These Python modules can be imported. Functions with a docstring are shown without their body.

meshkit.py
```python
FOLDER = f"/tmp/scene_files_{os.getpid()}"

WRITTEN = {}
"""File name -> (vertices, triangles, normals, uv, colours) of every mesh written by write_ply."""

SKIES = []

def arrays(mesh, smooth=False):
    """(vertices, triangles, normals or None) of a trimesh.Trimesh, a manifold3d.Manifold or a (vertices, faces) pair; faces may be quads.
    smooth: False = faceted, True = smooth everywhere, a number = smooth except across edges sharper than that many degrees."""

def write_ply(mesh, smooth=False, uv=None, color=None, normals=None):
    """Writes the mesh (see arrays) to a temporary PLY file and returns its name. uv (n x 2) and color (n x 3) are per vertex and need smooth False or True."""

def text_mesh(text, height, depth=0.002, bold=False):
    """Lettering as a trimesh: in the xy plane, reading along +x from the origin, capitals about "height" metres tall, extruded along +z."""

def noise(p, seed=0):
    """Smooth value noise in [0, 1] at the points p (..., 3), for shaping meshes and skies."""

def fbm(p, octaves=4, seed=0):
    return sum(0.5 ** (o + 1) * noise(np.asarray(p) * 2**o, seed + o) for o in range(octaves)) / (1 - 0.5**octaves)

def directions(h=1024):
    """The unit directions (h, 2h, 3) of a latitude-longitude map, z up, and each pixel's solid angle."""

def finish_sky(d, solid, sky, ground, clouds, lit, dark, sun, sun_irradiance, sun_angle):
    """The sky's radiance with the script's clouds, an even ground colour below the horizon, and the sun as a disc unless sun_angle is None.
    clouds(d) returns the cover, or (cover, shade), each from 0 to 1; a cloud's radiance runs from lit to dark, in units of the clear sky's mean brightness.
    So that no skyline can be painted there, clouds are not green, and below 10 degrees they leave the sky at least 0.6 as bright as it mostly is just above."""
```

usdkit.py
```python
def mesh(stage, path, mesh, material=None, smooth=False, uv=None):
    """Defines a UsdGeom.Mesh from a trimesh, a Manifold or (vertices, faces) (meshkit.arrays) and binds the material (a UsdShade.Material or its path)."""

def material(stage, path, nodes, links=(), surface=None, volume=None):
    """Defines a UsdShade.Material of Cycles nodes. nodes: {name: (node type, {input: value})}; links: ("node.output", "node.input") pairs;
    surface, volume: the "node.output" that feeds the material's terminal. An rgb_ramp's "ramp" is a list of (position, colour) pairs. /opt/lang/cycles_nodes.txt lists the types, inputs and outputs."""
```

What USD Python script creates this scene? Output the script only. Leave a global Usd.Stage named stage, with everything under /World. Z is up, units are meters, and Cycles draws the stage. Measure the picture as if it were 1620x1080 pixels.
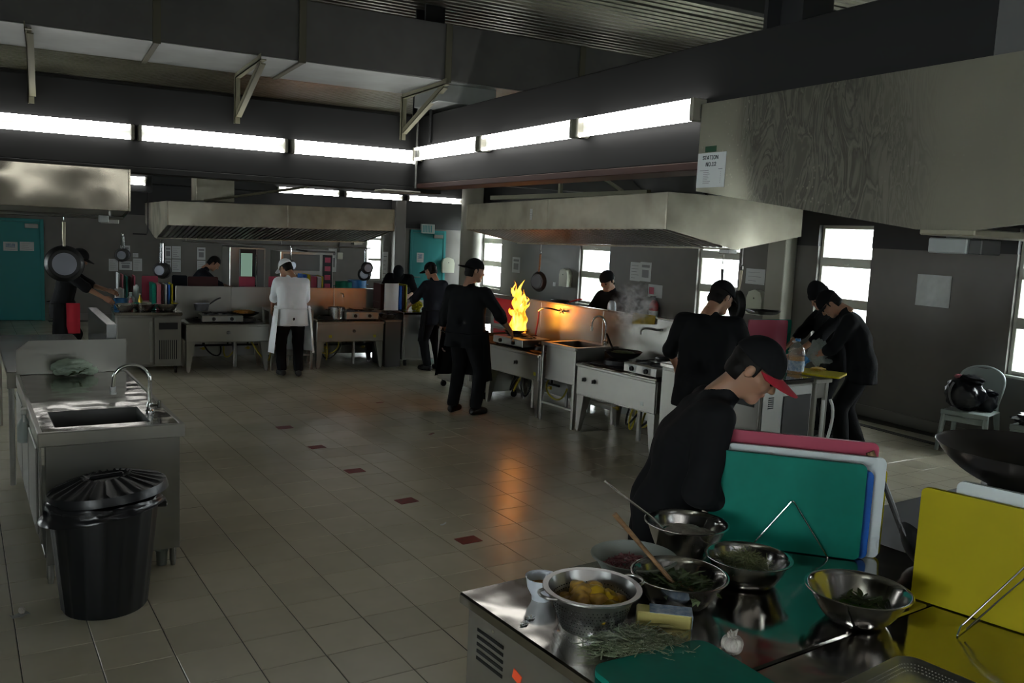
import math, random
import numpy as np, trimesh, manifold3d, usdkit, meshkit
from pxr import Usd, UsdGeom, UsdLux, UsdShade, Gf, Sdf, Vt
from shapely.geometry import Polygon, box as sbox

stage = Usd.Stage.CreateInMemory()
UsdGeom.SetStageUpAxis(stage, UsdGeom.Tokens.z)
UsdGeom.SetStageMetersPerUnit(stage, 1.0)
UsdGeom.Xform.Define(stage, '/World')
UsdGeom.Scope.Define(stage, '/World/Looks')

# ---------------------------------------------------------------- camera, sky, exposure
cam = UsdGeom.Camera.Define(stage, '/World/camera')
RIGHT, DOWN, FWD = (0.88390, -0.46530, 0.04690), (-0.01510, -0.12850, -0.99160), (0.46742, 0.87580, -0.12065)
cam.AddTransformOp().Set(Gf.Matrix4d(*RIGHT, 0, *[-v for v in DOWN], 0, *[-v for v in FWD], 0, 0, 0, 2.0827, 1))
cam.CreateHorizontalApertureAttr(36.0)
cam.CreateVerticalApertureAttr(24.0)
cam.CreateFocalLengthAttr(30.741)
cam.CreateClippingRangeAttr(Gf.Vec2f(0.05, 500.0))
cam.CreateExposureAttr(1.0)
SKY, TUBE, FLAME = 3.3, 3.5, 1.7
sky = UsdLux.DomeLight.Define(stage, '/World/sky')
sky.CreateColorAttr(Gf.Vec3f(0.93, 0.98, 1.0))
sky.CreateIntensityAttr(SKY)

# ---------------------------------------------------------------- materials
def M(name, nodes, links=(), surface='p.BSDF', volume=None):
    return usdkit.material(stage, '/World/Looks/' + name, nodes, links, surface=surface, volume=volume)

def pm(name, c, rough=0.5, metal=0.0, c2=None, ns=4.0, bump=0.0, bs=30.0, bd=0.004, rr=None, rs=6.0, stretch=None, bdet=3.0, **extra):
    """principled material; c2: second colour by noise of scale ns; bump by noise of scale bs; rr: roughness range by noise."""
    n = {'p': ('principled_bsdf', dict(base_color=c, roughness=rough, metallic=metal, **extra)), 't': ('texture_coordinate', {})}
    l, src = [], 't.object'
    if stretch:
        n['m'] = ('mapping', dict(mapping_type='point', scale=stretch)); l.append(('t.object', 'm.vector')); src = 'm.vector'
    if c2 is not None:
        n['n'] = ('noise_texture', dict(scale=ns, detail=5.0, roughness=0.6)); n['r'] = ('rgb_ramp', dict(ramp=[(0.35, c), (0.65, c2)]))
        l += [(src, 'n.vector'), ('n.fac', 'r.fac'), ('r.color', 'p.base_color')]
    if bump:
        n['bn'] = ('noise_texture', dict(scale=bs, detail=bdet)); n['b'] = ('bump', dict(strength=bump, distance=bd))
        l += [(src, 'bn.vector'), ('bn.fac', 'b.height'), ('b.normal', 'p.normal')]
    if rr:
        n['rn'] = ('noise_texture', dict(scale=rs, detail=4.0)); n['mr'] = ('map_range', dict(from_min=0.35, from_max=0.65, to_min=rr[0], to_max=rr[1], clamp=True))
        l += [(src, 'rn.vector'), ('rn.fac', 'mr.value'), ('mr.result', 'p.roughness')]
    return M(name, n, l)

MT = {}
MT['steel'] = pm('steel', (0.47, 0.46, 0.42), 0.30, 0.90, c2=(0.43, 0.42, 0.385), ns=1.5, bump=0.25, bs=1.8, bd=0.02)
MT['steel_top'] = pm('steel_top', (0.42, 0.40, 0.37), 0.12, 1.0, bump=0.45, bs=6.0, bd=0.015, bdet=0.6)
MT['steel_dull'] = pm('steel_dull', (0.34, 0.34, 0.32), 0.42, 1.0)
MT['steel_mirror'] = pm('steel_mirror', (0.36, 0.37, 0.36), 0.18, 1.0)
MT['steel_dark'] = pm('steel_dark', (0.16, 0.16, 0.155), 0.5, 1.0)
MT['hood_steel'] = pm('hood_steel', (0.44, 0.41, 0.315), 0.3, 0.62, c2=(0.40, 0.375, 0.29), ns=1.2, bump=0.3, bs=1.5, bd=0.02, rr=(0.26, 0.38), rs=2.5)
MT['hood_mirror'] = pm('hood_mirror', (0.50, 0.475, 0.39), 0.10, 0.9, bump=0.5, bs=2.6, bd=0.02, bdet=0.5)
MT['steel_cabinet'] = pm('steel_cabinet', (0.27, 0.265, 0.24), 0.34, 0.8)
MT['bowl_steel'] = pm('bowl_steel', (0.62, 0.61, 0.60), 0.14, 1.0, rr=(0.1, 0.2), rs=9.0)
MT['brushed'] = pm('brushed', (0.55, 0.55, 0.54), 0.3, 1.0, bump=0.15, bs=90, bd=0.001)
MT['chrome'] = pm('chrome', (0.72, 0.75, 0.75), 0.08, 1.0)
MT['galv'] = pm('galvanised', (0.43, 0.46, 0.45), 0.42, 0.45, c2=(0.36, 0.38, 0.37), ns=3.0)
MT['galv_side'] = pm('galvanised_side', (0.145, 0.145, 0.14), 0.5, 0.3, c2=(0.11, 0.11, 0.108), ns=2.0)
MT['bracket'] = pm('bracket_paint', (0.26, 0.25, 0.17), 0.6)
MT['flange'] = pm('duct_flange_paint', (0.11, 0.105, 0.07), 0.6)
MT['roof'] = pm('roof_sheet', (0.42, 0.41, 0.34), 0.32, 0.8, c2=(0.26, 0.25, 0.21), ns=0.8)
MT['black_paint'] = pm('black_paint', (0.030, 0.031, 0.032), 0.55, c2=(0.022, 0.023, 0.024), ns=1.2)
MT['beam'] = pm('beam_paint', (0.0135, 0.014, 0.014), 0.6, c2=(0.011, 0.0115, 0.0115), ns=1.0)
MT['rust'] = pm('beam_flange', (0.075, 0.034, 0.028), 0.6)
MT['wall'] = pm('wall_tile', (0.150, 0.142, 0.128), 0.4, c2=(0.125, 0.120, 0.108), ns=1.3)
MT['column'] = pm('column_plaster', (0.34, 0.33, 0.28), 0.55)
MT['skirting'] = pm('skirting_tile', (0.17, 0.165, 0.145), 0.35)
MT['grout'] = pm('grout', (0.055, 0.052, 0.042), 0.8)
TILE_TONES = [(0.450, 0.412, 0.305), (0.432, 0.396, 0.294), (0.468, 0.430, 0.320), (0.420, 0.385, 0.285)]
for k, c in enumerate(TILE_TONES):
    MT['tile%d' % k] = pm('floor_tile_%d' % k, c, 0.28, c2=tuple(v * 0.95 for v in c), ns=7.0, rr=(0.24, 0.31), rs=1.2, specular_ior_level=0.6)
MT['drain'] = pm('drain', (0.012, 0.012, 0.012), 0.7)
MT['alu'] = pm('aluminium_frame', (0.52, 0.53, 0.47), 0.5)
MT['teal'] = pm('teal_door', (0.022, 0.235, 0.240), 0.45)
MT['paper'] = pm('paper', (0.50, 0.52, 0.52), 0.8)
MT['paper_grey'] = pm('paper_grey', (0.30, 0.31, 0.30), 0.8)
MT['ink'] = pm('ink', (0.03, 0.03, 0.035), 0.7)
MT['ink_soft'] = pm('ink_soft', (0.2, 0.2, 0.21), 0.7)
MT['tape_green'] = pm('tape_green', (0.008, 0.055, 0.022), 0.35)
MT['fixture'] = pm('fixture_enamel', (0.58, 0.61, 0.57), 0.4)
MT['lampholder'] = pm('lampholder', (0.35, 0.34, 0.28), 0.5)
MT['sticker_red'] = pm('sticker_red', (0.20, 0.012, 0.014), 0.5, c2=(0.10, 0.02, 0.018), ns=25.0)
MT['plastic_black'] = pm('plastic_black', (0.010, 0.011, 0.013), 0.33, bump=0.08, bs=60)
MT['bag_black'] = pm('bag_black', (0.012, 0.012, 0.014), 0.25)
MT['iron'] = pm('iron', (0.018, 0.018, 0.018), 0.42, 0.3)
MT['pan_dark'] = pm('pan_dark', (0.20, 0.18, 0.17), 0.22, 0.9)
MT['pan_base'] = pm('pan_base', (0.20, 0.21, 0.24), 0.35, 0.9)
MT['handle_tan'] = pm('handle_tan', (0.42, 0.38, 0.27), 0.4, 0.6)
MT['wood'] = pm('wood', (0.23, 0.13, 0.055), 0.6, c2=(0.16, 0.085, 0.035), ns=14, stretch=(1, 1, 6))
MT['cut_green'] = pm('board_green', (0.003, 0.185, 0.135), 0.5, c2=(0.003, 0.168, 0.122), ns=20, bump=0.1, bs=150, bd=0.001, specular_ior_level=0.2)
MT['cut_blue'] = pm('board_blue', (0.005, 0.10, 0.42), 0.45)
MT['cut_white'] = pm('board_white', (0.55, 0.60, 0.60), 0.5)
MT['cut_yellow'] = pm('board_yellow', (0.375, 0.312, 0.002), 0.6, c2=(0.35, 0.29, 0.002), ns=6, specular_ior_level=0.2)
MT['cut_red'] = pm('board_red', (0.37, 0.042, 0.085), 0.45)
MT['cut_pink'] = pm('board_pink', (0.42, 0.12, 0.15), 0.5)
MT['cut_brown'] = pm('board_brown', (0.055, 0.020, 0.020), 0.6, specular_ior_level=0.2)
MT['red_plastic'] = pm('red_plastic', (0.45, 0.012, 0.015), 0.4)
MT['blue_plastic'] = pm('blue_plastic', (0.01, 0.14, 0.36), 0.35)
MT['white_plastic'] = pm('white_plastic', (0.60, 0.62, 0.60), 0.35)
MT['cream_plastic'] = pm('cream_plastic', (0.50, 0.52, 0.42), 0.4)
MT['chair_plastic'] = pm('chair_plastic', (0.36, 0.42, 0.40), 0.35)
MT['ceramic'] = pm('ceramic', (0.62, 0.66, 0.72), 0.2)
MT['orange'] = pm('orange_label', (0.9, 0.10, 0.03), 0.6)
MT['yellow_label'] = pm('yellow_label', (0.55, 0.50, 0.03), 0.5)
MT['brass'] = pm('brass', (0.55, 0.40, 0.06), 0.35, 0.8)
MT['hose_yellow'] = pm('hose_yellow', (0.40, 0.32, 0.02), 0.5)
MT['rubber'] = pm('rubber', (0.015, 0.015, 0.015), 0.7)
MT['cloth_black'] = pm('cloth_black', (0.0105, 0.0110, 0.0120), 0.9, bump=0.3, bs=14, bd=0.02, specular_ior_level=0.12)
MT['cloth_navy'] = pm('cloth_navy', (0.011, 0.013, 0.018), 0.9, bump=0.3, bs=12, bd=0.02, specular_ior_level=0.12)
MT['cloth_white'] = pm('cloth_white', (0.78, 0.81, 0.83), 0.8, bump=0.35, bs=9, bd=0.03)
MT['cloth_red'] = pm('cloth_red', (0.42, 0.010, 0.028), 0.8)
MT['cloth_grey'] = pm('cloth_grey', (0.16, 0.16, 0.165), 0.85)
MT['cloth_yellow'] = pm('cloth_yellow', (0.33, 0.24, 0.02), 0.85)
MT['skin'] = pm('skin', (0.36, 0.19, 0.115), 0.5, subsurface_weight=0.1)
MT['hair'] = pm('hair', (0.008, 0.007, 0.006), 0.6, specular_ior_level=0.15)
MT['eye'] = pm('eye', (0.02, 0.015, 0.012), 0.15)
MT['lip'] = pm('lip', (0.30, 0.10, 0.08), 0.5)
MT['glove_blue'] = pm('glove_blue', (0.012, 0.17, 0.42), 0.4)
MT['wax'] = pm('butter', (0.50, 0.44, 0.15), 0.4)
MT['label_blue'] = pm('label_blue', (0.12, 0.20, 0.32), 0.4, c2=(0.4, 0.45, 0.5), ns=40)
MT['potato'] = pm('potato', (0.50, 0.30, 0.05), 0.5, c2=(0.38, 0.20, 0.035), ns=30)
MT['onion'] = pm('red_onion', (0.22, 0.05, 0.065), 0.35, c2=(0.38, 0.20, 0.21), ns=60)
MT['garlic'] = pm('garlic', (0.48, 0.46, 0.40), 0.55, c2=(0.36, 0.31, 0.28), ns=60)
MT['lime'] = pm('lime', (0.06, 0.17, 0.012), 0.4)
MT['lemon'] = pm('lemon', (0.45, 0.28, 0.01), 0.4)
MT['herb'] = pm('herb', (0.045, 0.085, 0.022), 0.6, c2=(0.09, 0.12, 0.045), ns=50)
MT['herb_dry'] = pm('herb_dry', (0.16, 0.17, 0.07), 0.7, c2=(0.09, 0.11, 0.04), ns=60)
MT['rosemary'] = pm('rosemary', (0.25, 0.29, 0.18), 0.6, c2=(0.12, 0.16, 0.08), ns=60)
MT['food_orange'] = pm('food_orange', (0.40, 0.17, 0.02), 0.5)
MT['water_oil'] = pm('oil', (0.55, 0.38, 0.02), 0.08, transmission_weight=0.7)
MT['bottle_plastic'] = M('bottle_plastic', {'tr': ('transparent_bsdf', dict(color=(0.9, 0.93, 0.9))), 'g': ('glossy_bsdf', dict(roughness=0.06, color=(0.9, 0.9, 0.9))), 'd': ('diffuse_bsdf', dict(color=(0.6, 0.62, 0.6))), 'lw': ('layer_weight', dict(blend=0.25)), 'f': ('math', dict(math_type='multiply', value2=0.55)), 'a': ('mix_closure', {}), 'b': ('mix_closure', dict(fac=0.12))},
    [('lw.facing', 'f.value1'), ('f.value', 'a.fac'), ('tr.BSDF', 'a.closure1'), ('g.BSDF', 'a.closure2'), ('a.closure', 'b.closure1'), ('d.BSDF', 'b.closure2')], surface='b.closure')
def film(name, tint, dull, fac):
    return M(name, {'tr': ('transparent_bsdf', dict(color=tint)), 'g': ('glossy_bsdf', dict(roughness=0.12, color=(0.9, 0.9, 0.9))), 'd': ('diffuse_bsdf', dict(color=dull)), 'lw': ('layer_weight', dict(blend=0.2)), 'f': ('math', dict(math_type='multiply', value2=0.22)), 'a': ('mix_closure', {}), 'b': ('mix_closure', dict(fac=fac))},
        [('lw.facing', 'f.value1'), ('f.value', 'a.fac'), ('tr.BSDF', 'a.closure1'), ('g.BSDF', 'a.closure2'), ('a.closure', 'b.closure1'), ('d.BSDF', 'b.closure2')], surface='b.closure')
MT['film'] = film('plastic_film', (0.97, 0.97, 0.96), (0.5, 0.5, 0.46), 0.02)
MT['film_green'] = film('plastic_film_green', (0.75, 0.85, 0.75), (0.55, 0.66, 0.55), 0.55)
MT['film_white'] = film('plastic_film_white', (0.8, 0.82, 0.8), (0.42, 0.46, 0.43), 0.6)
MT['glass'] = M('window_glass', {'tr': ('transparent_bsdf', dict(color=(0.93, 0.95, 0.95))), 'g': ('glossy_bsdf', dict(roughness=0.02, color=(0.9, 0.9, 0.9))), 'lw': ('layer_weight', dict(blend=0.2)), 'f': ('math', dict(math_type='multiply', value2=0.5)), 'a': ('mix_closure', {})},
    [('lw.facing', 'f.value1'), ('f.value', 'a.fac'), ('tr.BSDF', 'a.closure1'), ('g.BSDF', 'a.closure2')], surface='a.closure')
MT['tube'] = M('fluorescent', {'e': ('emission', dict(color=(1.0, 0.985, 0.95), strength=TUBE))}, surface='e.emission')
MT['oven_lit'] = M('oven_lit', {'e': ('emission', dict(color=(0.35, 0.55, 0.42), strength=0.22))}, surface='e.emission')

# hood end panel with dried water marks: swirls in roughness and tone that belong to the sheet
MT['hood_stained'] = M('hood_stained', {
    't': ('texture_coordinate', {}), 'xyz': ('separate_xyz', {}), 'wob': ('noise_texture', dict(scale=2.5, detail=2.0)), 'yw': ('math', dict(math_type='multiply_add', value2=0.35)),
    'm1': ('map_range', dict(range_type='smoothstep', from_min=0.98, from_max=1.30, to_min=0.0, to_max=1.0, clamp=True)), 'm2': ('map_range', dict(range_type='smoothstep', from_min=1.66, from_max=1.76, to_min=1.0, to_max=0.0, clamp=True)), 'mask': ('math', dict(math_type='multiply')),
    'mp': ('mapping', dict(mapping_type='point', scale=(1, 3.2, 1.1))), 'w': ('noise_texture', dict(scale=3.0, detail=4.0, distortion=2.4, roughness=0.5)),
    'wr': ('rgb_ramp', dict(ramp=[(0.36, (0.50, 0.48, 0.39)), (0.44, (0.28, 0.27, 0.22)), (0.48, (0.54, 0.52, 0.42)), (0.52, (0.30, 0.29, 0.24)), (0.57, (0.50, 0.48, 0.39)), (0.63, (0.36, 0.35, 0.28))])),
    'n1': ('noise_texture', dict(scale=1.6, detail=3.0)), 'c0': ('rgb_ramp', dict(ramp=[(0.35, (0.85, 0.81, 0.63)), (0.65, (0.66, 0.635, 0.50))])),
    'v': ('voronoi_texture', dict(scale=60.0)), 'vr': ('rgb_ramp', dict(ramp=[(0.0, (1, 1, 1)), (0.14, (1, 1, 1)), (0.22, (0, 0, 0))])), 'nm': ('noise_texture', dict(scale=3.0, detail=3.0)), 'nr': ('rgb_ramp', dict(ramp=[(0.5, (0, 0, 0)), (0.62, (1, 1, 1))])), 'spots': ('mix', dict(mix_type='multiply', fac=1.0)), 'sf': ('math', dict(math_type='multiply', value2=0.7)),
    'c1': ('mix', dict(mix_type='mix')), 'c2': ('mix', dict(mix_type='mix', color2=(0.95, 0.90, 0.70))),
    'b': ('bump', dict(strength=0.7, distance=0.03)), 'bn': ('noise_texture', dict(scale=2.6, detail=1.0)),
    'p': ('principled_bsdf', dict(metallic=0.85, roughness=0.24))},
    [('t.object', 'wob.vector'), ('t.object', 'xyz.vector'), ('wob.fac', 'yw.value1'), ('xyz.y', 'yw.value3'), ('yw.value', 'm1.value'), ('yw.value', 'm2.value'), ('m1.result', 'mask.value1'), ('m2.result', 'mask.value2'),
     ('t.object', 'mp.vector'), ('mp.vector', 'w.vector'), ('w.fac', 'wr.fac'), ('t.object', 'n1.vector'), ('n1.fac', 'c0.fac'), ('t.object', 'v.vector'), ('v.distance', 'vr.fac'), ('t.object', 'nm.vector'), ('nm.fac', 'nr.fac'), ('vr.color', 'spots.color1'), ('nr.color', 'spots.color2'), ('spots.color', 'sf.value1'),
     ('mask.value', 'c1.fac'), ('c0.color', 'c1.color1'), ('wr.color', 'c1.color2'), ('sf.value', 'c2.fac'), ('c1.color', 'c2.color1'), ('c2.color', 'p.base_color'), ('t.object', 'bn.vector'), ('bn.fac', 'b.height'), ('b.normal', 'p.normal')])

# ---------------------------------------------------------------- helpers
_used = {}
def numbered(parent, name):
    k = (parent, name); n = _used.get(k, 0); _used[k] = n + 1
    return '%s/%s' % (parent, name if n == 0 else '%s_%03d' % (name, n))

def tag(prim, label=None, cat=None, group=None, kind=None):
    for k, v in (('label', label), ('category', cat), ('group', group), ('kind', kind)):
        if v: prim.SetCustomDataByKey(k, v)
    return prim

def rotm(rz=0, rx=0, ry=0):
    return Gf.Rotation(Gf.Vec3d(1, 0, 0), rx) * Gf.Rotation(Gf.Vec3d(0, 1, 0), ry) * Gf.Rotation(Gf.Vec3d(0, 0, 1), rz)

def place(x, loc, rz=0, rx=0, ry=0, scale=None):
    x.ClearXformOpOrder()
    m = Gf.Matrix4d(1.0)
    if scale: m = Gf.Matrix4d().SetScale(Gf.Vec3d(*scale))
    m = m * Gf.Matrix4d().SetRotate(rotm(rz, rx, ry)) * Gf.Matrix4d().SetTranslate(Gf.Vec3d(*map(float, loc)))
    op = x.GetPrim().GetAttribute('xformOp:transform')
    if op: x.GetPrim().RemoveProperty('xformOp:transform')
    x.AddTransformOp().Set(m)

class Thing:
    def __init__(self, prim): self.prim = prim; self.path = str(prim.GetPath())

def thing(name, label, cat, loc=(0, 0, 0), rz=0, group=None, kind=None, rx=0, ry=0, scale=None):
    x = UsdGeom.Xform.Define(stage, numbered('/World', name)); place(x, loc, rz, rx, ry, scale)
    tag(x.GetPrim(), label, cat, group, kind)
    return Thing(x.GetPrim())

def obj(name, mesh, mat, parent=None, smooth=35, label=None, cat=None, group=None, kind=None, loc=None, rz=0, rx=0, ry=0):
    p = parent.path if parent else '/World'
    m = usdkit.mesh(stage, numbered(p, name), mesh, MT[mat] if isinstance(mat, str) else mat, smooth=smooth)
    if loc is not None: place(m, loc, rz, rx, ry)
    tag(m.GetPrim(), label, cat, group, kind)
    return Thing(m.GetPrim())

def dup(src, loc, rz=0, label=None, group=None, rx=0, ry=0, scale=None, cat=None):
    base = src.prim.GetName()
    while base[-4:-3] == '_' and base[-3:].isdigit(): base = base[:-4]
    was = src.prim.GetCustomData()
    x = UsdGeom.Xform.Define(stage, numbered('/World', base))
    x.GetPrim().GetReferences().AddInternalReference(src.prim.GetPath())
    place(x, loc, rz, rx, ry, scale)
    x.GetPrim().SetInstanceable(True)
    tag(x.GetPrim(), label or was.get('label'), cat or was.get('category'), group or was.get('group'))
    return Thing(x.GetPrim())

_t = []
for sx in (-1, 1):
    for sy in (-1, 1):
        for sz in (-1, 1):
            for k in range(3):
                _t.append([(sx, sy, sz), k])
_tp = np.array([np.array(s) * np.where(np.arange(3) == k, 1.0, 0.8) for s, k in _t])
_th = trimesh.convex.convex_hull(_tp)
_idx = [int(np.argmin(((_tp - v) ** 2).sum(1))) for v in _th.vertices]
_BF = np.array(_idx)[_th.faces]
_BS = np.array([s for s, k in _t], float); _BK = np.array([np.arange(3) != k for s, k in _t], float)
_CB = trimesh.creation.box((1, 1, 1))

def TM(v, f): return trimesh.Trimesh(np.asarray(v, float), np.asarray(f, int), process=False)

def box(x0, x1, y0, y1, z0, z1, b=0.0):
    c = np.array([(x0 + x1) / 2, (y0 + y1) / 2, (z0 + z1) / 2]); h = np.abs(np.array([x1 - x0, y1 - y0, z1 - z0])) / 2
    if b <= 0: return TM(_CB.vertices * h * 2 + c, _CB.faces)
    b = min(b, h.min() * 0.9)
    return TM(_BS * (h - b * _BK) + c, _BF)

def join(*ms):
    ms = [m for m in ms if m is not None]
    vs, fs, n = [], [], 0
    for m in ms:
        vs.append(np.asarray(m.vertices)); fs.append(np.asarray(m.faces) + n); n += len(m.vertices)
    return TM(np.vstack(vs), np.vstack(fs))

def xf(m, loc=(0, 0, 0), rz=0, rx=0, ry=0, s=1.0):
    R = trimesh.transformations.euler_matrix(math.radians(rx), math.radians(ry), math.radians(rz), 'sxyz')[:3, :3]
    return TM((np.asarray(m.vertices) * s) @ R.T + np.asarray(loc), m.faces)

def frame_of(d):
    d = np.asarray(d, float); d = d / (np.linalg.norm(d) + 1e-12)
    a = np.cross(d, [0, 0, 1.0] if abs(d[2]) < 0.9 else [1.0, 0, 0]); a /= np.linalg.norm(a)
    return a, np.cross(d, a), d

def cyl(p0, p1, r0, r1=None, n=16):
    r1 = r0 if r1 is None else r1
    p0, p1 = np.asarray(p0, float), np.asarray(p1, float); a, b, d = frame_of(p1 - p0)
    t = np.arange(n) * 2 * np.pi / n; ring = np.cos(t)[:, None] * a + np.sin(t)[:, None] * b
    v = np.vstack([p0 + ring * r0, p1 + ring * r1, [p0], [p1]]); i = np.arange(n); j = (i + 1) % n
    f = np.vstack([np.c_[i, j, j + n], np.c_[i, j + n, i + n], np.c_[j, i, np.full(n, 2 * n)], np.c_[i + n, j + n, np.full(n, 2 * n + 1)]])
    return TM(v, f)

def tube(pts, r, n=8, closed=False):
    p = np.asarray(pts, float); m = len(p); r = np.broadcast_to(r, (m,))
    if closed: t = np.roll(p, -1, 0) - np.roll(p, 1, 0)
    else: t = np.gradient(p, axis=0)
    t /= np.linalg.norm(t, axis=1, keepdims=True) + 1e-12
    a, b, _ = frame_of(t[0]); A = []
    for k in range(m):
        a = a - t[k] * (a @ t[k]); a /= np.linalg.norm(a); A.append(a)
    A = np.array(A); B = np.cross(t, A); g = np.arange(n) * 2 * np.pi / n
    v = (p[:, None] + r[:, None, None] * (np.cos(g)[None, :, None] * A[:, None] + np.sin(g)[None, :, None] * B[:, None])).reshape(-1, 3)
    f = []; K = m if closed else m - 1
    for k in range(K):
        k2 = (k + 1) % m
        for q in range(n):
            q2 = (q + 1) % n
            f += [[k * n + q, k * n + q2, k2 * n + q2], [k * n + q, k2 * n + q2, k2 * n + q]]
    if not closed:
        v = np.vstack([v, p[:1], p[-1:]])
        for q in range(n):
            q2 = (q + 1) % n
            f += [[q2, q, m * n], [(m - 1) * n + q, (m - 1) * n + q2, m * n + 1]]
    return TM(v, f)

def spline(pts, n=24):
    from scipy.interpolate import CubicSpline
    p = np.asarray(pts, float); d = np.r_[0, np.cumsum(np.linalg.norm(np.diff(p, axis=0), axis=1))]
    return CubicSpline(d, p)(np.linspace(0, d[-1], n))

def lathe(prof, n=32, scale=(1, 1)):
    """closed solid of revolution about z from an (r, z) polyline; open ends on the axis are pinched."""
    p = np.asarray(prof, float); m = len(p); t = np.arange(n) * 2 * np.pi / n
    v = np.stack([np.outer(p[:, 0], np.cos(t)) * scale[0], np.outer(p[:, 0], np.sin(t)) * scale[1], np.repeat(p[:, 1:2], n, 1)], -1).reshape(-1, 3)
    i, j = np.meshgrid(np.arange(m - 1), np.arange(n), indexing='ij'); j2 = (j + 1) % n
    q = np.stack([i * n + j, i * n + j2, (i + 1) * n + j2, (i + 1) * n + j], -1).reshape(-1, 4)
    return TM(v, np.vstack([q[:, [0, 1, 2]], q[:, [0, 2, 3]]]))

def ext(poly, h, z0=0.0):
    m = trimesh.creation.extrude_polygon(poly, h, engine='earcut'); m.apply_translation((0, 0, z0)); return TM(m.vertices, m.faces)

def rrect(w, d, r, n=6):
    return Polygon([(cx + r * math.cos(a), cy + r * math.sin(a)) for cx, cy, a0 in ((w / 2 - r, d / 2 - r, 0), (-w / 2 + r, d / 2 - r, 90), (-w / 2 + r, -d / 2 + r, 180), (w / 2 - r, -d / 2 + r, 270)) for a in np.radians(np.linspace(a0, a0 + 90, n))])

def slab_poly(poly, th):
    """polygon in x-z extruded along y by th, centred on y=0"""
    m = ext(poly, th, -th / 2); v = np.asarray(m.vertices)
    return TM(np.c_[v[:, 0], -v[:, 2], v[:, 1]], m.faces)

def ball(c, r, sub=2, s=(1, 1, 1)):
    m = trimesh.creation.icosphere(sub, 1.0)
    return TM(m.vertices * np.asarray(s) * r + np.asarray(c), m.faces)

def lump(c, r, seed, amp=0.25, sub=3, s=(1, 1, 1), fq=1.5):
    m = trimesh.creation.icosphere(sub, 1.0); v = np.asarray(m.vertices)
    k = 1 + amp * (meshkit.fbm(v * fq + seed * 7.3 + 20, 3, seed) * 2 - 1)
    return TM(v * k[:, None] * np.asarray(s) * r + np.asarray(c), m.faces)

def sheet(P, th):
    """a grid of points (a, b, 3) as a sheet of thickness th"""
    P = np.asarray(P, float); a, b = P.shape[:2]
    du, dv = np.gradient(P, axis=0), np.gradient(P, axis=1); n = np.cross(du, dv); n /= np.linalg.norm(n, axis=2, keepdims=True) + 1e-9
    v = np.vstack([(P + n * th / 2).reshape(-1, 3), (P - n * th / 2).reshape(-1, 3)]); N = a * b; f = []
    for i in range(a - 1):
        for j in range(b - 1):
            q = [i * b + j, (i + 1) * b + j, (i + 1) * b + j + 1, i * b + j + 1]
            f += [[q[0], q[1], q[2]], [q[0], q[2], q[3]], [q[2] + N, q[1] + N, q[0] + N], [q[3] + N, q[2] + N, q[0] + N]]
    edge = [i * b for i in range(a)] + [(a - 1) * b + j for j in range(1, b)] + [i * b + b - 1 for i in range(a - 2, -1, -1)] + [j for j in range(b - 2, 0, -1)]
    for k in range(len(edge)):
        p, q = edge[k], edge[(k + 1) % len(edge)]
        f += [[p, q + N, q], [p, p + N, q + N]]
    return TM(v, f)
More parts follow.
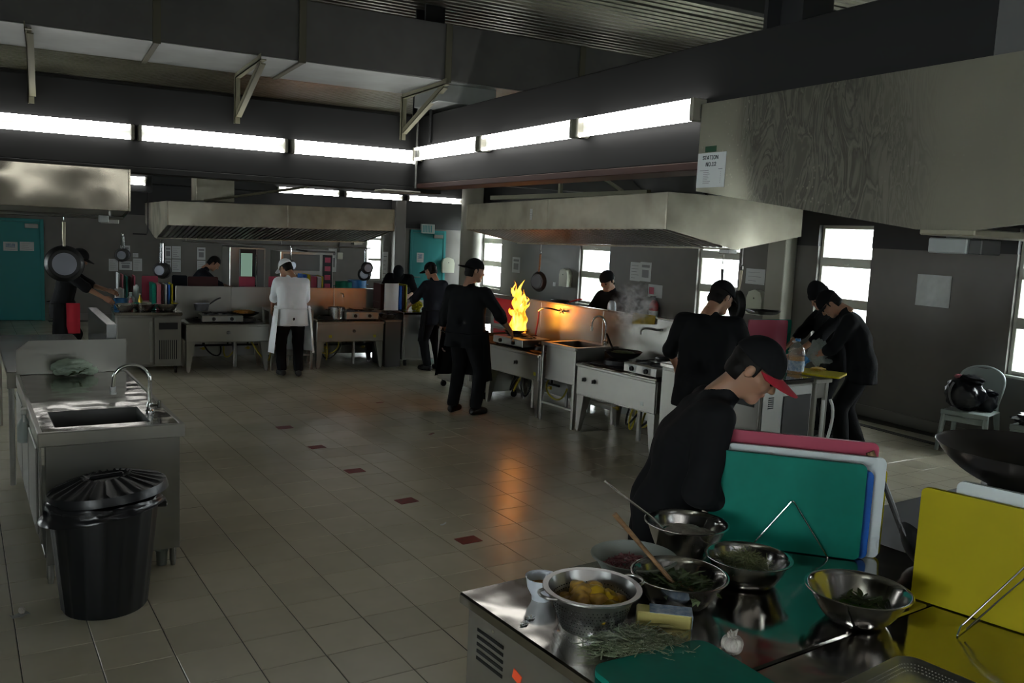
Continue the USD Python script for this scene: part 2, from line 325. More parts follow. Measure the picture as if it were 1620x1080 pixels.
# ---------------------------------------------------------------- the room
XR, YB, XL, YF, ZC = 9.2, 19.3, -3.4, -2.2, 4.2
ZB = 2.13                                       # where the grey wall tile ends and the black paint begins
WIN_Z = (0.83, 2.41)
wins_r = [(17.95, 19.0), (13.55, 14.6), (10.1, 11.05), (7.70, 8.58), (4.85, 5.81), (1.7, 2.65)]
wins_l = [(-1.9, 0.7), (9.2, 10.4), (13.0, 14.4)]
wins_f = [(2.7, 3.35)]
wins_b = [(6.42, 6.82)]

def wall_with_holes(a0, a1, z0, z1, holes, hz, fixed, th, axis):
    """wall of thickness th in the plane x=fixed (axis 'x') or y=fixed (axis 'y'), piers and spandrels around the holes"""
    rects, edges = [], sorted(holes)
    at = a0
    for h0, h1 in edges:
        rects.append((at, h0, z0, z1))
        if hz[0] > z0: rects.append((h0, h1, z0, min(hz[0], z1)))
        if hz[1] < z1: rects.append((h0, h1, max(hz[1], z0), z1))
        at = h1
    rects.append((at, a1, z0, z1))
    return join(*[box(fixed, fixed + th, r[0], r[1], r[2], r[3]) if axis == 'x' else box(r[0], r[1], fixed, fixed + th, r[2], r[3]) for r in rects if r[1] - r[0] > 1e-4 and r[3] - r[2] > 1e-4])

wr = thing('wall_right', 'dark grey tiled wall with tall windows, black above', None, kind='structure')
obj('wall_tiling', wall_with_holes(YF, YB, 0, ZB, wins_r, WIN_Z, XR, 0.2, 'x'), 'wall', wr, smooth=False)
obj('painted_band', wall_with_holes(YF, YB, ZB, ZC, wins_r, WIN_Z, XR - 0.012, 0.21, 'x'), 'black_paint', wr, smooth=False)
wb = thing('wall_back', 'dark grey far wall, black above the doors', None, kind='structure')
obj('wall_tiling', wall_with_holes(XL, XR + 0.2, 0, ZB, wins_b, (0.9, 2.0), YB, 0.2, 'y'), 'wall', wb, smooth=False)
obj('painted_band', box(XL, XR + 0.2, YB - 0.012, YB + 0.2, ZB, ZC), 'black_paint', wb, smooth=False)
wl = thing('wall_left', 'wall beyond the frame with wide windows', None, kind='structure')
LZ = (0.95, 2.35)
obj('wall_tiling', wall_with_holes(YF, YB, 0, ZB, wins_l, LZ, XL - 0.2, 0.2, 'x'), 'wall', wl, smooth=False)
obj('painted_band', wall_with_holes(YF, YB, ZB, ZC, wins_l, LZ, XL - 0.2, 0.212, 'x'), 'black_paint', wl, smooth=False)
wf = thing('wall_front', 'wall behind the camera', None, kind='structure')
obj('wall_tiling', wall_with_holes(XL - 0.2, XR + 0.2, 0, ZC, wins_f, LZ, YF - 0.2, 0.2, 'y'), 'wall', wf, smooth=False)

# skirting and floor drain along the window wall
obj('baseboard_right', join(box(XR - 0.02, XR, YF, YB, 0, 0.14, 0.006)), 'skirting', kind='structure')
obj('baseboard_back', box(XL, XR, YB - 0.02, YB, 0, 0.14, 0.006), 'skirting', kind='structure')
dr = thing('trim', 'narrow dark drain channel in the floor along the window wall', None, kind='structure')
obj('channel', join(box(8.62, 8.73, -1.0, 19.0, 0.001, 0.006)), 'drain', dr)

# windows: aluminium frames, two transoms, three panes
def window(n, y0, y1, z0, z1, x, th, bars, mull=()):
    w = thing('window_%d' % n, 'tall aluminium framed window with three panes', None, kind='structure')
    f = 0.045
    x0, x1 = x + th * 0.25, x + th * 0.75
    obj('frame', join(box(x0, x1, y0, y0 + f, z0, z1, 0.004), box(x0, x1, y1 - f, y1, z0, z1, 0.004), box(x0, x1, y0 + f, y1 - f, z1 - f, z1, 0.004), box(x0, x1, y0 + f, y1 - f, z0, z0 + f, 0.004)), 'alu', w)
    obj('sill', box(x - 0.03 if x > 0 else x + th - 0.05, x + 0.05 if x > 0 else x + th + 0.03, y0 - 0.02, y1 + 0.02, z0 - 0.03, z0, 0.005), 'alu', w)
    zs = [z0 + f]
    for b0, b1 in bars:
        obj('transom', box(x0 - 0.006, x1 + 0.006, y0 + f, y1 - f, b0, b1, 0.004), 'alu', w)
        zs += [b0, b1]
    zs.append(z1 - f)
    for m0 in mull:
        obj('mullion', box(x0 - 0.004, x1 + 0.004, m0 - 0.03, m0 + 0.03, z0 + f, z1 - f, 0.004), 'alu', w)
    xm = (x0 + x1) / 2
    for k in range(0, len(zs), 2):
        obj('pane', box(xm - 0.003, xm + 0.003, y0 + f, y1 - f, zs[k], zs[k + 1]), 'glass', w, smooth=False)
    if x > 0: obj('latch', join(box(x0 - 0.03, x0, (y0 + y1) / 2 - 0.05, (y0 + y1) / 2 + 0.05, bars[-1][0] + 0.03, bars[-1][0] + 0.05, 0.004), box(x0 - 0.045, x0 - 0.03, (y0 + y1) / 2 - 0.01, (y0 + y1) / 2 + 0.06, bars[-1][0] + 0.03, bars[-1][0] + 0.05, 0.003)), 'alu', w)
for k, (a, b) in enumerate(wins_r): window(k + 1, a, b, WIN_Z[0], WIN_Z[1], XR, 0.2, [(1.335, 1.455), (1.865, 1.985)])
for k, (a, b) in enumerate(wins_l): window(k + 7, a, b, LZ[0], LZ[1], XL - 0.2, 0.2, [(1.85, 1.93)], mull=((2 * a + b) / 3, (a + 2 * b) / 3))

for k, (a, b) in enumerate(wins_f):
    w = thing('window_%d' % (20 + k), 'wide aluminium framed window behind the camera', None, kind='structure'); y0, y1, f = YF - 0.15, YF - 0.05, 0.045
    obj('frame', join(box(a, a + f, y0, y1, LZ[0], LZ[1], 0.004), box(b - f, b, y0, y1, LZ[0], LZ[1], 0.004), box(a + f, b - f, y0, y1, LZ[1] - f, LZ[1], 0.004), box(a + f, b - f, y0, y1, LZ[0], LZ[0] + f, 0.004), box((a + b) / 2 - 0.03, (a + b) / 2 + 0.03, y0, y1, LZ[0] + f, LZ[1] - f, 0.004)), 'alu', w)
    for x0, x1 in ((a + f, (a + b) / 2 - 0.03), ((a + b) / 2 + 0.03, b - f)): obj('pane', box(x0, x1, YF - 0.103, YF - 0.097, LZ[0] + f, LZ[1] - f), 'glass', w, smooth=False)
for k, (a, b) in enumerate(wins_b):
    w = thing('window_%d' % (30 + k), 'narrow far window behind a hanging pan', None, kind='structure'); y0, y1, f = YB + 0.05, YB + 0.15, 0.04
    obj('frame', join(box(a, a + f, y0, y1, 0.9, 2.0, 0.004), box(b - f, b, y0, y1, 0.9, 2.0, 0.004), box(a + f, b - f, y0, y1, 2.0 - f, 2.0, 0.004), box(a + f, b - f, y0, y1, 0.9, 0.9 + f, 0.004)), 'alu', w)
    for z in (1.35, 1.82): obj('transom', box(a + f, b - f, y0, y1, z, z + 0.05, 0.004), 'alu', w)
    for z0, z1 in ((0.94, 1.35), (1.40, 1.82), (1.87, 1.96)): obj('pane', box(a + f, b - f, YB + 0.097, YB + 0.103, z0, z1), 'glass', w, smooth=False)
# columns against the window wall
obj('trim_2', join(box(XR - 0.22, XR, 8.96, 9.30, 0, ZC, 0.01)), 'column', kind='structure')
obj('trim_3', cyl((8.72, 18.6, 0), (8.72, 18.6, ZC), 0.25, n=32), 'column', kind='structure')
obj('trim_4', box(7.0, 7.25, YB - 0.3, YB, 0, ZC, 0.01), 'wall', kind='structure')

# floor tiles: square, laid slightly off the wall line
fl = thing('floor', 'beige square floor tiles with dark grout', None, kind='structure')
obj('grout_bed', box(XL - 0.2, XR + 0.2, YF - 0.2, YB + 0.2, -0.12, -0.003), 'grout', fl, smooth=False)
TS = 0.32
YAW = 0.07827
ti, tj, t0 = np.array([math.cos(YAW), math.sin(YAW)]), np.array([math.sin(YAW), -math.cos(YAW)]), np.array([1.0763, 5.2523])
RM, CM = np.array([RIGHT, DOWN, FWD]), np.array([0, 0, 2.0827])
def project(p):
    c = (np.asarray(p, float) - CM) @ RM.T
    return np.stack([810 + 1383.35 * c[..., 0] / c[..., 2], 540 + 1383.35 * c[..., 1] / c[..., 2]], -1), c[..., 2]
cells = []
for i in range(-70, 75):
    for j in range(-70, 45):
        o = t0 + (i + 0.5) * TS * ti + (j + 0.5) * TS * tj
        if not (XL + 0.2 < o[0] < XR - 0.16 and YF + 0.2 < o[1] < YB - 0.16): continue
        q, d = project([o[0], o[1], 0.0])
        inside = d > 0.5 and -60 < q[0] < 1680 and 380 < q[1] < 1150
        hid = inside and ((q[0] > 760 and q[1] > 930) or (q[0] > 1120 and q[1] > 760) or (60 < q[0] < 285 and 690 < q[1] < 890) or (1040 < q[0] < 1330 and 600 < q[1]) or (q[0] > 1370 and q[1] > 740))
        cells.append((0 if (inside and not hid) else 1, d if d > 0 else 99, i, j, o))
cells.sort(key=lambda c: c[:2])
def tile_mesh(o, near):
    h = TS / 2 - (0.0022 if near else 0.002)
    if not near:
        v = np.array([[-h, -h, 0], [h, -h, 0], [h, h, 0], [-h, h, 0]]); f = [[0, 1, 2], [0, 2, 3]]
        m = TM(v, f)
    else:
        b = 0.0025
        v = [[-h, -h, -0.006], [h, -h, -0.006], [h, h, -0.006], [-h, h, -0.006], [-h, -h, -b], [h, -h, -b], [h, h, -b], [-h, h, -b], [-h + b, -h + b, 0], [h - b, -h + b, 0], [h - b, h - b, 0], [-h + b, h - b, 0]]
        f = [[8, 9, 10], [8, 10, 11]]
        for a in (0, 4):
            for k in range(4):
                k2 = (k + 1) % 4; f += [[a + k, a + k2, a + 4 + k2], [a + k, a + 4 + k2, a + 4 + k]]
        m = TM(v, f)
    x, y = m.vertices[:, 0].copy(), m.vertices[:, 1].copy()
    return TM(np.c_[o[0] + x * ti[0] - y * tj[0], o[1] + x * ti[1] - y * tj[1], m.vertices[:, 2]], m.faces)
rest = []
rng = random.Random(3)
for k, (out, d, i, j, o) in enumerate(cells):
    if k < 300: obj('tile', tile_mesh(o, True), 'tile%d' % rng.choice([0, 0, 1, 2, 3]), fl, smooth=False)
    else: rest.append(tile_mesh(o, False))
obj('distant_tiles', join(*rest), 'tile0', fl, smooth=False, kind='stuff')

# roof: ribbed metal sheet, ribs along x
ce = thing('ceiling', 'dark ribbed metal roof sheeting over steel stubs', None, kind='structure')
def corrugated(y0, y1, pitch=0.11, d=0.035):
    prof, y = [], y0
    while y < y1: prof += [(y, 0), (y + pitch * 0.35, 0), (y + pitch * 0.5, d), (y + pitch * 0.85, d)]; y += pitch
    P = np.array([[[x, a, ZC + z] for a, z in prof] for x in (XL - 0.2, 0.4, 4.0, XR + 0.2)])
    return sheet(P, 0.002)
for a in range(-2, 20, 3): obj('roof_sheet', corrugated(a - 0.25, a + 3 - 0.25), 'roof', ce, smooth=False)
obj('roof_cover', box(XL - 0.3, XR + 0.3, YF - 0.3, YB + 0.3, ZC + 0.05, ZC + 0.15), 'black_paint', ce, smooth=False)
for x, y in ((3.29, 3.33), (3.29, 8.15), (-1.0, 8.2), (3.29, -1.2)):
    obj('roof_stub', join(box(x - 0.1, x + 0.1, y - 0.13, y - 0.105, 3.1, ZC + 0.02), box(x - 0.1, x + 0.1, y + 0.105, y + 0.13, 3.1, ZC + 0.02), box(x - 0.012, x + 0.012, y - 0.105, y + 0.105, 3.1, ZC + 0.02)), 'black_paint', ce, smooth=False)
for y in (5.9, 11.5, 15.5): obj('purlin', box(XL, XR, y - 0.05, y + 0.05, ZC - 0.16, ZC - 0.005, 0.004), 'black_paint', ce, smooth=False)

# deep black beams that carry the lights
BX, BY = 3.17, 8.05
t5 = thing('trim_5', 'deep dark beam along the room with a row of tube lights', None, kind='structure')
obj('web', box(XL, BX + 0.25, BY, BY + 0.24, 2.5, 3.16, 0.006), 'beam', t5)
obj('flange', box(XL, BX + 0.25, BY - 0.012, BY + 0.252, 2.45, 2.5, 0.004), 'beam', t5)
t6 = thing('trim_6', 'deep dark beam crossing toward the near corner with tube lights', None, kind='structure')
obj('web', box(BX, BX + 0.24, YF, BY - 0.002, 2.53, 3.16, 0.006), 'beam', t6)
obj('flange', box(BX - 0.012, BX + 0.252, YF, BY - 0.014, 2.485, 2.53, 0.004), 'rust', t6)
obj('trim_7', box(XL, XR, 18.9, YB - 0.013, 2.75, 3.2, 0.01), 'black_paint', kind='structure')
obj('trim_8', box(4.3, XR - 0.013, 10.9, 11.1, 2.75, 3.1, 0.01), 'black_paint', kind='structure')

# doors
def door(n, x0, x1, z1, label, hinge=True):
    d = thing('door_%d' % n, label, None, kind='structure')
    y = YB - 0.012
    obj('leaf', box(x0, x1, y - 0.045, y - 0.002, 0.01, z1, 0.004), 'teal', d)
    obj('frame', join(box(x0 - 0.06, x0, y - 0.06, y, 0, z1 + 0.06, 0.004), box(x1, x1 + 0.06, y - 0.06, y, 0, z1 + 0.06, 0.004), box(x0, x1, y - 0.06, y, z1 + 0.003, z1 + 0.06, 0.004)), 'teal', d)
    obj('door_closer', box(x1 - 0.26, x1 - 0.03, y - 0.10, y - 0.046, z1 - 0.12, z1 - 0.03, 0.01), 'steel_dull', d)
    obj('handle', join(cyl((x0 + 0.08, y - 0.046, 1.0), (x0 + 0.08, y - 0.10, 1.0), 0.012), cyl((x0 + 0.08, y - 0.095, 1.0), (x0 + 0.20, y - 0.095, 1.0), 0.010)), 'steel_dull', d)
    return d
door(1, -1.05, -0.13, 1.90, 'flat teal steel door at the far end')
door(2, 7.52, 8.30, 2.04, 'flat teal steel door beside the round column')

# ---------------------------------------------------------------- duct, brackets, lights
dc = thing('air_duct', 'large square galvanised air duct running under the roof', 'duct', (0, 7.05, 3.36))
DX = [-3.3, -2.0, -0.55, 0.68, 1.62, 1.80, 2.86, 3.9, 5.2, 6.6]
DSEG = [(-3.3, -0.9), (-0.9, 0.72), (0.72, 1.78), (1.78, 3.02), (3.02, 4.35), (4.35, 5.3), (5.3, 7.6)]
for a, b in DSEG:
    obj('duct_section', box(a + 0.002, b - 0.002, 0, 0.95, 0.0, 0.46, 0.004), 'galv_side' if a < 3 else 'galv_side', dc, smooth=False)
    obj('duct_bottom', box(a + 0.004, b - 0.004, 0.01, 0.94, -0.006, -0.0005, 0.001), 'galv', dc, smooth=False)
    obj('duct_flange', join(box(b - 0.028, b + 0.028, -0.022, -0.001, -0.02, 0.46, 0.002), box(b - 0.02, b + 0.02, -0.02, 0.95, -0.022, -0.0065, 0.002)), 'flange', dc)
obj('branch_box', box(3.0, 3.55, 0.12, 0.7, -0.16, -0.007, 0.004), 'galv', dc)

def bracket(x, label):
    b = thing('duct_bracket', label, 'bracket', (x, 8.04, 3.33), group=None)
    def angle(p, q, w=0.045):
        p, q = np.array(p), np.array(q)
        a, c, d = frame_of(q - p); m1 = box(-w / 2, w / 2, -0.004, 0.004, 0, np.linalg.norm(q - p)); m2 = box(-w / 2, -w / 2 + 0.006, -0.004, w, 0, np.linalg.norm(q - p))
        R = np.array([[1, 0, 0], np.cross(d, [1.0, 0, 0]), d]).T
        return TM(np.vstack([m1.vertices, m2.vertices]) @ R.T + p, np.vstack([m1.faces, m2.faces + 8]))
    obj('upright', angle((0, -0.03, -0.40), (0, -0.03, 0.0)), 'bracket', b, smooth=False)
    obj('arm', angle((0, -0.02, -0.012), (0, -1.06, -0.012)), 'bracket', b, smooth=False)
    obj('brace', angle((0.012, -0.03, -0.34), (0.012, -0.98, -0.03)), 'bracket', b, smooth=False)
for x, l in ((-0.1, 'drab steel bracket under the duct at the end of the beam near the bare-housing lamp'), (1.47, 'drab steel triangular bracket under the duct, midway along the beam'), (3.0, 'drab steel triangular bracket under the duct in the beam corner')): bracket(x, l)

def light(loc, rz, L, label, group, lit=True):
    t = thing('light_fixture', label, 'light', loc, rz, group)
    # local: x along, front face toward -y
    obj('housing', join(box(0.012, L - 0.012, -0.05, 0, -0.042, 0.042, 0.006)), 'fixture', t)
    for e in (0.012, L - 0.04): obj('lampholder', box(e, e + 0.028, -0.098, -0.0, -0.062, 0.062, 0.006), 'lampholder', t)
    for z in (-0.047, 0.047):
        obj('tube', cyl((0.041, -0.076, z), (L - 0.041, -0.076, z), 0.0150, n=12), 'tube', t)
    return t
for k, (x0, L, l) in enumerate(((-1.95, 1.29, ''), (-0.62, 1.275, 'twin tube light, cut by the picture edge, on the beam along the room'), (0.66, 1.25, 'twin tube light on the beam along the room, second from the picture edge'), (1.92, 1.23, 'twin tube light on the beam along the room, ending at the corner'))):
    if l: light((x0, BY - 0.001, 2.775), 0, L, l, 'twin tube lights on the beams')
for y1, L, l in ((7.95, 1.44, 'twin tube light on the crossing beam, starting at the corner'), (6.49, 1.44, 'twin tube light on the crossing beam, the middle one of three'), (5.03, 1.22, 'twin tube light on the crossing beam, running behind the stained hood')):
    light((BX - 0.001, y1, 2.80), -90, L, l, 'twin tube lights on the beams')
for x0, l in ((4.28, 'far twin tube light cut by the slatted hood, leftmost of the row'), (5.74, 'far twin tube light in the middle of the back row'), (7.2, 'far twin tube light nearest the round column')):
    light((x0, 18.89, 2.80), 0, 1.36, l, 'twin tube lights on the far wall')
obj('trim_11', box(XL, 1.4, 14.3, 14.5, 2.46, 2.95, 0.006), 'black_paint', kind='structure')
for x0, l in ((-0.03, 'twin tube light mostly hidden behind the plain hood, only its right end showing'), (-1.41, 'twin tube light hidden behind the plain hood')): light((x0, 14.299, 2.62), 0, 1.36, l, 'twin tube lights behind the plain hood')
# the two beams of the same ring that lie outside the frame, with their rows of tubes
def lamp_row(parent, loc, rz, L):
    F_ = Fr0(loc, rz)
    obj('lamp_housing', F_(box(0.012, L - 0.012, -0.05, 0, -0.042, 0.042, 0.006)), 'fixture', parent)
    for z in (-0.044, 0.044): obj('lamp_tube', F_(cyl((0.041, -0.076, z), (L - 0.041, -0.076, z), 0.0150, n=12)), 'tube', parent)
def Fr0(loc, rz): return lambda m: xf(m, loc, rz)
t9 = thing('trim_9', 'dark beam of the ring outside the frame', None, kind='structure')
obj('web', box(-3.12, -2.88, YF, BY - 0.02, 2.45, 3.16, 0.006), 'beam', t9)
t10 = thing('trim_10', 'dark beam of the ring behind the camera with tube lights', None, kind='structure')
obj('web', box(-2.87, BX - 0.02, -1.95, -1.7, 2.45, 3.16, 0.006), 'beam', t10)
for k in range(3): lamp_row(t10, (2.4 - 1.5 * k, -1.699, 2.78), 180, 1.44)
# conduit beside the corner, smoke detector plate
cd = thing('conduit', 'thin grey conduit pipe dropping down the beam corner', 'pipe', (3.10, 7.90, 2.5))
obj('pipe', cyl((0, 0, -0.02), (0, 0, 0.66), 0.012), 'steel_dull', cd)
obj('bend', tube(spline([(0, 0, 0.66), (0.01, -0.01, 0.74), (0.05, -0.05, 0.78), (0.25, -0.22, 0.80)], 12), 0.012), 'steel_dull', cd)
obj('ceiling_plate', box(2.72, 3.1, 7.75, 8.0, 2.425, 2.448, 0.01), 'column', label='pale flat plate under the beam corner', cat='vent plate')
cd2 = thing('conduit', 'dark conduit pipe standing on the crossing beam face', 'pipe', (3.155, 7.72, 2.9))
obj('pipe', cyl((0, 0, 0), (0, 0, 0.5), 0.012), 'black_paint', cd2)
# ---------------------------------------------------------------- extractor hoods
def hood(name_label, loc, rz, L, W, H, drop, mat='hood_steel', end_mat=None, slats=(), ry=0, lamp=True, nseam=1):
    """local: x along, y from the front (0) to the back (W), z 0 = lower rim. The underside is a V of filters meeting at the middle."""
    t = thing('extractor_hood', name_label, 'hood', loc, rz, ry=ry)
    th = 0.012
    n = nseam
    for k in range(n):
        a, b = L * k / n, L * (k + 1) / n
        obj('front_panel', box(a + 0.001, b - 0.001, 0, th, 0, H, 0.003), mat, t)
    obj('rear_panel', box(0, L, W - th, W, 0, H, 0.003), mat, t)
    obj('top_panel', box(0, L, th, W - th, H - th, H, 0.002), mat, t)
    pent = Polygon([(0, H), (0, 0), (W * 0.46, -drop), (W * 0.54, -drop), (W, 0), (W, H)])
    for x in (0, L):
        m = ext(pent, th, -th / 2); v = np.asarray(m.vertices)
        obj('end_panel', TM(np.c_[v[:, 2] + (th / 2 + 0.001 if x else -th / 2 - 0.001) + x, v[:, 0], v[:, 1]], m.faces), end_mat or mat, t, smooth=False)
    # filter rails and slats
    for y0, y1 in ((0.02, W * 0.46), (W - 0.02, W * 0.54)):
        z = lambda y: -drop * abs(y - y0) / abs(y1 - y0)
        obj('filter_tray', TM(np.array([[0, y0, 0.02], [L, y0, 0.02], [L, y1, -drop + 0.02], [0, y1, -drop + 0.02]]), np.array([[0, 1, 2], [0, 2, 3]] if y1 > y0 else [[0, 2, 1], [0, 3, 2]])), 'steel_dark', t, smooth=False)
    ns = slats
    for k in range(ns):
        x = 0.05 + (L - 0.1) * (k + 0.5) / ns; w = (L - 0.1) / ns * 0.30
        v = []
        for (dx, dz) in ((-w, 0), (w, 0), (w, 0.018), (-w, 0.018)):
            v += [[x + dx, 0.03, dz - 0.004], [x + dx, W * 0.46 - 0.02, dz - drop + 0.004]]
        i = [[0, 2, 3], [0, 3, 1], [2, 4, 5], [2, 5, 3], [4, 6, 7], [4, 7, 5], [6, 0, 1], [6, 1, 7], [0, 4, 2], [0, 6, 4], [1, 3, 5], [1, 5, 7]]
        obj('filter_slat', TM(v, i), 'steel_dull', t, smooth=False)
    obj('gutter', join(box(0, L, W * 0.46, W * 0.54, -drop - 0.012, -drop + 0.004, 0.003)), mat, t)
    obj('drip_cup', join(box(L - 0.16, L - 0.02, W * 0.47, W * 0.53, -drop - 0.05, -drop - 0.013, 0.004)), 'steel_dull', t)
    return t
H3 = hood('long steel island hood glowing orange inside above the flaming pan', (4.75, 10.28, 2.125), -90, 4.11, 1.61, 0.32, 0.14, slats=44, ry=-1.0, nseam=2)
H2 = hood('steel hood with dark slats over the chef in white', (1.40, 12.35, 2.0), 0, 3.12, 2.95, 0.315, 0.2, slats=44, ry=-1.1, nseam=2)
H1 = hood('plain steel hood with curled light reflections and a frying pan hung below', (-1.6, 7.6, 2.128), 0, 2.17, 1.7, 0.325, 0.06, mat='hood_mirror', slats=0)
H4 = hood('near steel hood with dried swirling water marks and a station notice', (1.80, 0.44, 2.245), 0, 3.6, 1.74, 0.265, 0.105, end_mat='hood_stained', slats=0)
for k, h in ((0, H1), (1, H4)): pass
# the small lamp box under the near hood and the duct riser above it
lb = thing('junction_box', 'small galvanised box fixed under the near hood rim', 'box', (2.6, 1.885, 2.045))
obj('body', box(0, 0.12, -0.07, 0.07, 0.045, 0.095, 0.004), 'galv', lb)
obj('stem', box(0.03, 0.09, -0.03, 0.03, 0.0955, 0.17, 0.003), 'steel_dull', lb)
obj('back_tab', box(0.01, 0.11, -0.115, -0.071, 0.045, 0.093, 0.003), 'steel_dark', lb)
rs = thing('duct_riser', 'grey riser duct standing on the near hood', 'duct', (2.2, 1.0, 2.511))
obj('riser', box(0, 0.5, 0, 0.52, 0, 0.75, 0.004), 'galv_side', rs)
obj('flange', box(-0.02, 0.52, -0.02, 0.54, 0.75, 0.78, 0.003), 'steel_dull', rs)
# supports and round collar above the island hood
hs = thing('angle_frame', 'drab angle frame carrying the island hood', 'frame', (4.9, 9.0, 2.505))
obj('rail', box(-0.02, 0.03, -2.35, 0.9, 0.0, 0.05, 0.003), 'bracket', hs)
obj('post', box(0, 0.04, -0.75, -0.71, 0.051, 0.42, 0.003), 'bracket', hs)
obj('stay', tube([(0.02, -0.95, 0.42), (0.02, -1.9, 0.05)], 0.018, 6), 'bracket', hs)
cl = thing('duct_elbow', 'curved dark grey duct elbow on the island hood', 'duct', (5.5, 7.0, 2.52))
P = []
for a in np.radians(np.linspace(0, 80, 12)):
    P.append((0.0, 0.55 - 0.55 * math.cos(a), 0.02 + 0.55 * math.sin(a) * 0.6))
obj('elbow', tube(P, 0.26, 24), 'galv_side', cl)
obj('collar', cyl((0, 0, -0.01), (0, 0, 0.05), 0.275, n=32), 'galv_side', cl)
hb = thing('duct_box', 'shiny square steel duct box on the slatted hood', 'duct', (1.87, 13.2, 2.36))
obj('box_body', box(0, 0.52, 0, 0.5, 0.0, 0.36, 0.004), 'hood_steel', hb)
obj('stay', tube([(0.1, -0.02, 0.0), (1.2, -0.02, 0.22), (1.6, -0.02, 0.3)], 0.02, 6), 'bracket', hb)
# notices on the hoods
def notice(loc, rz, w, h, label, lines=6, mat='paper', rx=0, title=None, name='notice', ry=0, kind=0):
    """a printed sheet standing in the local x-z plane, its face toward -y, the origin at its lower left corner"""
    t = thing(name, label, 'notice', loc, rz, rx=rx, ry=ry)
    obj('sheet', box(0, w, -0.0012, 0, 0, h), mat, t, smooth=False)
    ms = []
    r = random.Random(int(abs(loc[0] * 1000) + abs(loc[1]) * 77))
    top = h * 0.9
    if title:
        ts = []
        for row, (txt, th_, cx, cz) in enumerate(title):
            m = meshkit.text_mesh(txt, th_, 0.0006, bold=True); v = np.asarray(m.vertices); wd = v[:, 0].max()
            ts.append(TM(np.c_[v[:, 0] - wd / 2 + cx, -0.0013 - v[:, 2], v[:, 1] + cz], m.faces))
        obj('lettering', join(*ts), 'ink', t, smooth=False)
        top = min(c[3] for c in title) - 0.02
    if kind == 0:
        for k in range(lines):
            z = top - (top - h * 0.08) * (k + 0.5) / lines
            ms.append(box(w * 0.12, w * (0.12 + r.uniform(0.35, 0.75)), -0.0018, -0.0012, z - h * 0.012, z + h * 0.012))
    else:
        for (a, b, c, d) in ((0.15, 0.85, 0.72, 0.86), (0.2, 0.8, 0.2, 0.6)):
            ms.append(box(w * a, w * b, -0.0018, -0.0012, h * c, h * d))
    if ms: obj('print', join(*ms), 'ink_soft', t, smooth=False)
    return t
st = notice((1.786, 2.178, 2.255), -90, 0.128, 0.104, 'paper station notice taped to the end of the near hood', lines=0, title=[('STATION', 0.0115, 0.058, 0.084), ('NO.12', 0.0115, 0.062, 0.064)])
ms = [box(0.014, 0.054, -0.0019, -0.0013, 0.0505, 0.0525), box(0.098, 0.116, -0.0019, -0.0013, 0.0535, 0.0555)]
for k, wd in enumerate((0.025, 0.03, 0.022, 0.026, 0.02, 0.034, 0.028)):
    ms.append(box(0.03, 0.03 + wd, -0.0019, -0.0013, 0.045 - k * 0.0055, 0.0465 - k * 0.0055)); ms.append(box(0.108, 0.110, -0.0019, -0.0013, 0.045 - k * 0.0055, 0.0465 - k * 0.0055))
obj('small_print', join(*ms), 'ink_soft', st, smooth=False)
obj('tape', xf(box(0, 0.05, -0.001, 0, 0, 0.018), (1.7855, 2.146, 2.361), -90, 0, 0), 'tape_green', label='scrap of green tape above the station notice', cat='tape', smooth=False)
notice((4.7505, 8.62, 2.26), -90, 0.06, 0.12, 'tiny white label stuck on the front of the island hood', lines=4, mat='paper')
notice((4.80, 6.1645, 2.215), 0, 0.20, 0.13, 'white notice on the corner of the island hood end', lines=4)
notice((6.05, 6.1645, 2.22), 0, 0.16, 0.09, 'small bright foil label on the island hood end', lines=2, mat='galv')
# ---------------------------------------------------------------- measured points: where a sight line meets a plane of the room
def sight(px, py):
    return np.array([(px - 810) / 1383.35, (py - 540) / 1383.35, 1.0]) @ RM
def on_z(px, py, h): d = sight(px, py); return CM + d * (h - CM[2]) / d[2]
def on_y(px, py, Y): d = sight(px, py); return CM + d * (Y - CM[1]) / d[1]
def on_x(px, py, X): d = sight(px, py); return CM + d * (X - CM[0]) / d[0]
class Fr:
    """a local frame of a row of counters: s along its front (left to right), t into it"""
    def __init__(self, o, rz):
        self.o, self.rz = np.array([o[0], o[1], 0.0]), rz; a = math.radians(rz)
        self.ux, self.uy = np.array([math.cos(a), math.sin(a), 0]), np.array([-math.sin(a), math.cos(a), 0])
    def w(self, s, t=0.0, z=0.0): return tuple(self.o + self.ux * s + self.uy * t + np.array([0, 0, z]))
ROW = Fr((4.97, 8.4), -82.5)        # the row with the fire
BACK = Fr((0.0, 12.5), 0.0)         # the row along the far side
FORE = Fr((1.19, 2.52), 7.0)        # the near row: t runs away from the camera, the units lie at t < 0
SINKT = Fr((-0.06, 5.33), 4.5)      # the prep tables

def leg_taper(x, y, z0, z1, w0, w1, sx, sy):
    a, b = w1, w0
    v = []
    for z, w in ((z0, w0), (z1, w1)):
        for dx, dy in ((0, 0), (1, 0), (1, 1), (0, 1)): v.append([x + sx * w * dx, y + sy * w * dy, z])
    f = [[0, 2, 1], [0, 3, 2], [4, 5, 6], [4, 6, 7]]
    for k in range(4):
        k2 = (k + 1) % 4; f += [[k, k2, 4 + k2], [k, 4 + k2, 4 + k]]
    m = TM(v, f)
    if sx * sy < 0: m = TM(m.vertices, np.asarray(m.faces)[:, ::-1])
    return m

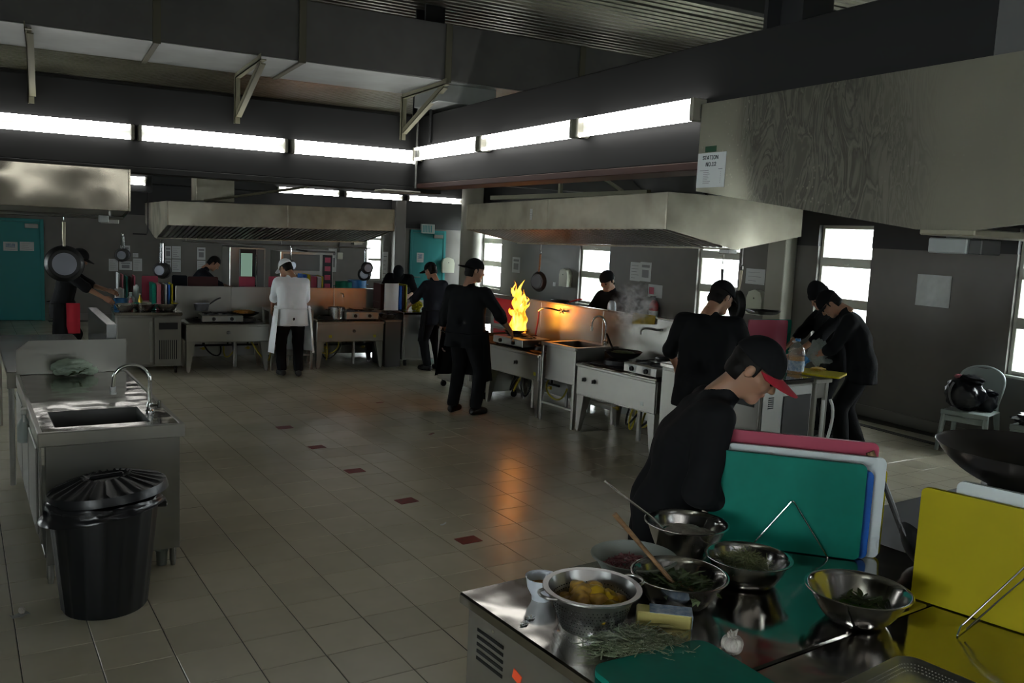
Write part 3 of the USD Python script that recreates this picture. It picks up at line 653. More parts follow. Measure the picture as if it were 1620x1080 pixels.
def stove_counter(label, fr, s0, w, d, top, bot, group=None, knobs=(0.5,), hoses=True, labels=(), seed=1):
    t = thing('stove_counter', label, 'stove', fr.w(s0), fr.rz, group)
    obj('hob_plate', join(box(0, w, 0.0, d, top - 0.03, top, 0.006)), 'steel_top', t)
    obj('burner_plate', box(0.06, w - 0.06, 0.08, d - 0.06, top, top + 0.004, 0.002), 'iron', t)
    n = 2 if w > 0.9 else 1
    for k in range(n):
        cx = w * (k + 0.5) / n
        obj('burner_ring', join(lathe([(0.13, 0.0), (0.16, 0.0), (0.15, 0.045), (0.125, 0.045), (0.13, 0.0)], 20), lathe([(0.0, 0.02), (0.05, 0.02), (0.055, 0.0), (0.0, 0.0)], 14)).apply_translation((cx, d * 0.5, top + 0.004)), 'iron', t)
    obj('apron', join(box(0.01, w - 0.01, -0.002, 0.018, bot, top - 0.031, 0.004), box(0.0, w, -0.022, 0.0, top - 0.045, top - 0.012, 0.006), box(0.01, w - 0.01, 0.0, 0.06, bot - 0.012, bot - 0.001, 0.003)), 'steel', t)
    for x in (0.004, w - 0.02): obj('side_panel', box(x, x + 0.016, 0.019, d - 0.02, bot, top - 0.031, 0.003), 'steel', t)
    obj('rear_panel', box(0.022, w - 0.022, d - 0.02, d - 0.004, bot, top - 0.031, 0.003), 'steel', t)
    obj('under_tray', box(0.022, w - 0.022, 0.02, d - 0.022, bot, bot + 0.012), 'steel_dark', t)
    for sx, x in ((1, 0.012), (-1, w - 0.012)):
        for sy, y in ((1, 0.012), (-1, d - 0.012)):
            obj('leg', join(leg_taper(x, y, 0.02, bot - 0.0125, 0.045, 0.11, sx, sy), cyl((x + sx * 0.022, y + sy * 0.022, 0), (x + sx * 0.022, y + sy * 0.022, 0.0195), 0.02, n=10)), 'steel', t, smooth=False)
    for k in knobs:
        obj('gas_knob', join(cyl((w * k, -0.003, bot + (top - bot) * 0.5), (w * k, -0.03, bot + (top - bot) * 0.5), 0.024, 0.02, n=16), box(w * k - 0.004, w * k + 0.004, -0.045, -0.030, bot + (top - bot) * 0.5 - 0.018, bot + (top - bot) * 0.5 + 0.018, 0.002)), 'steel_dark', t)
    for k, m in labels:
        obj('sticker', box(w * k - 0.022, w * k + 0.022, -0.004, -0.0025, bot + 0.05, bot + 0.09), m, t, smooth=False)
    if hoses:
        r = random.Random(seed)
        obj('gas_pipe', join(tube([(0.08, d * 0.6, bot - 0.10), (w - 0.08, d * 0.6, bot - 0.10)], 0.014), *[tube([(x, d * 0.6, bot - 0.10), (x, d * 0.6, bot + 0.005)], 0.012) for x in (w * 0.25, w * 0.55, w * 0.8)]), 'iron', t)
        for x in (w * 0.25, w * 0.8):
            obj('gas_valve', join(box(x - 0.018, x + 0.018, d * 0.6 - 0.04, d * 0.6 - 0.01, bot - 0.16, bot - 0.12, 0.004), tube([(x - 0.05, d * 0.6 - 0.045, bot - 0.14), (x + 0.03, d * 0.6 - 0.045, bot - 0.14)], 0.007, 6)), 'brass', t)
        for q in range(4):
            x = w * r.uniform(0.2, 0.85); dx = r.uniform(-0.12, 0.12)
            obj('hose', tube(spline([(x, d * 0.55, bot - 0.03), (x + dx, d * 0.45, bot - 0.20), (x + dx * 2, d * 0.5, 0.10 + r.uniform(0, 0.12)), (x + dx * 3, d * 0.7, bot - 0.12)], 16), 0.011), 'rubber' if q % 2 else 'hose_yellow', t)
        obj('drain_pipe', tube([(w * 0.62, d * 0.4, bot - 0.013), (w * 0.62, d * 0.4, 0.03)], 0.026, 12), 'steel', t)
    return t

def gooseneck(name, parent, base, h, reach, ang, r=0.0115, mat='chrome'):
    """a swan-neck tap on a base with two lever handles; part of its sink"""
    a = math.radians(ang); c, s = math.cos(a), math.sin(a); rr = reach / 2
    pts = [(0, 0, 0.05), (0, 0, h * 0.5), (0, 0, h - rr)] + [(rr - rr * math.cos(q), 0, h - rr + rr * math.sin(q)) for q in np.radians(np.linspace(15, 165, 11))] + [(reach, 0, h - rr - 0.035)]
    pts = [(base[0] + x * c, base[1] + x * s, base[2] + z) for x, _, z in pts]
    f = obj(name, join(tube(pts, r, 12), lathe([(0, 0), (0.028, 0), (0.028, 0.012), (0.02, 0.02), (0.02, 0.055), (0.014, 0.065), (0, 0.065)], 20).apply_translation(base)), mat, parent)
    e = pts[-1]
    obj('nozzle', join(cyl((e[0], e[1], e[2] + 0.004), (e[0], e[1], e[2] - 0.03), 0.016, 0.013, n=14), cyl((e[0], e[1], e[2] - 0.03), (e[0], e[1], e[2] - 0.042), 0.019, n=14)), 'white_plastic' if mat == 'chrome' else mat, f)
    obj('lever', join(cyl((base[0] - 0.015 * s, base[1] + 0.015 * c, base[2] + 0.045), (base[0] - 0.02 * s - 0.055 * c, base[1] + 0.02 * c - 0.055 * s, base[2] + 0.05), 0.009, n=10), cyl((base[0] - 0.02 * s - 0.055 * c, base[1] + 0.02 * c - 0.055 * s, base[2] + 0.03), (base[0] - 0.02 * s - 0.055 * c, base[1] + 0.02 * c - 0.055 * s, base[2] + 0.075), 0.012, n=10)), mat, f)
    return f

def basin(x0, x1, y0, y1, top, depth, th=0.004):
    """an open steel bowl hung below the top"""
    o = [box(x0, x1, y0, y1, top - depth, top - depth + th), box(x0, x0 + th, y0, y1, top - depth, top), box(x1 - th, x1, y0, y1, top - depth, top), box(x0 + th, x1 - th, y0, y0 + th, top - depth, top), box(x0 + th, x1 - th, y1 - th, y1, top - depth, top)]
    return join(*o)

def top_with_hole(x0, x1, y0, y1, h, z0, z1):
    a, b, c, d = h
    return join(box(x0, a, y0, y1, z0, z1), box(b, x1, y0, y1, z0, z1), box(a, b, y0, c, z0, z1), box(a, b, d, y1, z0, z1))

def sink_stand(label, fr, s0, w, d, top, panel_bot, tap=True, tap_ang=-100, tap_at=0.65, group=None):
    t = thing('sink_stand', label, 'sink', fr.w(s0), fr.rz, group)
    h = (0.07, w - 0.07, 0.06, d - 0.14)
    obj('sink_top', join(top_with_hole(0, w, 0, d, h, top - 0.03, top), box(0, w, -0.012, 0.0, top - 0.035, top + 0.006, 0.003)), 'steel', t, smooth=False)
    obj('bowl', basin(h[0], h[1], h[2], h[3], top - 0.001, 0.26), 'steel_dull', t, smooth=False)
    obj('front_panel', box(0.085, w - 0.02, 0.004, 0.016, panel_bot, top - 0.032, 0.003), 'steel', t)
    for x in (0.0, w - 0.035):
        for y in (0.0, d - 0.035): obj('leg', box(x, x + 0.035, y, y + 0.035, 0.0, top - 0.031, 0.004), 'steel', t)
    obj('rail', box(0.036, w - 0.036, 0.006, 0.03, 0.20, 0.224, 0.004), 'steel', t)
    obj('rail', box(0.036, w - 0.036, d - 0.03, d - 0.006, 0.20, 0.224, 0.004), 'steel', t)
    obj('waste_pipe', tube([(w * 0.5, d * 0.45, top - 0.262), (w * 0.5, d * 0.45, 0.02)], 0.024, 12), 'steel_dull', t)
    obj('supply_hose', tube(spline([(w * 0.35, d * 0.7, top - 0.1), (w * 0.30, d * 0.6, 0.42), (w * 0.42, d * 0.5, 0.2), (w * 0.38, d * 0.55, 0.03)], 16), 0.013), 'hose_yellow', t)
    if tap: gooseneck('tap', t, (w * tap_at, d - 0.08, top), 0.30, 0.2, tap_ang)
    return t

def fridge_counter(label, fr, s0, w, d, h, grille='right', z0=0.1, group=None, top='steel_top', doors=1, steel='steel'):
    t = thing('undercounter_fridge', label, 'fridge', fr.w(s0), fr.rz, group)
    obj('cabinet', box(0.004, w - 0.004, 0.02, d - 0.01, z0, h - 0.045, 0.004), steel, t)
    obj('worktop', box(-0.006, w + 0.006, -0.01, d, h - 0.044, h, 0.008), top, t)
    gw = min(0.36, w * 0.42); dx0, dx1 = (0.02, w - gw - 0.01) if grille == 'right' else (gw + 0.01, w - 0.02)
    gx0, gx1 = (w - gw, w - 0.015) if grille == 'right' else (0.015, gw)
    for k in range(doors):
        a, b = dx0 + (dx1 - dx0) * k / doors, dx0 + (dx1 - dx0) * (k + 1) / doors
        dd = obj('door', box(a + 0.004, b - 0.004, -0.004, 0.019, z0 + 0.03, h - 0.07, 0.006), steel, t)
        obj('door_grip', box(b - 0.05, b - 0.012, -0.012, -0.0045, z0 + 0.06, h - 0.12, 0.004), 'steel_dull', dd)
    pn = obj('machine_panel', box(gx0, gx1, 0.0, 0.019, z0 + 0.03, h - 0.07, 0.005), steel, t)
    pw = gx1 - gx0
    obj('display', join(box(gx0 + pw * 0.18, gx1 - pw * 0.12, -0.006, -0.0005, h - 0.23, h - 0.14, 0.002)), 'plastic_black', pn)
    nv = 9
    obj('vent', join(*[box(gx0 + pw * (0.2 + 0.64 * k / (nv - 1)) - 0.006, gx0 + pw * (0.2 + 0.64 * k / (nv - 1)) + 0.006, -0.004, -0.0005, z0 + 0.10, z0 + 0.36) for k in range(nv)]), 'plastic_black', pn, smooth=False)
    for x in (0.07, w - 0.07):
        for y in (0.08, d - 0.08):
            obj('castor', join(cyl((x - 0.014, y, 0.04), (x + 0.014, y, 0.04), 0.04, n=16), box(x - 0.02, x + 0.02, y - 0.02, y + 0.02, 0.06, z0 - 0.001, 0.003)), 'rubber', t)
    return t

# ---- the row with the fire
fridge_counter('undercounter fridge on castors behind the cook at the flaming pan', ROW, -2.48, 1.15, 0.62, 0.86, doors=2)
stove_counter('stove counter with the flaming pan, its front lit orange', ROW, -1.28, 1.10, 0.62, 0.75, 0.44, knobs=(0.6,), labels=((0.93, 'yellow_label'),), seed=4)
sink_stand('open-legged sink stand between the two stove counters', ROW, -0.155, 0.61, 0.62, 0.90, 0.49, tap=False)
sc2 = stove_counter('stove counter with the steaming wok', ROW, 0.49, 1.21, 0.62, 0.76, 0.42, knobs=(0.25, 0.12), labels=((0.85, 'paper'),), seed=9)
fr2 = fridge_counter('undercounter fridge with a yellow board and an oil bottle on top', ROW, 1.74, 1.20, 0.72, 0.94, doors=2)
# its end faces the camera: a dark panel, a small grille
obj('end_panel', box(1.198, 1.206, 0.03, 0.70, 0.12, 0.88, 0.002), 'steel_dull', fr2)
obj('end_vent', join(*[box(1.2062, 1.209, 0.10, 0.17, 0.70 + k * 0.018, 0.71 + k * 0.018) for k in range(6)]), 'plastic_black', fr2, smooth=False)
obj('end_door', box(1.2062, 1.216, 0.30, 0.68, 0.30, 0.80, 0.004), 'iron', fr2)
# the unit on the far side of the row, seen past its end: table with hose
bt = thing('work_table', 'steel table end with dangling hoses behind the two cooks', 'table', ROW.w(2.2, 0.75), ROW.rz)
obj('table_top', box(0, 0.75, 0, 0.24, 0.88, 0.92, 0.006), 'steel', bt)
for x in (0.02, 0.69):
    for y in (0.02, 0.18): obj('leg', box(x, x + 0.04, y, y + 0.04, 0, 0.879, 0.004), 'steel', bt)
obj('apron', join(box(0.7, 0.72, 0.07, 0.17, 0.74, 0.879, 0.003)), 'steel', bt)
obj('hose', join(tube(spline([(0.735, 0.15, 0.72), (0.76, 0.12, 0.5), (0.75, 0.16, 0.2), (0.77, 0.25, 0.02)], 16), 0.014), tube(spline([(0.735, 0.25, 0.72), (0.77, 0.24, 0.45), (0.75, 0.2, 0.1), (0.77, 0.4, 0.02)], 16), 0.014)), 'white_plastic', bt)
# far-side counter that the woman works at
ft = thing('work_table', 'long steel counter behind the splashback where the woman cooks', 'table', ROW.w(-2.4, 0.70), ROW.rz)
obj('table_top', box(0, 4.5, 0.02, 0.70, 0.80, 0.84, 0.006), 'steel', ft)
obj('body', box(0.02, 4.48, 0.04, 0.66, 0.12, 0.799, 0.004), 'steel_dull', ft)
for x in (0.06, 2.2, 4.4):
    for y in (0.1, 0.58): obj('leg', cyl((x, y, 0), (x, y, 0.119), 0.02, n=10), 'steel_dull', ft)
# splashback along the middle
sp = thing('splashback', 'steel splashback behind the flaming pan, reflecting the fire', 'splashback', ROW.w(-2.15, 0.635), ROW.rz)
for a, b in ((0.0, 1.12), (1.12, 2.30), (2.30, 3.45)):
    obj('panel', box(a + 0.001, b - 0.001, 0, 0.03, 0.72, 1.27, 0.004), 'steel', sp)
obj('cap', box(0, 3.45, -0.012, 0.055, 1.271, 1.285, 0.003), 'steel', sp)
for x in (0.05, 1.7, 3.4): obj('foot', box(x - 0.02, x + 0.02, 0.002, 0.028, 0.0, 0.719), 'steel_dull', sp)
tp = obj('wall_tap', join(cyl((1.52, -0.001, 1.20), (1.52, -0.05, 1.20), 0.012), tube(spline([(1.52, -0.05, 1.2), (1.45, -0.10, 1.215), (1.34, -0.16, 1.20), (1.30, -0.17, 1.17)], 12), 0.010)), 'chrome', sp)
obj('cross_handle', join(cyl((1.60, -0.001, 1.20), (1.60, -0.05, 1.20), 0.010), cyl((1.565, -0.05, 1.225), (1.635, -0.05, 1.175), 0.008), cyl((1.565, -0.05, 1.175), (1.635, -0.05, 1.225), 0.008)), 'chrome', tp)
obj('red_hose', tube(spline([(1.30, -0.17, 1.17), (1.28, -0.17, 1.0), (1.24, -0.16, 0.86), (1.22, -0.15, 0.80)], 12), 0.009), 'cut_red', tp)
tp2 = obj('wall_tap', join(cyl((3.25, -0.001, 1.16), (3.25, -0.06, 1.16), 0.014), tube(spline([(3.25, -0.06, 1.16), (3.18, -0.12, 1.17), (3.10, -0.16, 1.15), (3.09, -0.16, 1.10)], 10), 0.013)), 'steel_dull', sp)
# tap at the sink stand
sk = thing('sink_tap', 'swan-neck chrome tap rising over the sink beside the wok', 'tap', ROW.w(0.33, 0.52, 0.90), ROW.rz)
gooseneck('tap', sk, (0.0, 0.0, 0.0), 0.32, 0.2, 190)

# ---- the far row under the slatted hood
fridge_counter('undercounter fridge loaded with bowls and a rack of coloured boards', BACK, 0.76, 0.83, 0.72, 0.835, doors=1, steel='steel_cabinet')
stove_counter('far stove counter between the loaded fridge and the chef in white', BACK, 1.64, 1.12, 0.62, 0.68, 0.43, knobs=(0.5,), seed=2)
sink_stand('far sink stand where the chef in white works', BACK, 2.79, 0.60, 0.62, 0.86, 0.45, tap=False)
stove_counter('far stove counter with a steel pot and a gas range', BACK, 3.44, 1.03, 0.62, 0.71, 0.41, knobs=(0.55,), labels=((0.2, 'yellow_label'), (0.86, 'yellow_label')), seed=7)
fridge_counter('far steel cabinet with boards and a white towel on top', BACK, 4.78, 0.95, 0.72, 0.84, doors=2)
tb = thing('work_table', 'low far table holding bowls between the pot stove and the cabinet', 'table', BACK.w(4.49), 0)
obj('table_top', box(0, 0.27, 0, 0.62, 0.69, 0.72, 0.005), 'steel', tb)
obj('body', box(0.01, 0.26, 0.02, 0.60, 0.0, 0.689, 0.003), 'steel_dark', tb)
sp2 = thing('splashback', 'long low steel splashback behind the chef in white', 'splashback', (1.60, 13.26, 0), 0)
for k in range(4): obj('panel', box(0.77 * k + 0.001, 0.77 * (k + 1) - 0.001, 0, 0.03, 0.66, 1.14, 0.004), 'steel', sp2)
obj('panel', box(3.10, 3.52, 0.0, 0.03, 0.66, 1.17, 0.004), 'steel', sp2)
for x in (0.05, 1.6, 3.4): obj('foot', box(x - 0.02, x + 0.02, 0.002, 0.028, 0.0, 0.659), 'steel_dull', sp2)
obj('wall_tap', join(cyl((2.42, -0.001, 1.06), (2.42, -0.05, 1.06), 0.012), tube(spline([(2.42, -0.05, 1.06), (2.42, -0.12, 1.05), (2.42, -0.14, 1.01)], 8), 0.01)), 'chrome', sp2)
ft2 = thing('work_table', 'long far counter behind the low splashback, boards and ovens on it', 'table', (0.9, 13.35, 0), 0)
obj('table_top', box(0, 4.8, 0, 0.75, 0.86, 0.90, 0.006), 'steel', ft2)
obj('body', box(0.02, 4.78, 0.02, 0.73, 0.1, 0.859, 0.004), 'steel_dull', ft2)
for x in (0.1, 2.4, 4.7):
    for y in (0.1, 0.65): obj('leg', cyl((x, y, 0), (x, y, 0.099), 0.02, n=10), 'steel_dull', ft2)

# ---- prep tables at the picture's edge, laid with the tiles
pt = thing('prep_table', 'steel prep table with a sunk basin, a bag of greens on it', 'table', SINKT.w(0, 0), SINKT.rz)
W, D, H = 0.76, 2.05, 0.88
bh = (0.09, 0.60, 0.16, 0.62)
obj('table_top', join(top_with_hole(0, W, 0, D, bh, H - 0.012, H - 0.004)), 'steel_top', pt, smooth=False)
obj('rim', join(box(-0.006, W + 0.006, -0.006, 0.03, H - 0.075, H + 0.004, 0.004), box(-0.006, 0.02, 0.03, D, H - 0.075, H + 0.002, 0.004), box(W - 0.02, W + 0.006, 0.03, D, H - 0.075, H + 0.002, 0.004)), 'steel', pt)
obj('bowl', basin(*bh, H - 0.004, 0.22), 'steel_dark', pt, smooth=False)
obj('end_panel', box(0.03, W - 0.02, 0.012, 0.03, 0.12, H - 0.076, 0.003), 'steel_cabinet', pt)
for x in (0.05, W - 0.05):
    for y in (0.06, D - 0.06): obj('leg', join(cyl((x, y, 0.03), (x, y, H - 0.08), 0.02, n=12), cyl((x, y, 0), (x, y, 0.03), 0.014, 0.018, n=12)), 'steel_dull', pt)
obj('side_panel', box(0.0, 0.012, 0.02, D - 0.02, 0.25, H - 0.076, 0.003), 'steel', pt)
for k in range(3): obj('side_door', box(-0.012, -0.001, 0.10 + 0.62 * k, 0.68 + 0.62 * k, 0.28, H - 0.10, 0.004), 'steel_dull', pt)
obj('shelf', box(0.02, W - 0.03, 0.04, D - 0.04, 0.16, 0.18, 0.003), 'steel_dull', pt)
gooseneck('tap', pt, (0.645, 0.42, H - 0.004), 0.30, 0.21, 168)
obj('waste_pipe', tube([(0.4, 0.4, H - 0.226), (0.4, 0.4, 0.05)], 0.025), 'white_plastic', pt)
es = slab_poly(Polygon([(0.0, 0.88), (0.0, 1.06), (0.085, 1.13), (W - 0.005, 1.13), (W - 0.005, 0.88)]), 0.012)
obj('end_splash', xf(es, (0, D + 0.012, 0)), 'steel_cabinet', pt, smooth=False)
tb2 = thing('prep_table', 'dark-topped prep table behind the sunk basin table, with a tall side panel', 'table', SINKT.w(-0.06, 2.16), SINKT.rz)
W2, D2 = 0.80, 2.3
obj('table_top', box(0, W2 - 0.12, 0.0, D2, 0.85, 0.885, 0.006), 'steel_mirror', tb2)
obj('apron', box(0.0, W2 - 0.12, -0.012, -0.001, 0.76, 0.884, 0.003), 'steel', tb2)
for x in (0.03, W2 - 0.16):
    for y in (0.05, D2 - 0.05): obj('leg', cyl((x, y, 0), (x, y, 0.85), 0.02, n=12), 'steel_dull', tb2)
m = ext(Polygon([(0, 0.05), (1.15, 0.05), (1.15, 1.26), (0.0, 1.235)]), 0.07); v = np.asarray(m.vertices)
obj('tall_panel', TM(np.c_[W2 - 0.11 + v[:, 2], v[:, 0], v[:, 1]], m.faces), 'steel_mirror', tb2, smooth=False)

# ---- near row: two units back to back with a dark seam between them
ga = thing('undercounter_fridge', 'near steel undercounter fridge whose end shows vent slots and an orange sticker', 'fridge', FORE.w(0, 0), FORE.rz)
LA, DA, HA = 1.75, 0.86, 0.90
obj('cabinet', box(0.03, LA, -DA + 0.01, -0.02, 0.12, HA - 0.041, 0.004), 'steel', ga)
obj('worktop', box(0, LA + 0.02, -DA + 0.004, 0.0, HA - 0.04, HA, 0.006), 'steel_top', ga)
obj('end_panel', box(0.022, 0.0295, -DA + 0.02, -0.03, 0.13, HA - 0.042, 0.002), 'steel', ga)
for k in range(5): obj('vent_slot', box(0.0195, 0.0215, -0.24, -0.09, 0.70 + k * 0.024, 0.711 + k * 0.024), 'plastic_black', ga, smooth=False)
obj('orange_sticker', xf(box(-0.001, 0.001, -0.022, 0.022, -0.016, 0.016), (0.0205, -0.319, 0.742), rx=15), 'orange', ga, smooth=False)
obj('screw', cyl((0.02, -0.18, 0.83), (0.024, -0.18, 0.83), 0.006, n=10), 'chrome', ga)
for k in range(3): obj('door', box(0.06 + k * 0.56, 0.60 + k * 0.56, -0.019, 0.0, 0.15, HA - 0.07, 0.005), 'steel', ga)
for x in (0.1, LA - 0.1):
    for y in (-0.1, -DA + 0.1): obj('castor', cyl((x - 0.015, y, 0.06), (x + 0.015, y, 0.06), 0.06, n=16), 'rubber', ga)
gb = thing('undercounter_fridge', 'near steel counter beyond the seam with the tray and the yellow board rack', 'fridge', FORE.w(0.02, -0.864), FORE.rz)
obj('cabinet', box(0.03, LA, -DA + 0.02, -0.01, 0.12, HA - 0.041, 0.004), 'steel', gb)
obj('worktop', box(0, LA + 0.02, -DA, 0.0, HA - 0.04, HA, 0.006), 'steel_top', gb)
for x in (0.1, LA - 0.1):
    for y in (-0.1, -DA + 0.1): obj('castor', cyl((x - 0.015, y, 0.06), (x + 0.015, y, 0.06), 0.06, n=16), 'rubber', gb)
# the near row's stove units further along
s3 = thing('stove_counter', 'near stove counter with a raised dark plate behind the yellow board', 'stove', FORE.w(1.80, 0.02), FORE.rz)
obj('cabinet', box(0, 1.5, -1.75, 0.0, 0.12, 0.80, 0.006), 'cut_brown', s3)
obj('hob_plate', box(0, 1.5, -1.75, 0.0, 0.801, 0.84, 0.006), 'iron', s3)
obj('raised_box', box(0.10, 1.4, -1.60, -0.62, 0.841, 1.14, 0.01), 'steel_dark', s3)
for k in range(3): obj('cover_plate', box(0.13 + 0.42 * k, 0.53 + 0.42 * k, -1.57, -0.74, 1.141, 1.156, 0.006), 'steel_dull', s3)
for x in (0.08, 1.4):
    for y in (-0.1, -1.65): obj('leg', cyl((x, y, 0), (x, y, 0.119), 0.025, n=12), 'steel_dull', s3)
# ---------------------------------------------------------------- things on the near row
ZT = 0.90
rs1 = random.Random(11)
def bowl_mesh(R, h, rb, th=0.003, n=48):
    """pressed steel mixing bowl: flat foot, curved wall, rolled rim"""
    prof = [(0.0, 0.0), (rb, 0.0)]
    for k in range(1, 9):
        a = k / 8 * math.pi / 2; t_ = k / 8; prof.append((rb + (R - rb) * t_ ** 0.72, h * t_ ** 1.12))
    prof += [(R + 0.010, h), (R + 0.011, h + 0.003), (R + 0.006, h + 0.005), (R - 0.002, h + 0.002)]
    for k in range(7, 0, -1):
        a = k / 8 * math.pi / 2; t_ = k / 8; prof.append((rb + (R - rb) * t_ ** 0.72 - th, h * t_ ** 1.12 + th * 0.4))
    prof += [(rb - th, th), (0.0, th)]
    return lathe(prof, n)

def strands(cx, cy, z, R, n, seed, L=(0.03, 0.07), r=0.0012, dome=0.02, curl=0.4, flat=0.5):
    """a heap of short stems, one mesh"""
    g = random.Random(seed); ms = []
    for k in range(n):
        q = math.sqrt(g.random()) * R; a = g.random() * 6.283; x, y = cx + q * math.cos(a), cy + q * math.sin(a)
        zz = z + dome * (1 - (q / R) ** 2) + g.uniform(0, 0.008); l = g.uniform(*L); b = g.random() * 6.283; e = g.gauss(0, flat * 0.5)
        d = np.array([math.cos(b) * math.cos(e), math.sin(b) * math.cos(e), math.sin(e)]) * l
        p = np.array([x, y, zz]); s = np.array([g.gauss(0, curl), g.gauss(0, curl), g.gauss(0, curl * 0.4)]) * l * 0.3
        ms.append(tube([p - d / 2, p + s * 0.5, p + d / 2], [r, r, r * 0.5], 4))
    m = join(*ms); v = np.asarray(m.vertices); v[:, 2] = np.maximum(v[:, 2], z - 0.001); return TM(v, m.faces)

def leaves(cx, cy, z, R, n, seed, L=(0.03, 0.06), dome=0.02):
    g = random.Random(seed); vs, fs = [], []
    for k in range(n):
        q = math.sqrt(g.random()) * R; a = g.random() * 6.283; p = np.array([cx + q * math.cos(a), cy + q * math.sin(a), z + dome * (1 - (q / R) ** 2) + g.uniform(0, 0.012)])
        b, e, l = g.random() * 6.283, g.uniform(-0.3, 0.6), g.uniform(*L); w = l * g.uniform(0.25, 0.45)
        d = np.array([math.cos(b) * math.cos(e), math.sin(b) * math.cos(e), math.sin(e)]); s = np.cross(d, [0, 0, 1]); s /= np.linalg.norm(s); u = np.cross(s, d)
        o = len(vs)
        for t, ww, up in ((0, 0.1, 0), (0.3, 1, 0.1), (0.65, 0.8, 0.1), (1, 0.05, -0.1)):
            vs += [p + d * l * t - s * w * ww / 2 + u * up * l * 0.4, p + d * l * t + s * w * ww / 2 + u * up * l * 0.4]
        for t in range(3): fs += [[o + 2 * t, o + 2 * t + 1, o + 2 * t + 3], [o + 2 * t, o + 2 * t + 3, o + 2 * t + 2]]
    v = np.array(vs); v[:, 2] = np.maximum(v[:, 2], z - 0.001)
    return TM(v, fs)

def bowl(px, py, R, h, rb, label, mat='bowl_steel', name='mixing_bowl', zt=ZT):
    c = on_z(px, py, zt + h)
    t = thing(name, label, 'bowl', (c[0], c[1], zt + 0.0005))
    obj('shell', bowl_mesh(R, h, rb), mat, t, smooth=50)
    return t, c
# deep bowl with a ladle handle and minced food
b1, c1 = bowl(1086, 826, 0.148, 0.140, 0.078, 'deep steel bowl farthest from the camera with a steel ladle standing in it')
mn = obj('chopped_garlic', lump((c1[0], c1[1], ZT + 0.085), 0.112, 3, 0.25, 4, (1, 1, 0.28), 6), 'garlic', kind='stuff', label='pale brown chopped garlic heaped in the deep steel bowl', cat='garlic')
ld = thing('ladle', 'steel ladle whose handle leans out of the deep bowl', 'ladle', (c1[0] - 0.05, c1[1] + 0.02, ZT + 0.06))
obj('handle', tube([(0, 0, 0.02), (-0.06, 0.05, 0.09), (-0.158, 0.12, 0.17), (-0.21, 0.16, 0.215)], [0.004, 0.004, 0.005, 0.006], 8), 'bowl_steel', ld)
obj('scoop', lathe([(0, 0), (0.03, 0.006), (0.04, 0.022), (0.042, 0.022), (0.032, 0.003), (0, -0.003)], 20).apply_translation((0.01, 0, 0.03)), 'bowl_steel', ld)
# small bowl of sprigs
b2, c2 = bowl(1184, 880, 0.142, 0.095, 0.085, 'shallow steel bowl of dry herb sprigs in front of the green board')
obj('herb_sprigs', strands(c2[0] - 0.02, c2[1], ZT + 0.062, 0.09, 300, 5, (0.04, 0.09), 0.0012, 0.035, 0.6, 0.9), 'herb_dry', kind='stuff', label='tangle of dry pale green herb sprigs in the shallow bowl', cat='herbs')
# wide bowl of greens with wooden spatula
b3, c3 = bowl(1075, 908, 0.150, 0.100, 0.08, 'wide steel bowl of dark leaves with a wooden spatula leaning in it')
obj('dressing', lathe([(0, 0.046), (0.122, 0.046), (0.116, 0.04), (0, 0.04)], 32).apply_translation((c3[0], c3[1], ZT)), 'herb', kind='stuff', label='dark green dressing pooled in the wide bowl', cat='dressing')
obj('green_leaves', join(leaves(c3[0], c3[1], ZT + 0.052, 0.105, 150, 8, (0.03, 0.07), 0.02), strands(c3[0], c3[1], ZT + 0.06, 0.10, 90, 9, (0.05, 0.09), 0.0014, 0.015, 0.5, 0.3)), 'herb', kind='stuff', label='dark green leaves and stems filling the wide bowl', cat='leaves')
sa = thing('spatula', 'wooden spatula leaning across the wide bowl of leaves', 'spatula', (c3[0] - 0.01, c3[1] - 0.01, ZT + 0.055))
hd = np.array([-0.50, 0.28, 0.62]); hd /= np.linalg.norm(hd)
obj('handle', tube([hd * 0.02, hd * 0.18, hd * 0.33], [0.008, 0.0075, 0.009], 10), 'wood', sa)
obj('blade', xf(ext(rrect(0.11, 0.055, 0.02), 0.006), (0.045, -0.025, 0.0), rz=-18, ry=20), 'wood', sa)
# glass bowl of sliced red onion
b4, c4 = bowl(1003, 879, 0.142, 0.085, 0.07, 'pale plastic bowl of sliced red onion behind the colander', 'film_white')
obj('red_onion_slices', strands(c4[0], c4[1] + 0.01, ZT + 0.03, 0.095, 170, 21, (0.03, 0.06), 0.004, 0.035, 0.9, 0.5), 'onion', kind='stuff', label='sliced red onion heaped in the pale bowl', cat='onion')
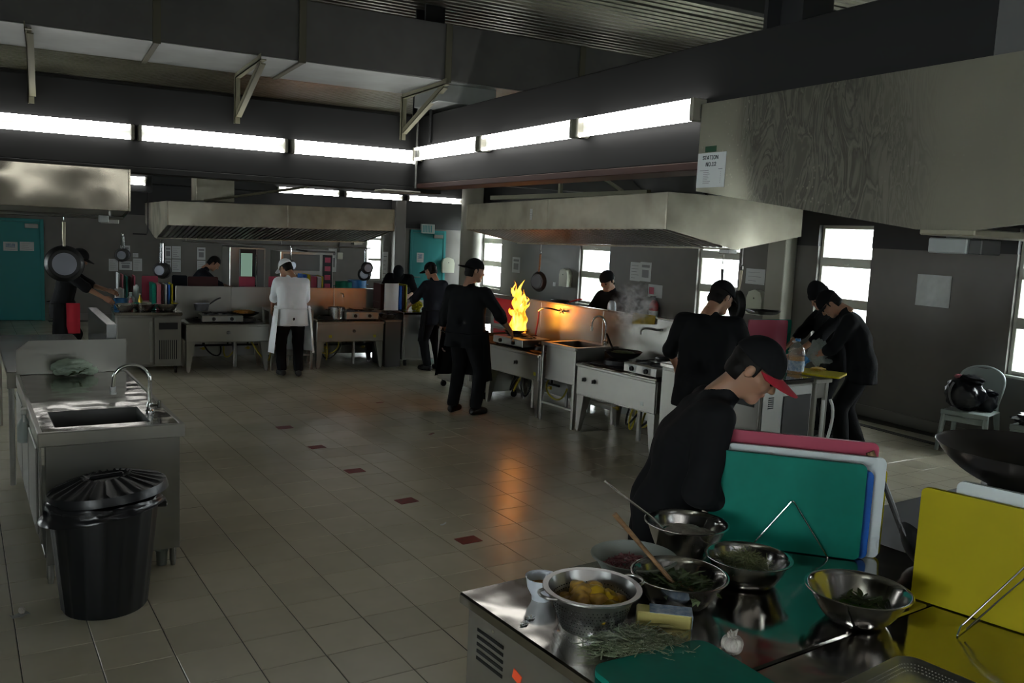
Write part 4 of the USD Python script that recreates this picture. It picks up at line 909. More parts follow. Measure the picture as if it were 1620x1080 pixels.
# colander with rows of holes and golden potatoes
c5 = on_z(937, 927, ZT + 0.125)
co = thing('colander', 'perforated steel colander with golden pieces inside', 'colander', (c5[0], c5[1], ZT + 0.0005))
R5, h5, rb5 = 0.139, 0.118, 0.093
obj('shell', lathe([(0, 0.006), (rb5 - 0.01, 0.006), (rb5 - 0.006, 0), (rb5, 0), (rb5 + 0.004, 0.01), (R5 - 0.012, h5 * 0.8), (R5, h5), (R5 + 0.014, h5 + 0.002), (R5 + 0.014, h5 + 0.007), (R5 - 0.004, h5 + 0.006), (R5 - 0.017, h5 * 0.8), (rb5 - 0.004, 0.012), (0, 0.010)], 48), 'brushed', co, smooth=40)
dots, ins = [], []
for row in range(9):
    f_ = (row + 1) / 10.5; rr_ = rb5 + 0.004 + (R5 - 0.012 - rb5 - 0.004) * (f_ * h5 - 0.01) / (h5 * 0.8 - 0.01); zz = f_ * h5
    if zz > h5 * 0.78: break
    for q in range(64):
        a = (q + 0.5 * (row % 2)) / 64 * 2 * math.pi
        for s_, lst in ((0.0008, dots), (-0.0062, ins)):
            p = np.array([(rr_ + s_) * math.cos(a), (rr_ + s_) * math.sin(a), zz]); n_ = np.array([math.cos(a), math.sin(a), -0.25]) * (1 if s_ > 0 else -1)
            lst.append(cyl(p - n_ * 0.0004, p + n_ * 0.0006, 0.0022, n=6))
obj('drain_holes', join(*dots, *ins), 'plastic_black', co, smooth=False, kind='stuff')
for s in (-1, 1): obj('handle', tube(spline([(s * 0.150, -0.04, h5 + 0.004), (s * 0.177, -0.02, h5 + 0.006), (s * 0.177, 0.02, h5 + 0.006), (s * 0.150, 0.04, h5 + 0.004)], 12), 0.005), 'brushed', co)
g5 = random.Random(5)
for k in range(17):
    a, q = k * 2.4, 0.088 * math.sqrt((k + 0.4) / 17)
    r_ = g5.uniform(0.030, 0.041)
    obj('potato_piece', lump((0, 0, 0), r_, 40 + k, 0.28, 3, (1.0, 0.85, 0.75), 1.8), 'potato' if k % 5 else 'lemon', loc=(c5[0] + q * math.cos(a), c5[1] + q * math.sin(a), ZT + 0.014 + 0.045 + (0.03 if k < 7 else 0.0) + g5.uniform(0, 0.01)), rz=g5.uniform(0, 360),
        label='golden boiled potato piece heaped in the perforated colander', cat='potato', group='potato pieces in the colander')
# small white cup behind the colander
cu = on_z(858, 912, ZT + 0.075)
cp = thing('sauce_cup', 'small white china cup beside the colander', 'cup', (cu[0], cu[1], ZT))
obj('shell', lathe([(0, 0.004), (0.026, 0.004), (0.026, 0.0), (0.032, 0.0), (0.033, 0.012), (0.048, 0.04), (0.054, 0.075), (0.057, 0.077), (0.051, 0.074), (0.045, 0.042), (0.028, 0.014), (0, 0.012)], 36), 'ceramic', cp, smooth=45)
obj('sauce', lathe([(0, 0.046), (0.0455, 0.046), (0.044, 0.04), (0, 0.04)], 24), 'food_orange', cp)
# lime bowl
b6, c6 = bowl(1358, 932, 0.156, 0.105, 0.078, 'steel bowl with limes and green leaves in front of the yellow board')
for k, (dx, dy, m, l) in enumerate(((-0.03, 0.03, 'lemon', 'yellow lemon wedge lying in the bowl of limes'), (0.0, -0.02, 'lime', None), (0.05, -0.01, 'lime', None), (0.02, 0.05, 'lime', None))):
    obj('lime' if l is None else 'lemon_wedge', lump((0, 0, 0), 0.028, 60 + k, 0.08, 3, (1.25, 0.9, 0.8)), m, loc=(c6[0] + dx, c6[1] + dy, ZT + 0.028), rz=50 * k, label=l or ('', 'small green lime at the near side of the steel bowl', 'small green lime at the right of the steel bowl', 'small green lime at the far side of the steel bowl')[k], cat='lime' if l is None else 'lemon', group=None if l else 'limes in the bowl')
obj('mint_leaves', leaves(c6[0] + 0.03, c6[1] + 0.0, ZT + 0.03, 0.075, 60, 31, (0.03, 0.055), 0.025), 'herb', kind='stuff', label='dark mint leaves over the limes in the steel bowl', cat='leaves')
# butter block
bp = on_z(1050, 972, ZT + 0.03)
bu = thing('butter_block', 'pale block of butter half in its blue printed wrapper', 'butter', (bp[0], bp[1], ZT), rz=-36)
obj('butter', box(-0.085, 0.085, -0.032, 0.032, 0.0, 0.046, 0.005), 'wax', bu)
obj('wrapper', join(box(-0.045, 0.087, -0.034, 0.034, 0.0465, 0.0485, 0.001), box(-0.045, 0.087, 0.0325, 0.0345, 0.0, 0.047, 0.0008), box(0.0855, 0.0875, -0.033, 0.033, 0.004, 0.047, 0.0008)), 'label_blue', bu)
# bag of rosemary
rp = on_z(990, 1020, ZT)
def heap_sheet(nx, ny, wx, wy, hgt, seed, lift=0.0, cr=0.35):
    P = np.zeros((nx, ny, 3))
    for i in range(nx):
        for j in range(ny):
            u, v_ = i / (nx - 1) * 2 - 1, j / (ny - 1) * 2 - 1
            n_ = meshkit.fbm(np.array([u * 4.5 + seed, v_ * 3.5, seed * 1.7]), 3, seed)
            e = max(0.0, 1 - abs(u) ** 3.5) * max(0.0, 1 - abs(v_) ** 3.5)
            P[i, j] = (u * wx + 0.012 * (n_ - 0.5), v_ * wy * (0.85 + 0.3 * meshkit.noise(np.array([u * 3 + 9, seed, 0.5]), 2)), lift + hgt * e * (1 - cr + 2 * cr * n_) + 0.002)
    return P
bgr = thing('herb_bag', 'clear plastic bag of rosemary sprigs lying by the steel edge', 'bag of rosemary', (rp[0], rp[1], ZT), rz=-18)
obj('rosemary', join(strands(0.02, 0.0, 0.004, 0.085, 150, 71, (0.06, 0.14), 0.0019, 0.024, 0.4, 0.3), strands(0.10, -0.03, 0.004, 0.08, 130, 72, (0.05, 0.12), 0.0016, 0.012, 0.5, 0.25), strands(-0.06, -0.02, 0.004, 0.08, 90, 73, (0.05, 0.11), 0.0017, 0.015, 0.5, 0.25)), 'rosemary', bgr, kind='stuff')
obj('plastic_bag', sheet(heap_sheet(34, 22, 0.20, 0.105, 0.042, 4, 0.003), 0.0006), 'film', bgr, smooth=70)
# foil bits, garlic bulb, green board lying flat
for k, (px, py) in enumerate(((838, 978), (829, 987))):
    p = on_z(px, py, ZT); obj('foil_scrap', lump((0, 0, 0), 0.013, 80 + k, 0.7, 3, (1.2, 0.7, 0.35), 3.0), 'chrome', loc=(p[0], p[1], ZT + 0.004), rz=30 * k, label=('crumpled foil scrap on the steel edge, farther from the camera', 'crumpled foil scrap on the steel edge, nearer the camera')[k], cat='foil', group='foil scraps by the cup')
gp = on_z(1157, 1032, ZT)
gl = thing('garlic_bulb', 'white papery garlic bulb beside the flat green board', 'garlic', (gp[0], gp[1], ZT))
ms = []
for k in range(9):
    a = k / 9 * 2 * math.pi; ms.append(lump((0.016 * math.cos(a), 0.016 * math.sin(a), 0.026), 0.020, 90 + k, 0.15, 2, (0.85, 0.85, 1.25)))
obj('bulb', join(*ms, lump((0, 0, 0.027), 0.027, 99, 0.1, 3, (1, 1, 0.98))), 'garlic', gl)
obj('neck', join(*[tube([(0.004 * k - 0.01, 0.0, 0.045), (0.007 * k - 0.016, 0.004 * (k % 2), 0.06), (0.011 * k - 0.024, 0.006 * (k % 3) - 0.004, 0.068)], [0.007, 0.004, 0.002], 6) for k in range(5)]), 'garlic', gl)
fb = on_z(948, 1052, ZT)
obj('cutting_board', ext(rrect(0.41, 0.60, 0.045), 0.018), 'cut_green', loc=(1.512, 1.60, ZT + 0.0005), rz=2, label='green plastic cutting board lying flat at the bottom edge', cat='cutting board')
# tray at the seam: gastronorm pan with a beaded rim
tp_ = on_z(1415, 1040, ZT + 0.02)
tr = thing('oven_tray', 'steel roasting tray with a beaded sloping rim at the bottom edge', 'tray', (1.905, 1.306, ZT + 0.001), rz=10)
TW, TD = 0.66, 0.46
outer, inner, floor_ = rrect(TW, TD, 0.06, 8), rrect(TW - 0.03, TD - 0.03, 0.05, 8), rrect(TW - 0.12, TD - 0.12, 0.03, 8)
def ring(poly, z): return np.array([(x, y, z) for x, y in list(poly.exterior.coords)[:-1]])
def loft(rings, cap=False):
    n = len(rings[0]); v = np.vstack(rings); f = []
    for k in range(len(rings) - 1):
        for i in range(n):
            j = (i + 1) % n; f += [[k * n + i, k * n + j, (k + 1) * n + j], [k * n + i, (k + 1) * n + j, (k + 1) * n + i]]
    if cap:
        c = len(v); v = np.vstack([v, rings[-1].mean(0)]); b = (len(rings) - 1) * n
        for i in range(n): f.append([b + i, b + (i + 1) % n, c])
    return TM(v, f)
obj('pan', loft([ring(outer, 0.0), ring(outer, 0.026), ring(rrect(TW - 0.008, TD - 0.008, 0.057, 8), 0.030), ring(inner, 0.028), ring(floor_, 0.006)], True), 'brushed', tr, smooth=40)
bd = []
for a in (0.35, 0.55, 0.75):
    q = np.array(ring(inner, 0.028)) * (1 - a) + np.array(ring(floor_, 0.006)) * a
    q = np.vstack([q, q[:1]]); dd = np.r_[0, np.cumsum(np.linalg.norm(np.diff(q, axis=0), axis=1))]
    for x in np.arange(0, dd[-1], 0.0095): bd.append(np.array([np.interp(x, dd, q[:, k]) for k in range(3)]))
oc = TM(np.array([[1, 0, 0], [-1, 0, 0], [0, 1, 0], [0, -1, 0], [0, 0, 1.0]]) * 0.0026, [[0, 2, 4], [2, 1, 4], [1, 3, 4], [3, 0, 4]])
obj('rim_beads', join(*[TM(oc.vertices + p + [0, 0, 0.001], oc.faces) for p in bd]), 'brushed', tr, smooth=False, kind='stuff')

# racks of boards standing on the near row
def rack(o, rz, boards, label_rack, wires, cat='board rack', zt=ZT, front=True):
    """boards: (offset along the normal, shift along the board, width, height, thickness, lean, material, label); local x along the boards, y behind"""
    F = Fr(o, rz)
    t = thing('board_rack', label_rack, cat, (o[0], o[1], zt), rz)
    for w in wires: obj('wire', tube(w, 0.0032, 8), 'chrome', t)
    for off, sh, w, h, th, lean, m, l in boards:
        p = F.w(sh + w / 2, off + th / 2, zt + 0.004)
        mm = slab_poly(Polygon([(x, y + h / 2) for x, y in rrect(w, h, 0.022).exterior.coords]), th)
        obj('cutting_board', mm, m, loc=p, rz=rz, rx=lean, label=l, cat='cutting board', smooth=30)
    return t
A0 = on_z(1117, 856, ZT)
apex = 0.245
rack((A0[0], A0[1]), -43.0, [
    (0.0, 0.0, 0.575, 0.375, 0.020, 0, 'cut_green', 'big green cutting board at the front of the near rack'),
    (0.028, 0.07, 0.535, 0.345, 0.020, 0, 'cut_blue', 'blue cutting board just behind the big green one'),
    (0.056, 0.055, 0.595, 0.395, 0.020, 0, 'cut_white', 'white cutting board behind the blue one in the near rack'),
    (0.084, 0.075, 0.585, 0.350, 0.016, 0, 'cut_yellow', 'yellow cutting board, only its edge showing behind the white one'),
    (0.108, 0.055, 0.570, 0.440, 0.020, 0, 'cut_red', 'red cutting board standing tallest at the back of the near rack')],
    'wire rack with a bent triangle of steel rod against the green board',
    [[(0.17, -0.012, 0.005), (0.31, -0.008, 0.205), (0.316, -0.008, 0.210), (0.322, -0.008, 0.205), (0.46, -0.012, 0.005)], [(0.17, -0.012, 0.004), (0.17, 0.16, 0.004)], [(0.46, -0.012, 0.004), (0.46, 0.16, 0.004)],
     [(0.17, 0.145, 0.005), (0.31, 0.14, 0.205), (0.316, 0.14, 0.210), (0.322, 0.14, 0.205), (0.46, 0.145, 0.005)]])
B0 = on_z(1440, 946, ZT)
rack((B0[0], B0[1]), -74, [
    (0.0, 0.0, 0.60, 0.395, 0.020, 0, 'cut_yellow', 'big yellow cutting board at the picture edge'),
    (0.03, 0.10, 0.48, 0.435, 0.020, 0, 'cut_white', 'grey-white cutting board behind the big yellow one')],
    'wire rack with doubled steel rods in front of the yellow board',
    [[(0.221, -0.19, 0.003), (0.219, -0.165, 0.022), (0.222, -0.155, 0.03), (0.345, -0.016, 0.235), (0.40, -0.012, 0.30), (0.408, -0.012, 0.305), (0.416, -0.012, 0.30), (0.56, -0.14, 0.004)], [(0.236, -0.16, 0.022), (0.36, -0.016, 0.215), (0.402, -0.02, 0.27), (0.41, -0.02, 0.275), (0.418, -0.02, 0.27), (0.54, -0.13, 0.02)], [(0.221, -0.19, 0.003), (0.221, 0.08, 0.003)], [(0.56, -0.14, 0.003), (0.56, 0.08, 0.003)]])

# big wok on the near stove, pan with a long handle behind the boards
def wok_mesh(R, h, th=0.003):
    pr = [(0, 0)] + [(R * math.sin(a) / math.sin(1.15), h * (1 - math.cos(a)) / (1 - math.cos(1.15))) for a in np.linspace(0.1, 1.15, 12)]
    pi = [(max(r - th, 0), z + th) for r, z in pr[::-1]]
    return lathe(pr + [(R + 0.003, h + 0.002)] + pi[1:-1] + [(0, th)], 48)
wk = thing('wok', 'large dark steel wok on the near stove at the picture edge', 'wok', (3.24, 1.90, 1.215))
obj('wok_ring', lathe([(0.13, -0.058), (0.15, -0.058), (0.16, 0.012), (0.14, 0.012), (0.13, -0.058)], 32), 'iron', wk)
obj('shell', wok_mesh(0.33, 0.165), 'pan_dark', wk, smooth=50)
obj('food_scrap', lump((-0.06, -0.12, 0.035), 0.045, 12, 0.5, 3, (1.3, 0.8, 0.4), 3), 'food_orange', wk)
pn_ = thing('frying_pan', 'black pan with a long wooden-ended handle leaning behind the board racks', 'pan', (2.93, 2.13, 0.90), rz=0)
hv = np.array([-0.10, 0.135, 0.30])
obj('pan_bowl', xf(wok_mesh(0.12, 0.06), (0, 0, 0.02), rx=35, ry=25), 'iron', pn_, smooth=50)
obj('handle', tube([(-0.02, 0.03, 0.10), np.array([-0.02, 0.03, 0.14]) + hv * 0.62], 0.011, 8), 'iron', pn_)
obj('handle_grip', tube([np.array([-0.02, 0.03, 0.14]) + hv * 0.6, np.array([-0.02, 0.03, 0.14]) + hv * 0.9], 0.016, 10), 'wood', pn_)

# ---------------------------------------------------------------- bin, bag and small things by the prep table
bn = thing('rubbish_bin', 'black ribbed plastic rubbish bin beside the prep table', 'bin', (0.245, 4.985, 0))
n = 72; prof = [(0.0, 0.0), (0.205, 0.0), (0.208, 0.012), (0.262, 0.56), (0.276, 0.562), (0.278, 0.60), (0.268, 0.60), (0.254, 0.56), (0.20, 0.02), (0.0, 0.015)]
m = lathe(prof, n); v = np.asarray(m.vertices).copy(); a = np.arctan2(v[:, 1], v[:, 0]); rr = np.hypot(v[:, 0], v[:, 1])
k = (np.sin(a * 18) > 0.55) & (v[:, 2] > 0.005) & (v[:, 2] < 0.57); sc_ = np.where(k & (rr > 0.203), 1.03, 1.0)
obj('tub', TM(v * np.c_[sc_, sc_, np.ones(len(v))], m.faces), 'plastic_black', bn, smooth=30)
for s in (-1, 1): obj('side_handle', join(box(s * 0.27 - 0.02, s * 0.27 + 0.03 * s + 0.01, -0.06, 0.06, 0.53, 0.56, 0.008)), 'plastic_black', bn)
P = np.zeros((60, 7, 3))
for i in range(60):
    for j in range(7):
        q = i / 60 * 2 * math.pi; w_ = meshkit.fbm(np.array([math.cos(q) * 3 + 5, math.sin(q) * 3 + 5, j * 0.9]), 3, 6) - 0.5
        fr_ = 0.5 + 0.5 * math.cos(q - 2.6)
        P[i, j] = ((0.272 + 0.022 * j / 6 * 1.2 + 0.05 * w_ * (0.3 + fr_)) * math.cos(q), (0.272 + 0.022 * j / 6 + 0.05 * w_ * (0.3 + fr_)) * math.sin(q), 0.612 - (0.04 + 0.10 * fr_) * j / 6 + 0.03 * w_)
P = np.concatenate([P, P[:1]], 0)
obj('bin_liner', sheet(P, 0.0012), 'bag_black', bn, smooth=70)
lid = thing('bin_lid', 'round ribbed black lid tilted on the rubbish bin', 'bin lid', (0.265, 5.0, 0.634), rx=-3, ry=-5)
m = lathe([(0, 0.05), (0.07, 0.052), (0.10, 0.058), (0.115, 0.075), (0.13, 0.072), (0.27, 0.028), (0.292, 0.022), (0.298, 0.0), (0.30, -0.022), (0.288, -0.022), (0.284, 0.008), (0.13, 0.058), (0.0, 0.038)], 96); v = np.asarray(m.vertices).copy(); a = np.arctan2(v[:, 1], v[:, 0]); rr = np.hypot(v[:, 0], v[:, 1])
v[:, 2] += np.where((np.sin(a * 22) > 0.3) & (rr > 0.125) & (rr < 0.28), 0.010, 0)
obj('cover', TM(v, m.faces), 'plastic_black', lid, smooth=30)
obj('grip', join(box(-0.085, 0.085, -0.018, 0.018, 0.062, 0.085, 0.01), box(-0.085, -0.06, -0.018, 0.018, 0.048, 0.063, 0.004), box(0.06, 0.085, -0.018, 0.018, 0.048, 0.063, 0.004)), 'plastic_black', lid)
gb_ = on_z(113, 597, 0.88)
gbt = thing('greens_bag', 'knotted plastic bag of green leaves on the prep table', 'bag of greens', (gb_[0], gb_[1] + 0.08, 0.8805), rz=8)
obj('bag_film', join(lump((0, 0, 0.066), 0.125, 15, 0.30, 4, (1.05, 0.75, 0.50), 2.2), lump((0.13, -0.01, 0.035), 0.05, 16, 0.5, 3, (1.0, 0.7, 0.6), 3)), 'film_green', gbt, smooth=60)
obj('leaf_bundle', leaves(0, 0, 0.02, 0.09, 70, 51, (0.05, 0.09), 0.05), 'herb', gbt, kind='stuff')
sb = on_x(19, 655, -0.12)
spb = thing('spray_bottle', 'pale green spray bottle hung on the side of the prep table', 'spray bottle', (-0.148, 6.12, 0.66))
obj('bottle', lathe([(0, 0), (0.036, 0), (0.04, 0.012), (0.04, 0.10), (0.028, 0.135), (0.014, 0.155), (0.014, 0.18), (0, 0.18)], 20), 'chair_plastic', spb)
obj('trigger_head', join(box(-0.018, 0.018, -0.05, 0.02, 0.181, 0.215, 0.006), box(-0.006, 0.006, -0.048, -0.036, 0.135, 0.18, 0.003), cyl((0, -0.05, 0.205), (0, -0.066, 0.205), 0.008, n=10)), 'white_plastic', spb)
cp2 = on_z(256, 892, 0)
jar = thing('plastic_tub', 'clear plastic tub left on the floor under the prep table', 'tub', (cp2[0], cp2[1], 0))
obj('tub_wall', lathe([(0, 0), (0.03, 0), (0.034, 0.085), (0.037, 0.085), (0.037, 0.092), (0.031, 0.092), (0.028, 0.004), (0, 0.004)], 24), 'film_white', jar)
p = on_z(32, 975, 0)
sc = thing('paper_scrap', 'torn scrap of paper with a food crumb on the floor near the bin', 'paper', (p[0], p[1], 0.0), rz=20)
obj('paper_sheet', sheet(np.array([[[x, y, 0.004 + 0.012 * meshkit.noise(np.array([x * 40, y * 40, 2.0]))] for y in np.linspace(-0.025, 0.025, 6)] for x in np.linspace(-0.045, 0.045, 9)]), 0.001), 'paper_grey', sc, smooth=60)
obj('crumb', lump((0.01, 0.005, 0.03), 0.02, 4, 0.3, 3, (0.8, 0.8, 1)), 'garlic', sc)
p = on_z(701, 829, 0)
obj('onion_peel', tube(spline([(-0.03, -0.012, 0.004), (-0.005, -0.016, 0.006), (0.018, 0.0, 0.008), (0.024, 0.022, 0.004)], 12), [0.001] + [0.005] * 10 + [0.001], 6), 'paper', loc=(p[0], p[1], 0), label='curl of white onion peel on the open floor', cat='onion peel')
for k, (px, py, w_, l) in enumerate(((450, 676, 0.16, 'red floor marker, farthest of the row of five'), (501, 707, 0.15, 'red floor marker, second farthest of the row'), (561, 744.5, 0.16, 'worn red floor marker in the middle of the row'), (643, 792, 0.16, 'worn red floor marker with black scuffs, second nearest'), (741, 854, 0.16, 'bright red floor marker nearest the camera'), (601, 636.5, 0.10, 'small red speck on the floor toward the chef in white'), (683, 686, 0.09, 'red floor scrap left of the orange glow'), (1091, 775, 0.06, 'red fleck on the floor right of the orange glow'))):
    p = on_z(px, py, 0)
    obj('floor_marker', xf(ext(rrect(w_, w_ * (0.78 if k < 5 else 0.35), 0.004, 2), 0.0012), (0, 0, 0.0005)), 'sticker_red', loc=(p[0], p[1], 0), rz=4.5 + (28 if k == 6 else 0) + 4 * k % 7, label=l, cat='floor marker', smooth=False)

# ---------------------------------------------------------------- fire row: range, pans, flame, wok, steam
def range_box(loc, rz, label, w=0.62, d=0.42, h=0.10, mat='steel', burn=True):
    t = thing('gas_range', label, 'gas range', loc, rz)
    obj('casing', box(0, w, 0, d, 0.012, h, 0.006), mat, t)
    for k in (0.28, 0.72):
        obj('knob', join(cyl((w * k, -0.001, h * 0.52), (w * k, -0.026, h * 0.52), 0.026, 0.022, n=18), box(w * k - 0.005, w * k + 0.005, -0.034, -0.026, h * 0.52 - 0.02, h * 0.52 + 0.02, 0.002)), 'plastic_black', t)
        obj('dial_plate', box(w * k - 0.055, w * k + 0.055, -0.003, -0.0005, h * 0.22, h * 0.85, 0.001), 'paper_grey', t, smooth=False)
        obj('trivet', join(lathe([(0.09, 0), (0.10, 0), (0.10, 0.012), (0.09, 0.012), (0.09, 0)], 20).apply_translation((w * k, d * 0.5, h)), *[box(w * k - 0.13, w * k + 0.13, d * 0.5 - 0.004, d * 0.5 + 0.004, h + 0.012, h + 0.022, 0.002) if q == 0 else box(w * k - 0.004, w * k + 0.004, d * 0.5 - 0.13, d * 0.5 + 0.13, h + 0.0225, h + 0.0325, 0.002) for q in (0, 1)]), 'iron', t)
    for x in (0.04, w - 0.04):
        for y in (0.04, d - 0.04): obj('foot', cyl((x, y, 0), (x, y, 0.0119), 0.014, n=10), 'rubber', t)
    return t
range_box(ROW.w(-1.20, 0.04, 0.755), ROW.rz, 'two-burner gas range under the flaming pan')
range_box(ROW.w(1.22, 0.0, 0.765), ROW.rz, 'two-burner gas range with big black knobs beside the wok', w=0.46, d=0.34, h=0.10)
range_box(BACK.w(3.90, 0.06, 0.715), 0, 'far two-burner gas range beside the steel pot', w=0.50, d=0.40, h=0.12)
range_box(BACK.w(1.86, 0.06, 0.685), 0, 'far two-burner gas range carrying a saucepan', w=0.55, d=0.40, h=0.10)

def fry_pan(name, label, loc, rz=0, R=0.14, h=0.045, hl=0.22, mat='iron', hmat='handle_tan', rx=0, ry=0, group=None, base='pan_base', hup=0.10):
    """local: bowl about the z axis, open at the top; the handle leaves along +x and rises"""
    t = thing(name, label, 'pan', loc, rz, rx=rx, ry=ry, group=group)
    obj('pan_bowl', lathe([(0, 0), (R * 0.74, 0), (R * 0.82, 0.006), (R, h), (R + 0.003, h), (R - 0.004, h - 0.001), (R * 0.80, 0.010), (0, 0.005)], 36), mat, t, smooth=40)
    obj('base_plate', lathe([(0, -0.003), (R * 0.62, -0.003), (R * 0.62, -0.0003), (0, -0.0003)], 32), base, t)
    hm = tube(spline([(R - 0.006, 0, h * 0.7), (R + hl * 0.25, 0, h * 0.7 + hup * 0.35), (R + hl * 0.6, 0, h * 0.7 + hup * 0.75), (R + hl, 0, h * 0.7 + hup)], 12), [0.008, 0.008, 0.009, 0.010, 0.011, 0.012, 0.012, 0.012, 0.012, 0.012, 0.011, 0.008], 10)
    obj('handle', hm, hmat, t)
    return t
FP = ROW.w(-1.04, 0.28, 0.88)
fry_pan('frying_pan', 'dark frying pan on the range with tall flames leaping from it', FP, ROW.rz + 195, R=0.165, h=0.05, hl=0.2, hmat='iron')
fry_pan('frying_pan', 'black pan with a tan handle set down beside the range of the flaming pan', ROW.w(-0.42, 0.36, 0.775), ROW.rz + 205, R=0.16, h=0.05, hl=0.26, hmat='handle_tan')

# ---- the flame
fm = thing('flame', 'tall orange and yellow flame leaping from the frying pan', 'fire', (FP[0], FP[1], FP[2] + 0.03), ROW.rz)
MT['flame_out'] = M('flame_outer', {'e1': ('emission', dict(color=(1.0, 0.17, 0.008), strength=FLAME * 0.8)), 'e2': ('emission', dict(color=(1.0, 0.50, 0.05), strength=FLAME * 1.5)), 't': ('texture_coordinate', {}), 'mp': ('mapping', dict(mapping_type='point', scale=(1.0, 1.0, 0.45))), 'n': ('noise_texture', dict(scale=15.0, detail=2.0, distortion=0.6)), 'r': ('rgb_ramp', dict(ramp=[(0.38, (0, 0, 0)), (0.68, (1, 1, 1))])),
    'm': ('mix_closure', {}), 'tr': ('transparent_bsdf', {}), 'lw': ('layer_weight', dict(blend=0.5)), 'pw': ('math', dict(math_type='power', value2=0.8)), 'm2': ('mix_closure', {})},
    [('t.object', 'mp.vector'), ('mp.vector', 'n.vector'), ('n.fac', 'r.fac'), ('r.color', 'm.fac'), ('e1.emission', 'm.closure1'), ('e2.emission', 'm.closure2'), ('lw.facing', 'pw.value1'), ('pw.value', 'm2.fac'), ('m.closure', 'm2.closure1'), ('tr.BSDF', 'm2.closure2')], surface='m2.closure')
MT['flame_core'] = M('flame_core', {'e1': ('emission', dict(color=(1.0, 0.66, 0.16), strength=FLAME * 2.2)), 'tr': ('transparent_bsdf', {}), 'lw': ('layer_weight', dict(blend=0.5)), 'm2': ('mix_closure', {})},
    [('lw.facing', 'm2.fac'), ('e1.emission', 'm2.closure1'), ('tr.BSDF', 'm2.closure2')], surface='m2.closure')
def tongue(base, tip, r, seed, sway=0.045, n=40, ns=16):
    base, tip = np.array(base, float), np.array(tip, float); g = random.Random(seed); ph = g.uniform(0, 6)
    pts, rad = [], []
    for k in range(n):
        u = k / (n - 1); c = base + (tip - base) * u; s = sway * math.sin(u * 6.0 + ph) * u
        pts.append(c + np.array([s, sway * 0.5 * math.cos(u * 5 + ph) * u, 0]))
        rad.append(max(0.0008, r * (1 - u) ** 0.85 * (0.62 + 1.5 * u * (1 - u)) * (1 + 0.18 * math.sin(u * 14 + ph))))
    m = tube(pts, np.array(rad), ns); v = np.asarray(m.vertices); q = np.stack([meshkit.fbm(v * np.array([11, 11, 6]) + seed + 9 * a, 2, seed + a) - 0.5 for a in range(3)], -1)
    return TM(v + q * np.array([0.055, 0.055, 0.05]) * np.clip((v[:, 2:] - base[2]) * 8, 0, 1), m.faces)
# local x runs along the row (to the right in the photo); heights up to 0.6
T1 = [((0.05, 0, 0), (0.07, 0, 0.46), 0.115, 1), ((-0.01, 0.0, 0.0), (-0.02, 0.01, 0.58), 0.10, 2), ((0.10, 0.01, 0.0), (0.15, 0.02, 0.38), 0.07, 3), ((0.0, 0.02, 0.17), (-0.24, 0.0, 0.27), 0.055, 4), ((-0.02, 0.0, 0.26), (-0.13, 0.0, 0.54), 0.06, 5), ((0.07, -0.01, 0.20), (0.15, 0.0, 0.52), 0.06, 6), ((-0.05, 0.02, 0.0), (-0.13, 0.0, 0.16), 0.055, 7), ((0.02, 0, 0.36), (0.03, 0.02, 0.63), 0.05, 8), ((-0.09, 0.0, 0.42), (-0.15, 0.0, 0.60), 0.03, 9), ((0.11, 0.0, 0.30), (0.19, 0.0, 0.45), 0.03, 10)]
for b_, t_, r_, s_ in T1: obj('flame_tongue', tongue(b_, t_, r_, s_), 'flame_out', fm, smooth=True)
for b_, t_, r_, s_ in (((0.05, 0.0, 0.0), (0.075, 0, 0.36), 0.075, 1), ((0.0, 0.0, 0.04), (-0.02, 0.0, 0.44), 0.055, 12), ((0.06, 0.0, 0.15), (0.10, 0.0, 0.42), 0.045, 13)): obj('flame_core', tongue(b_, t_, r_, s_, 0.03), 'flame_core', fm, smooth=True)
FL = UsdLux.SphereLight.Define(stage, fm.path + '/glow'); FL.CreateRadiusAttr(0.10); FL.CreateColorAttr(Gf.Vec3f(1.0, 0.24, 0.03)); FL.CreateIntensityAttr(11.0); FL.AddTranslateOp().Set(Gf.Vec3d(0.03, 0, 0.26))
# red plastic board standing behind the flame
obj('cutting_board', xf(slab_poly(Polygon([(x, y + 0.17) for x, y in rrect(0.46, 0.34, 0.02).exterior.coords]), 0.018), (0, 0, 0)), 'red_plastic', loc=ROW.w(-1.78, 0.60, 0.90), rz=ROW.rz, label='red cutting board leaning on the splashback behind the flame', cat='cutting board')
# pans parked on the far counter behind the fire
for k, (px, py, l) in enumerate(((853, 478, 'dark saucepan parked behind the splashback, right of the flame'),)):
    p = ROW.w(-1.05, 0.95, 1.20)
    fry_pan('saucepan', l, p, ROW.rz + 20, R=0.12, h=0.09, hl=0.2, hmat='red_plastic', hup=0.06)
shp = thing('shelf_stand', 'steel over-shelf behind the splashback carrying the parked saucepan', 'shelf', ROW.w(-1.5, 0.75, 0.845), ROW.rz)
obj('shelf_top', box(0, 0.9, 0, 0.36, 0.325, 0.35, 0.004), 'steel_dull', shp)
for x in (0.02, 0.86):
    for y in (0.02, 0.32): obj('leg', box(x, x + 0.02, y, y + 0.02, 0, 0.324), 'steel_dull', shp)
obj('cutting_board', slab_poly(Polygon([(x, y + 0.15) for x, y in rrect(0.48, 0.30, 0.02).exterior.coords]), 0.018), 'cut_green', loc=ROW.w(-0.62, 0.78, 0.99 - 0.145), rz=ROW.rz, label='dark green board standing behind the splashback, only its top edge showing', cat='cutting board')
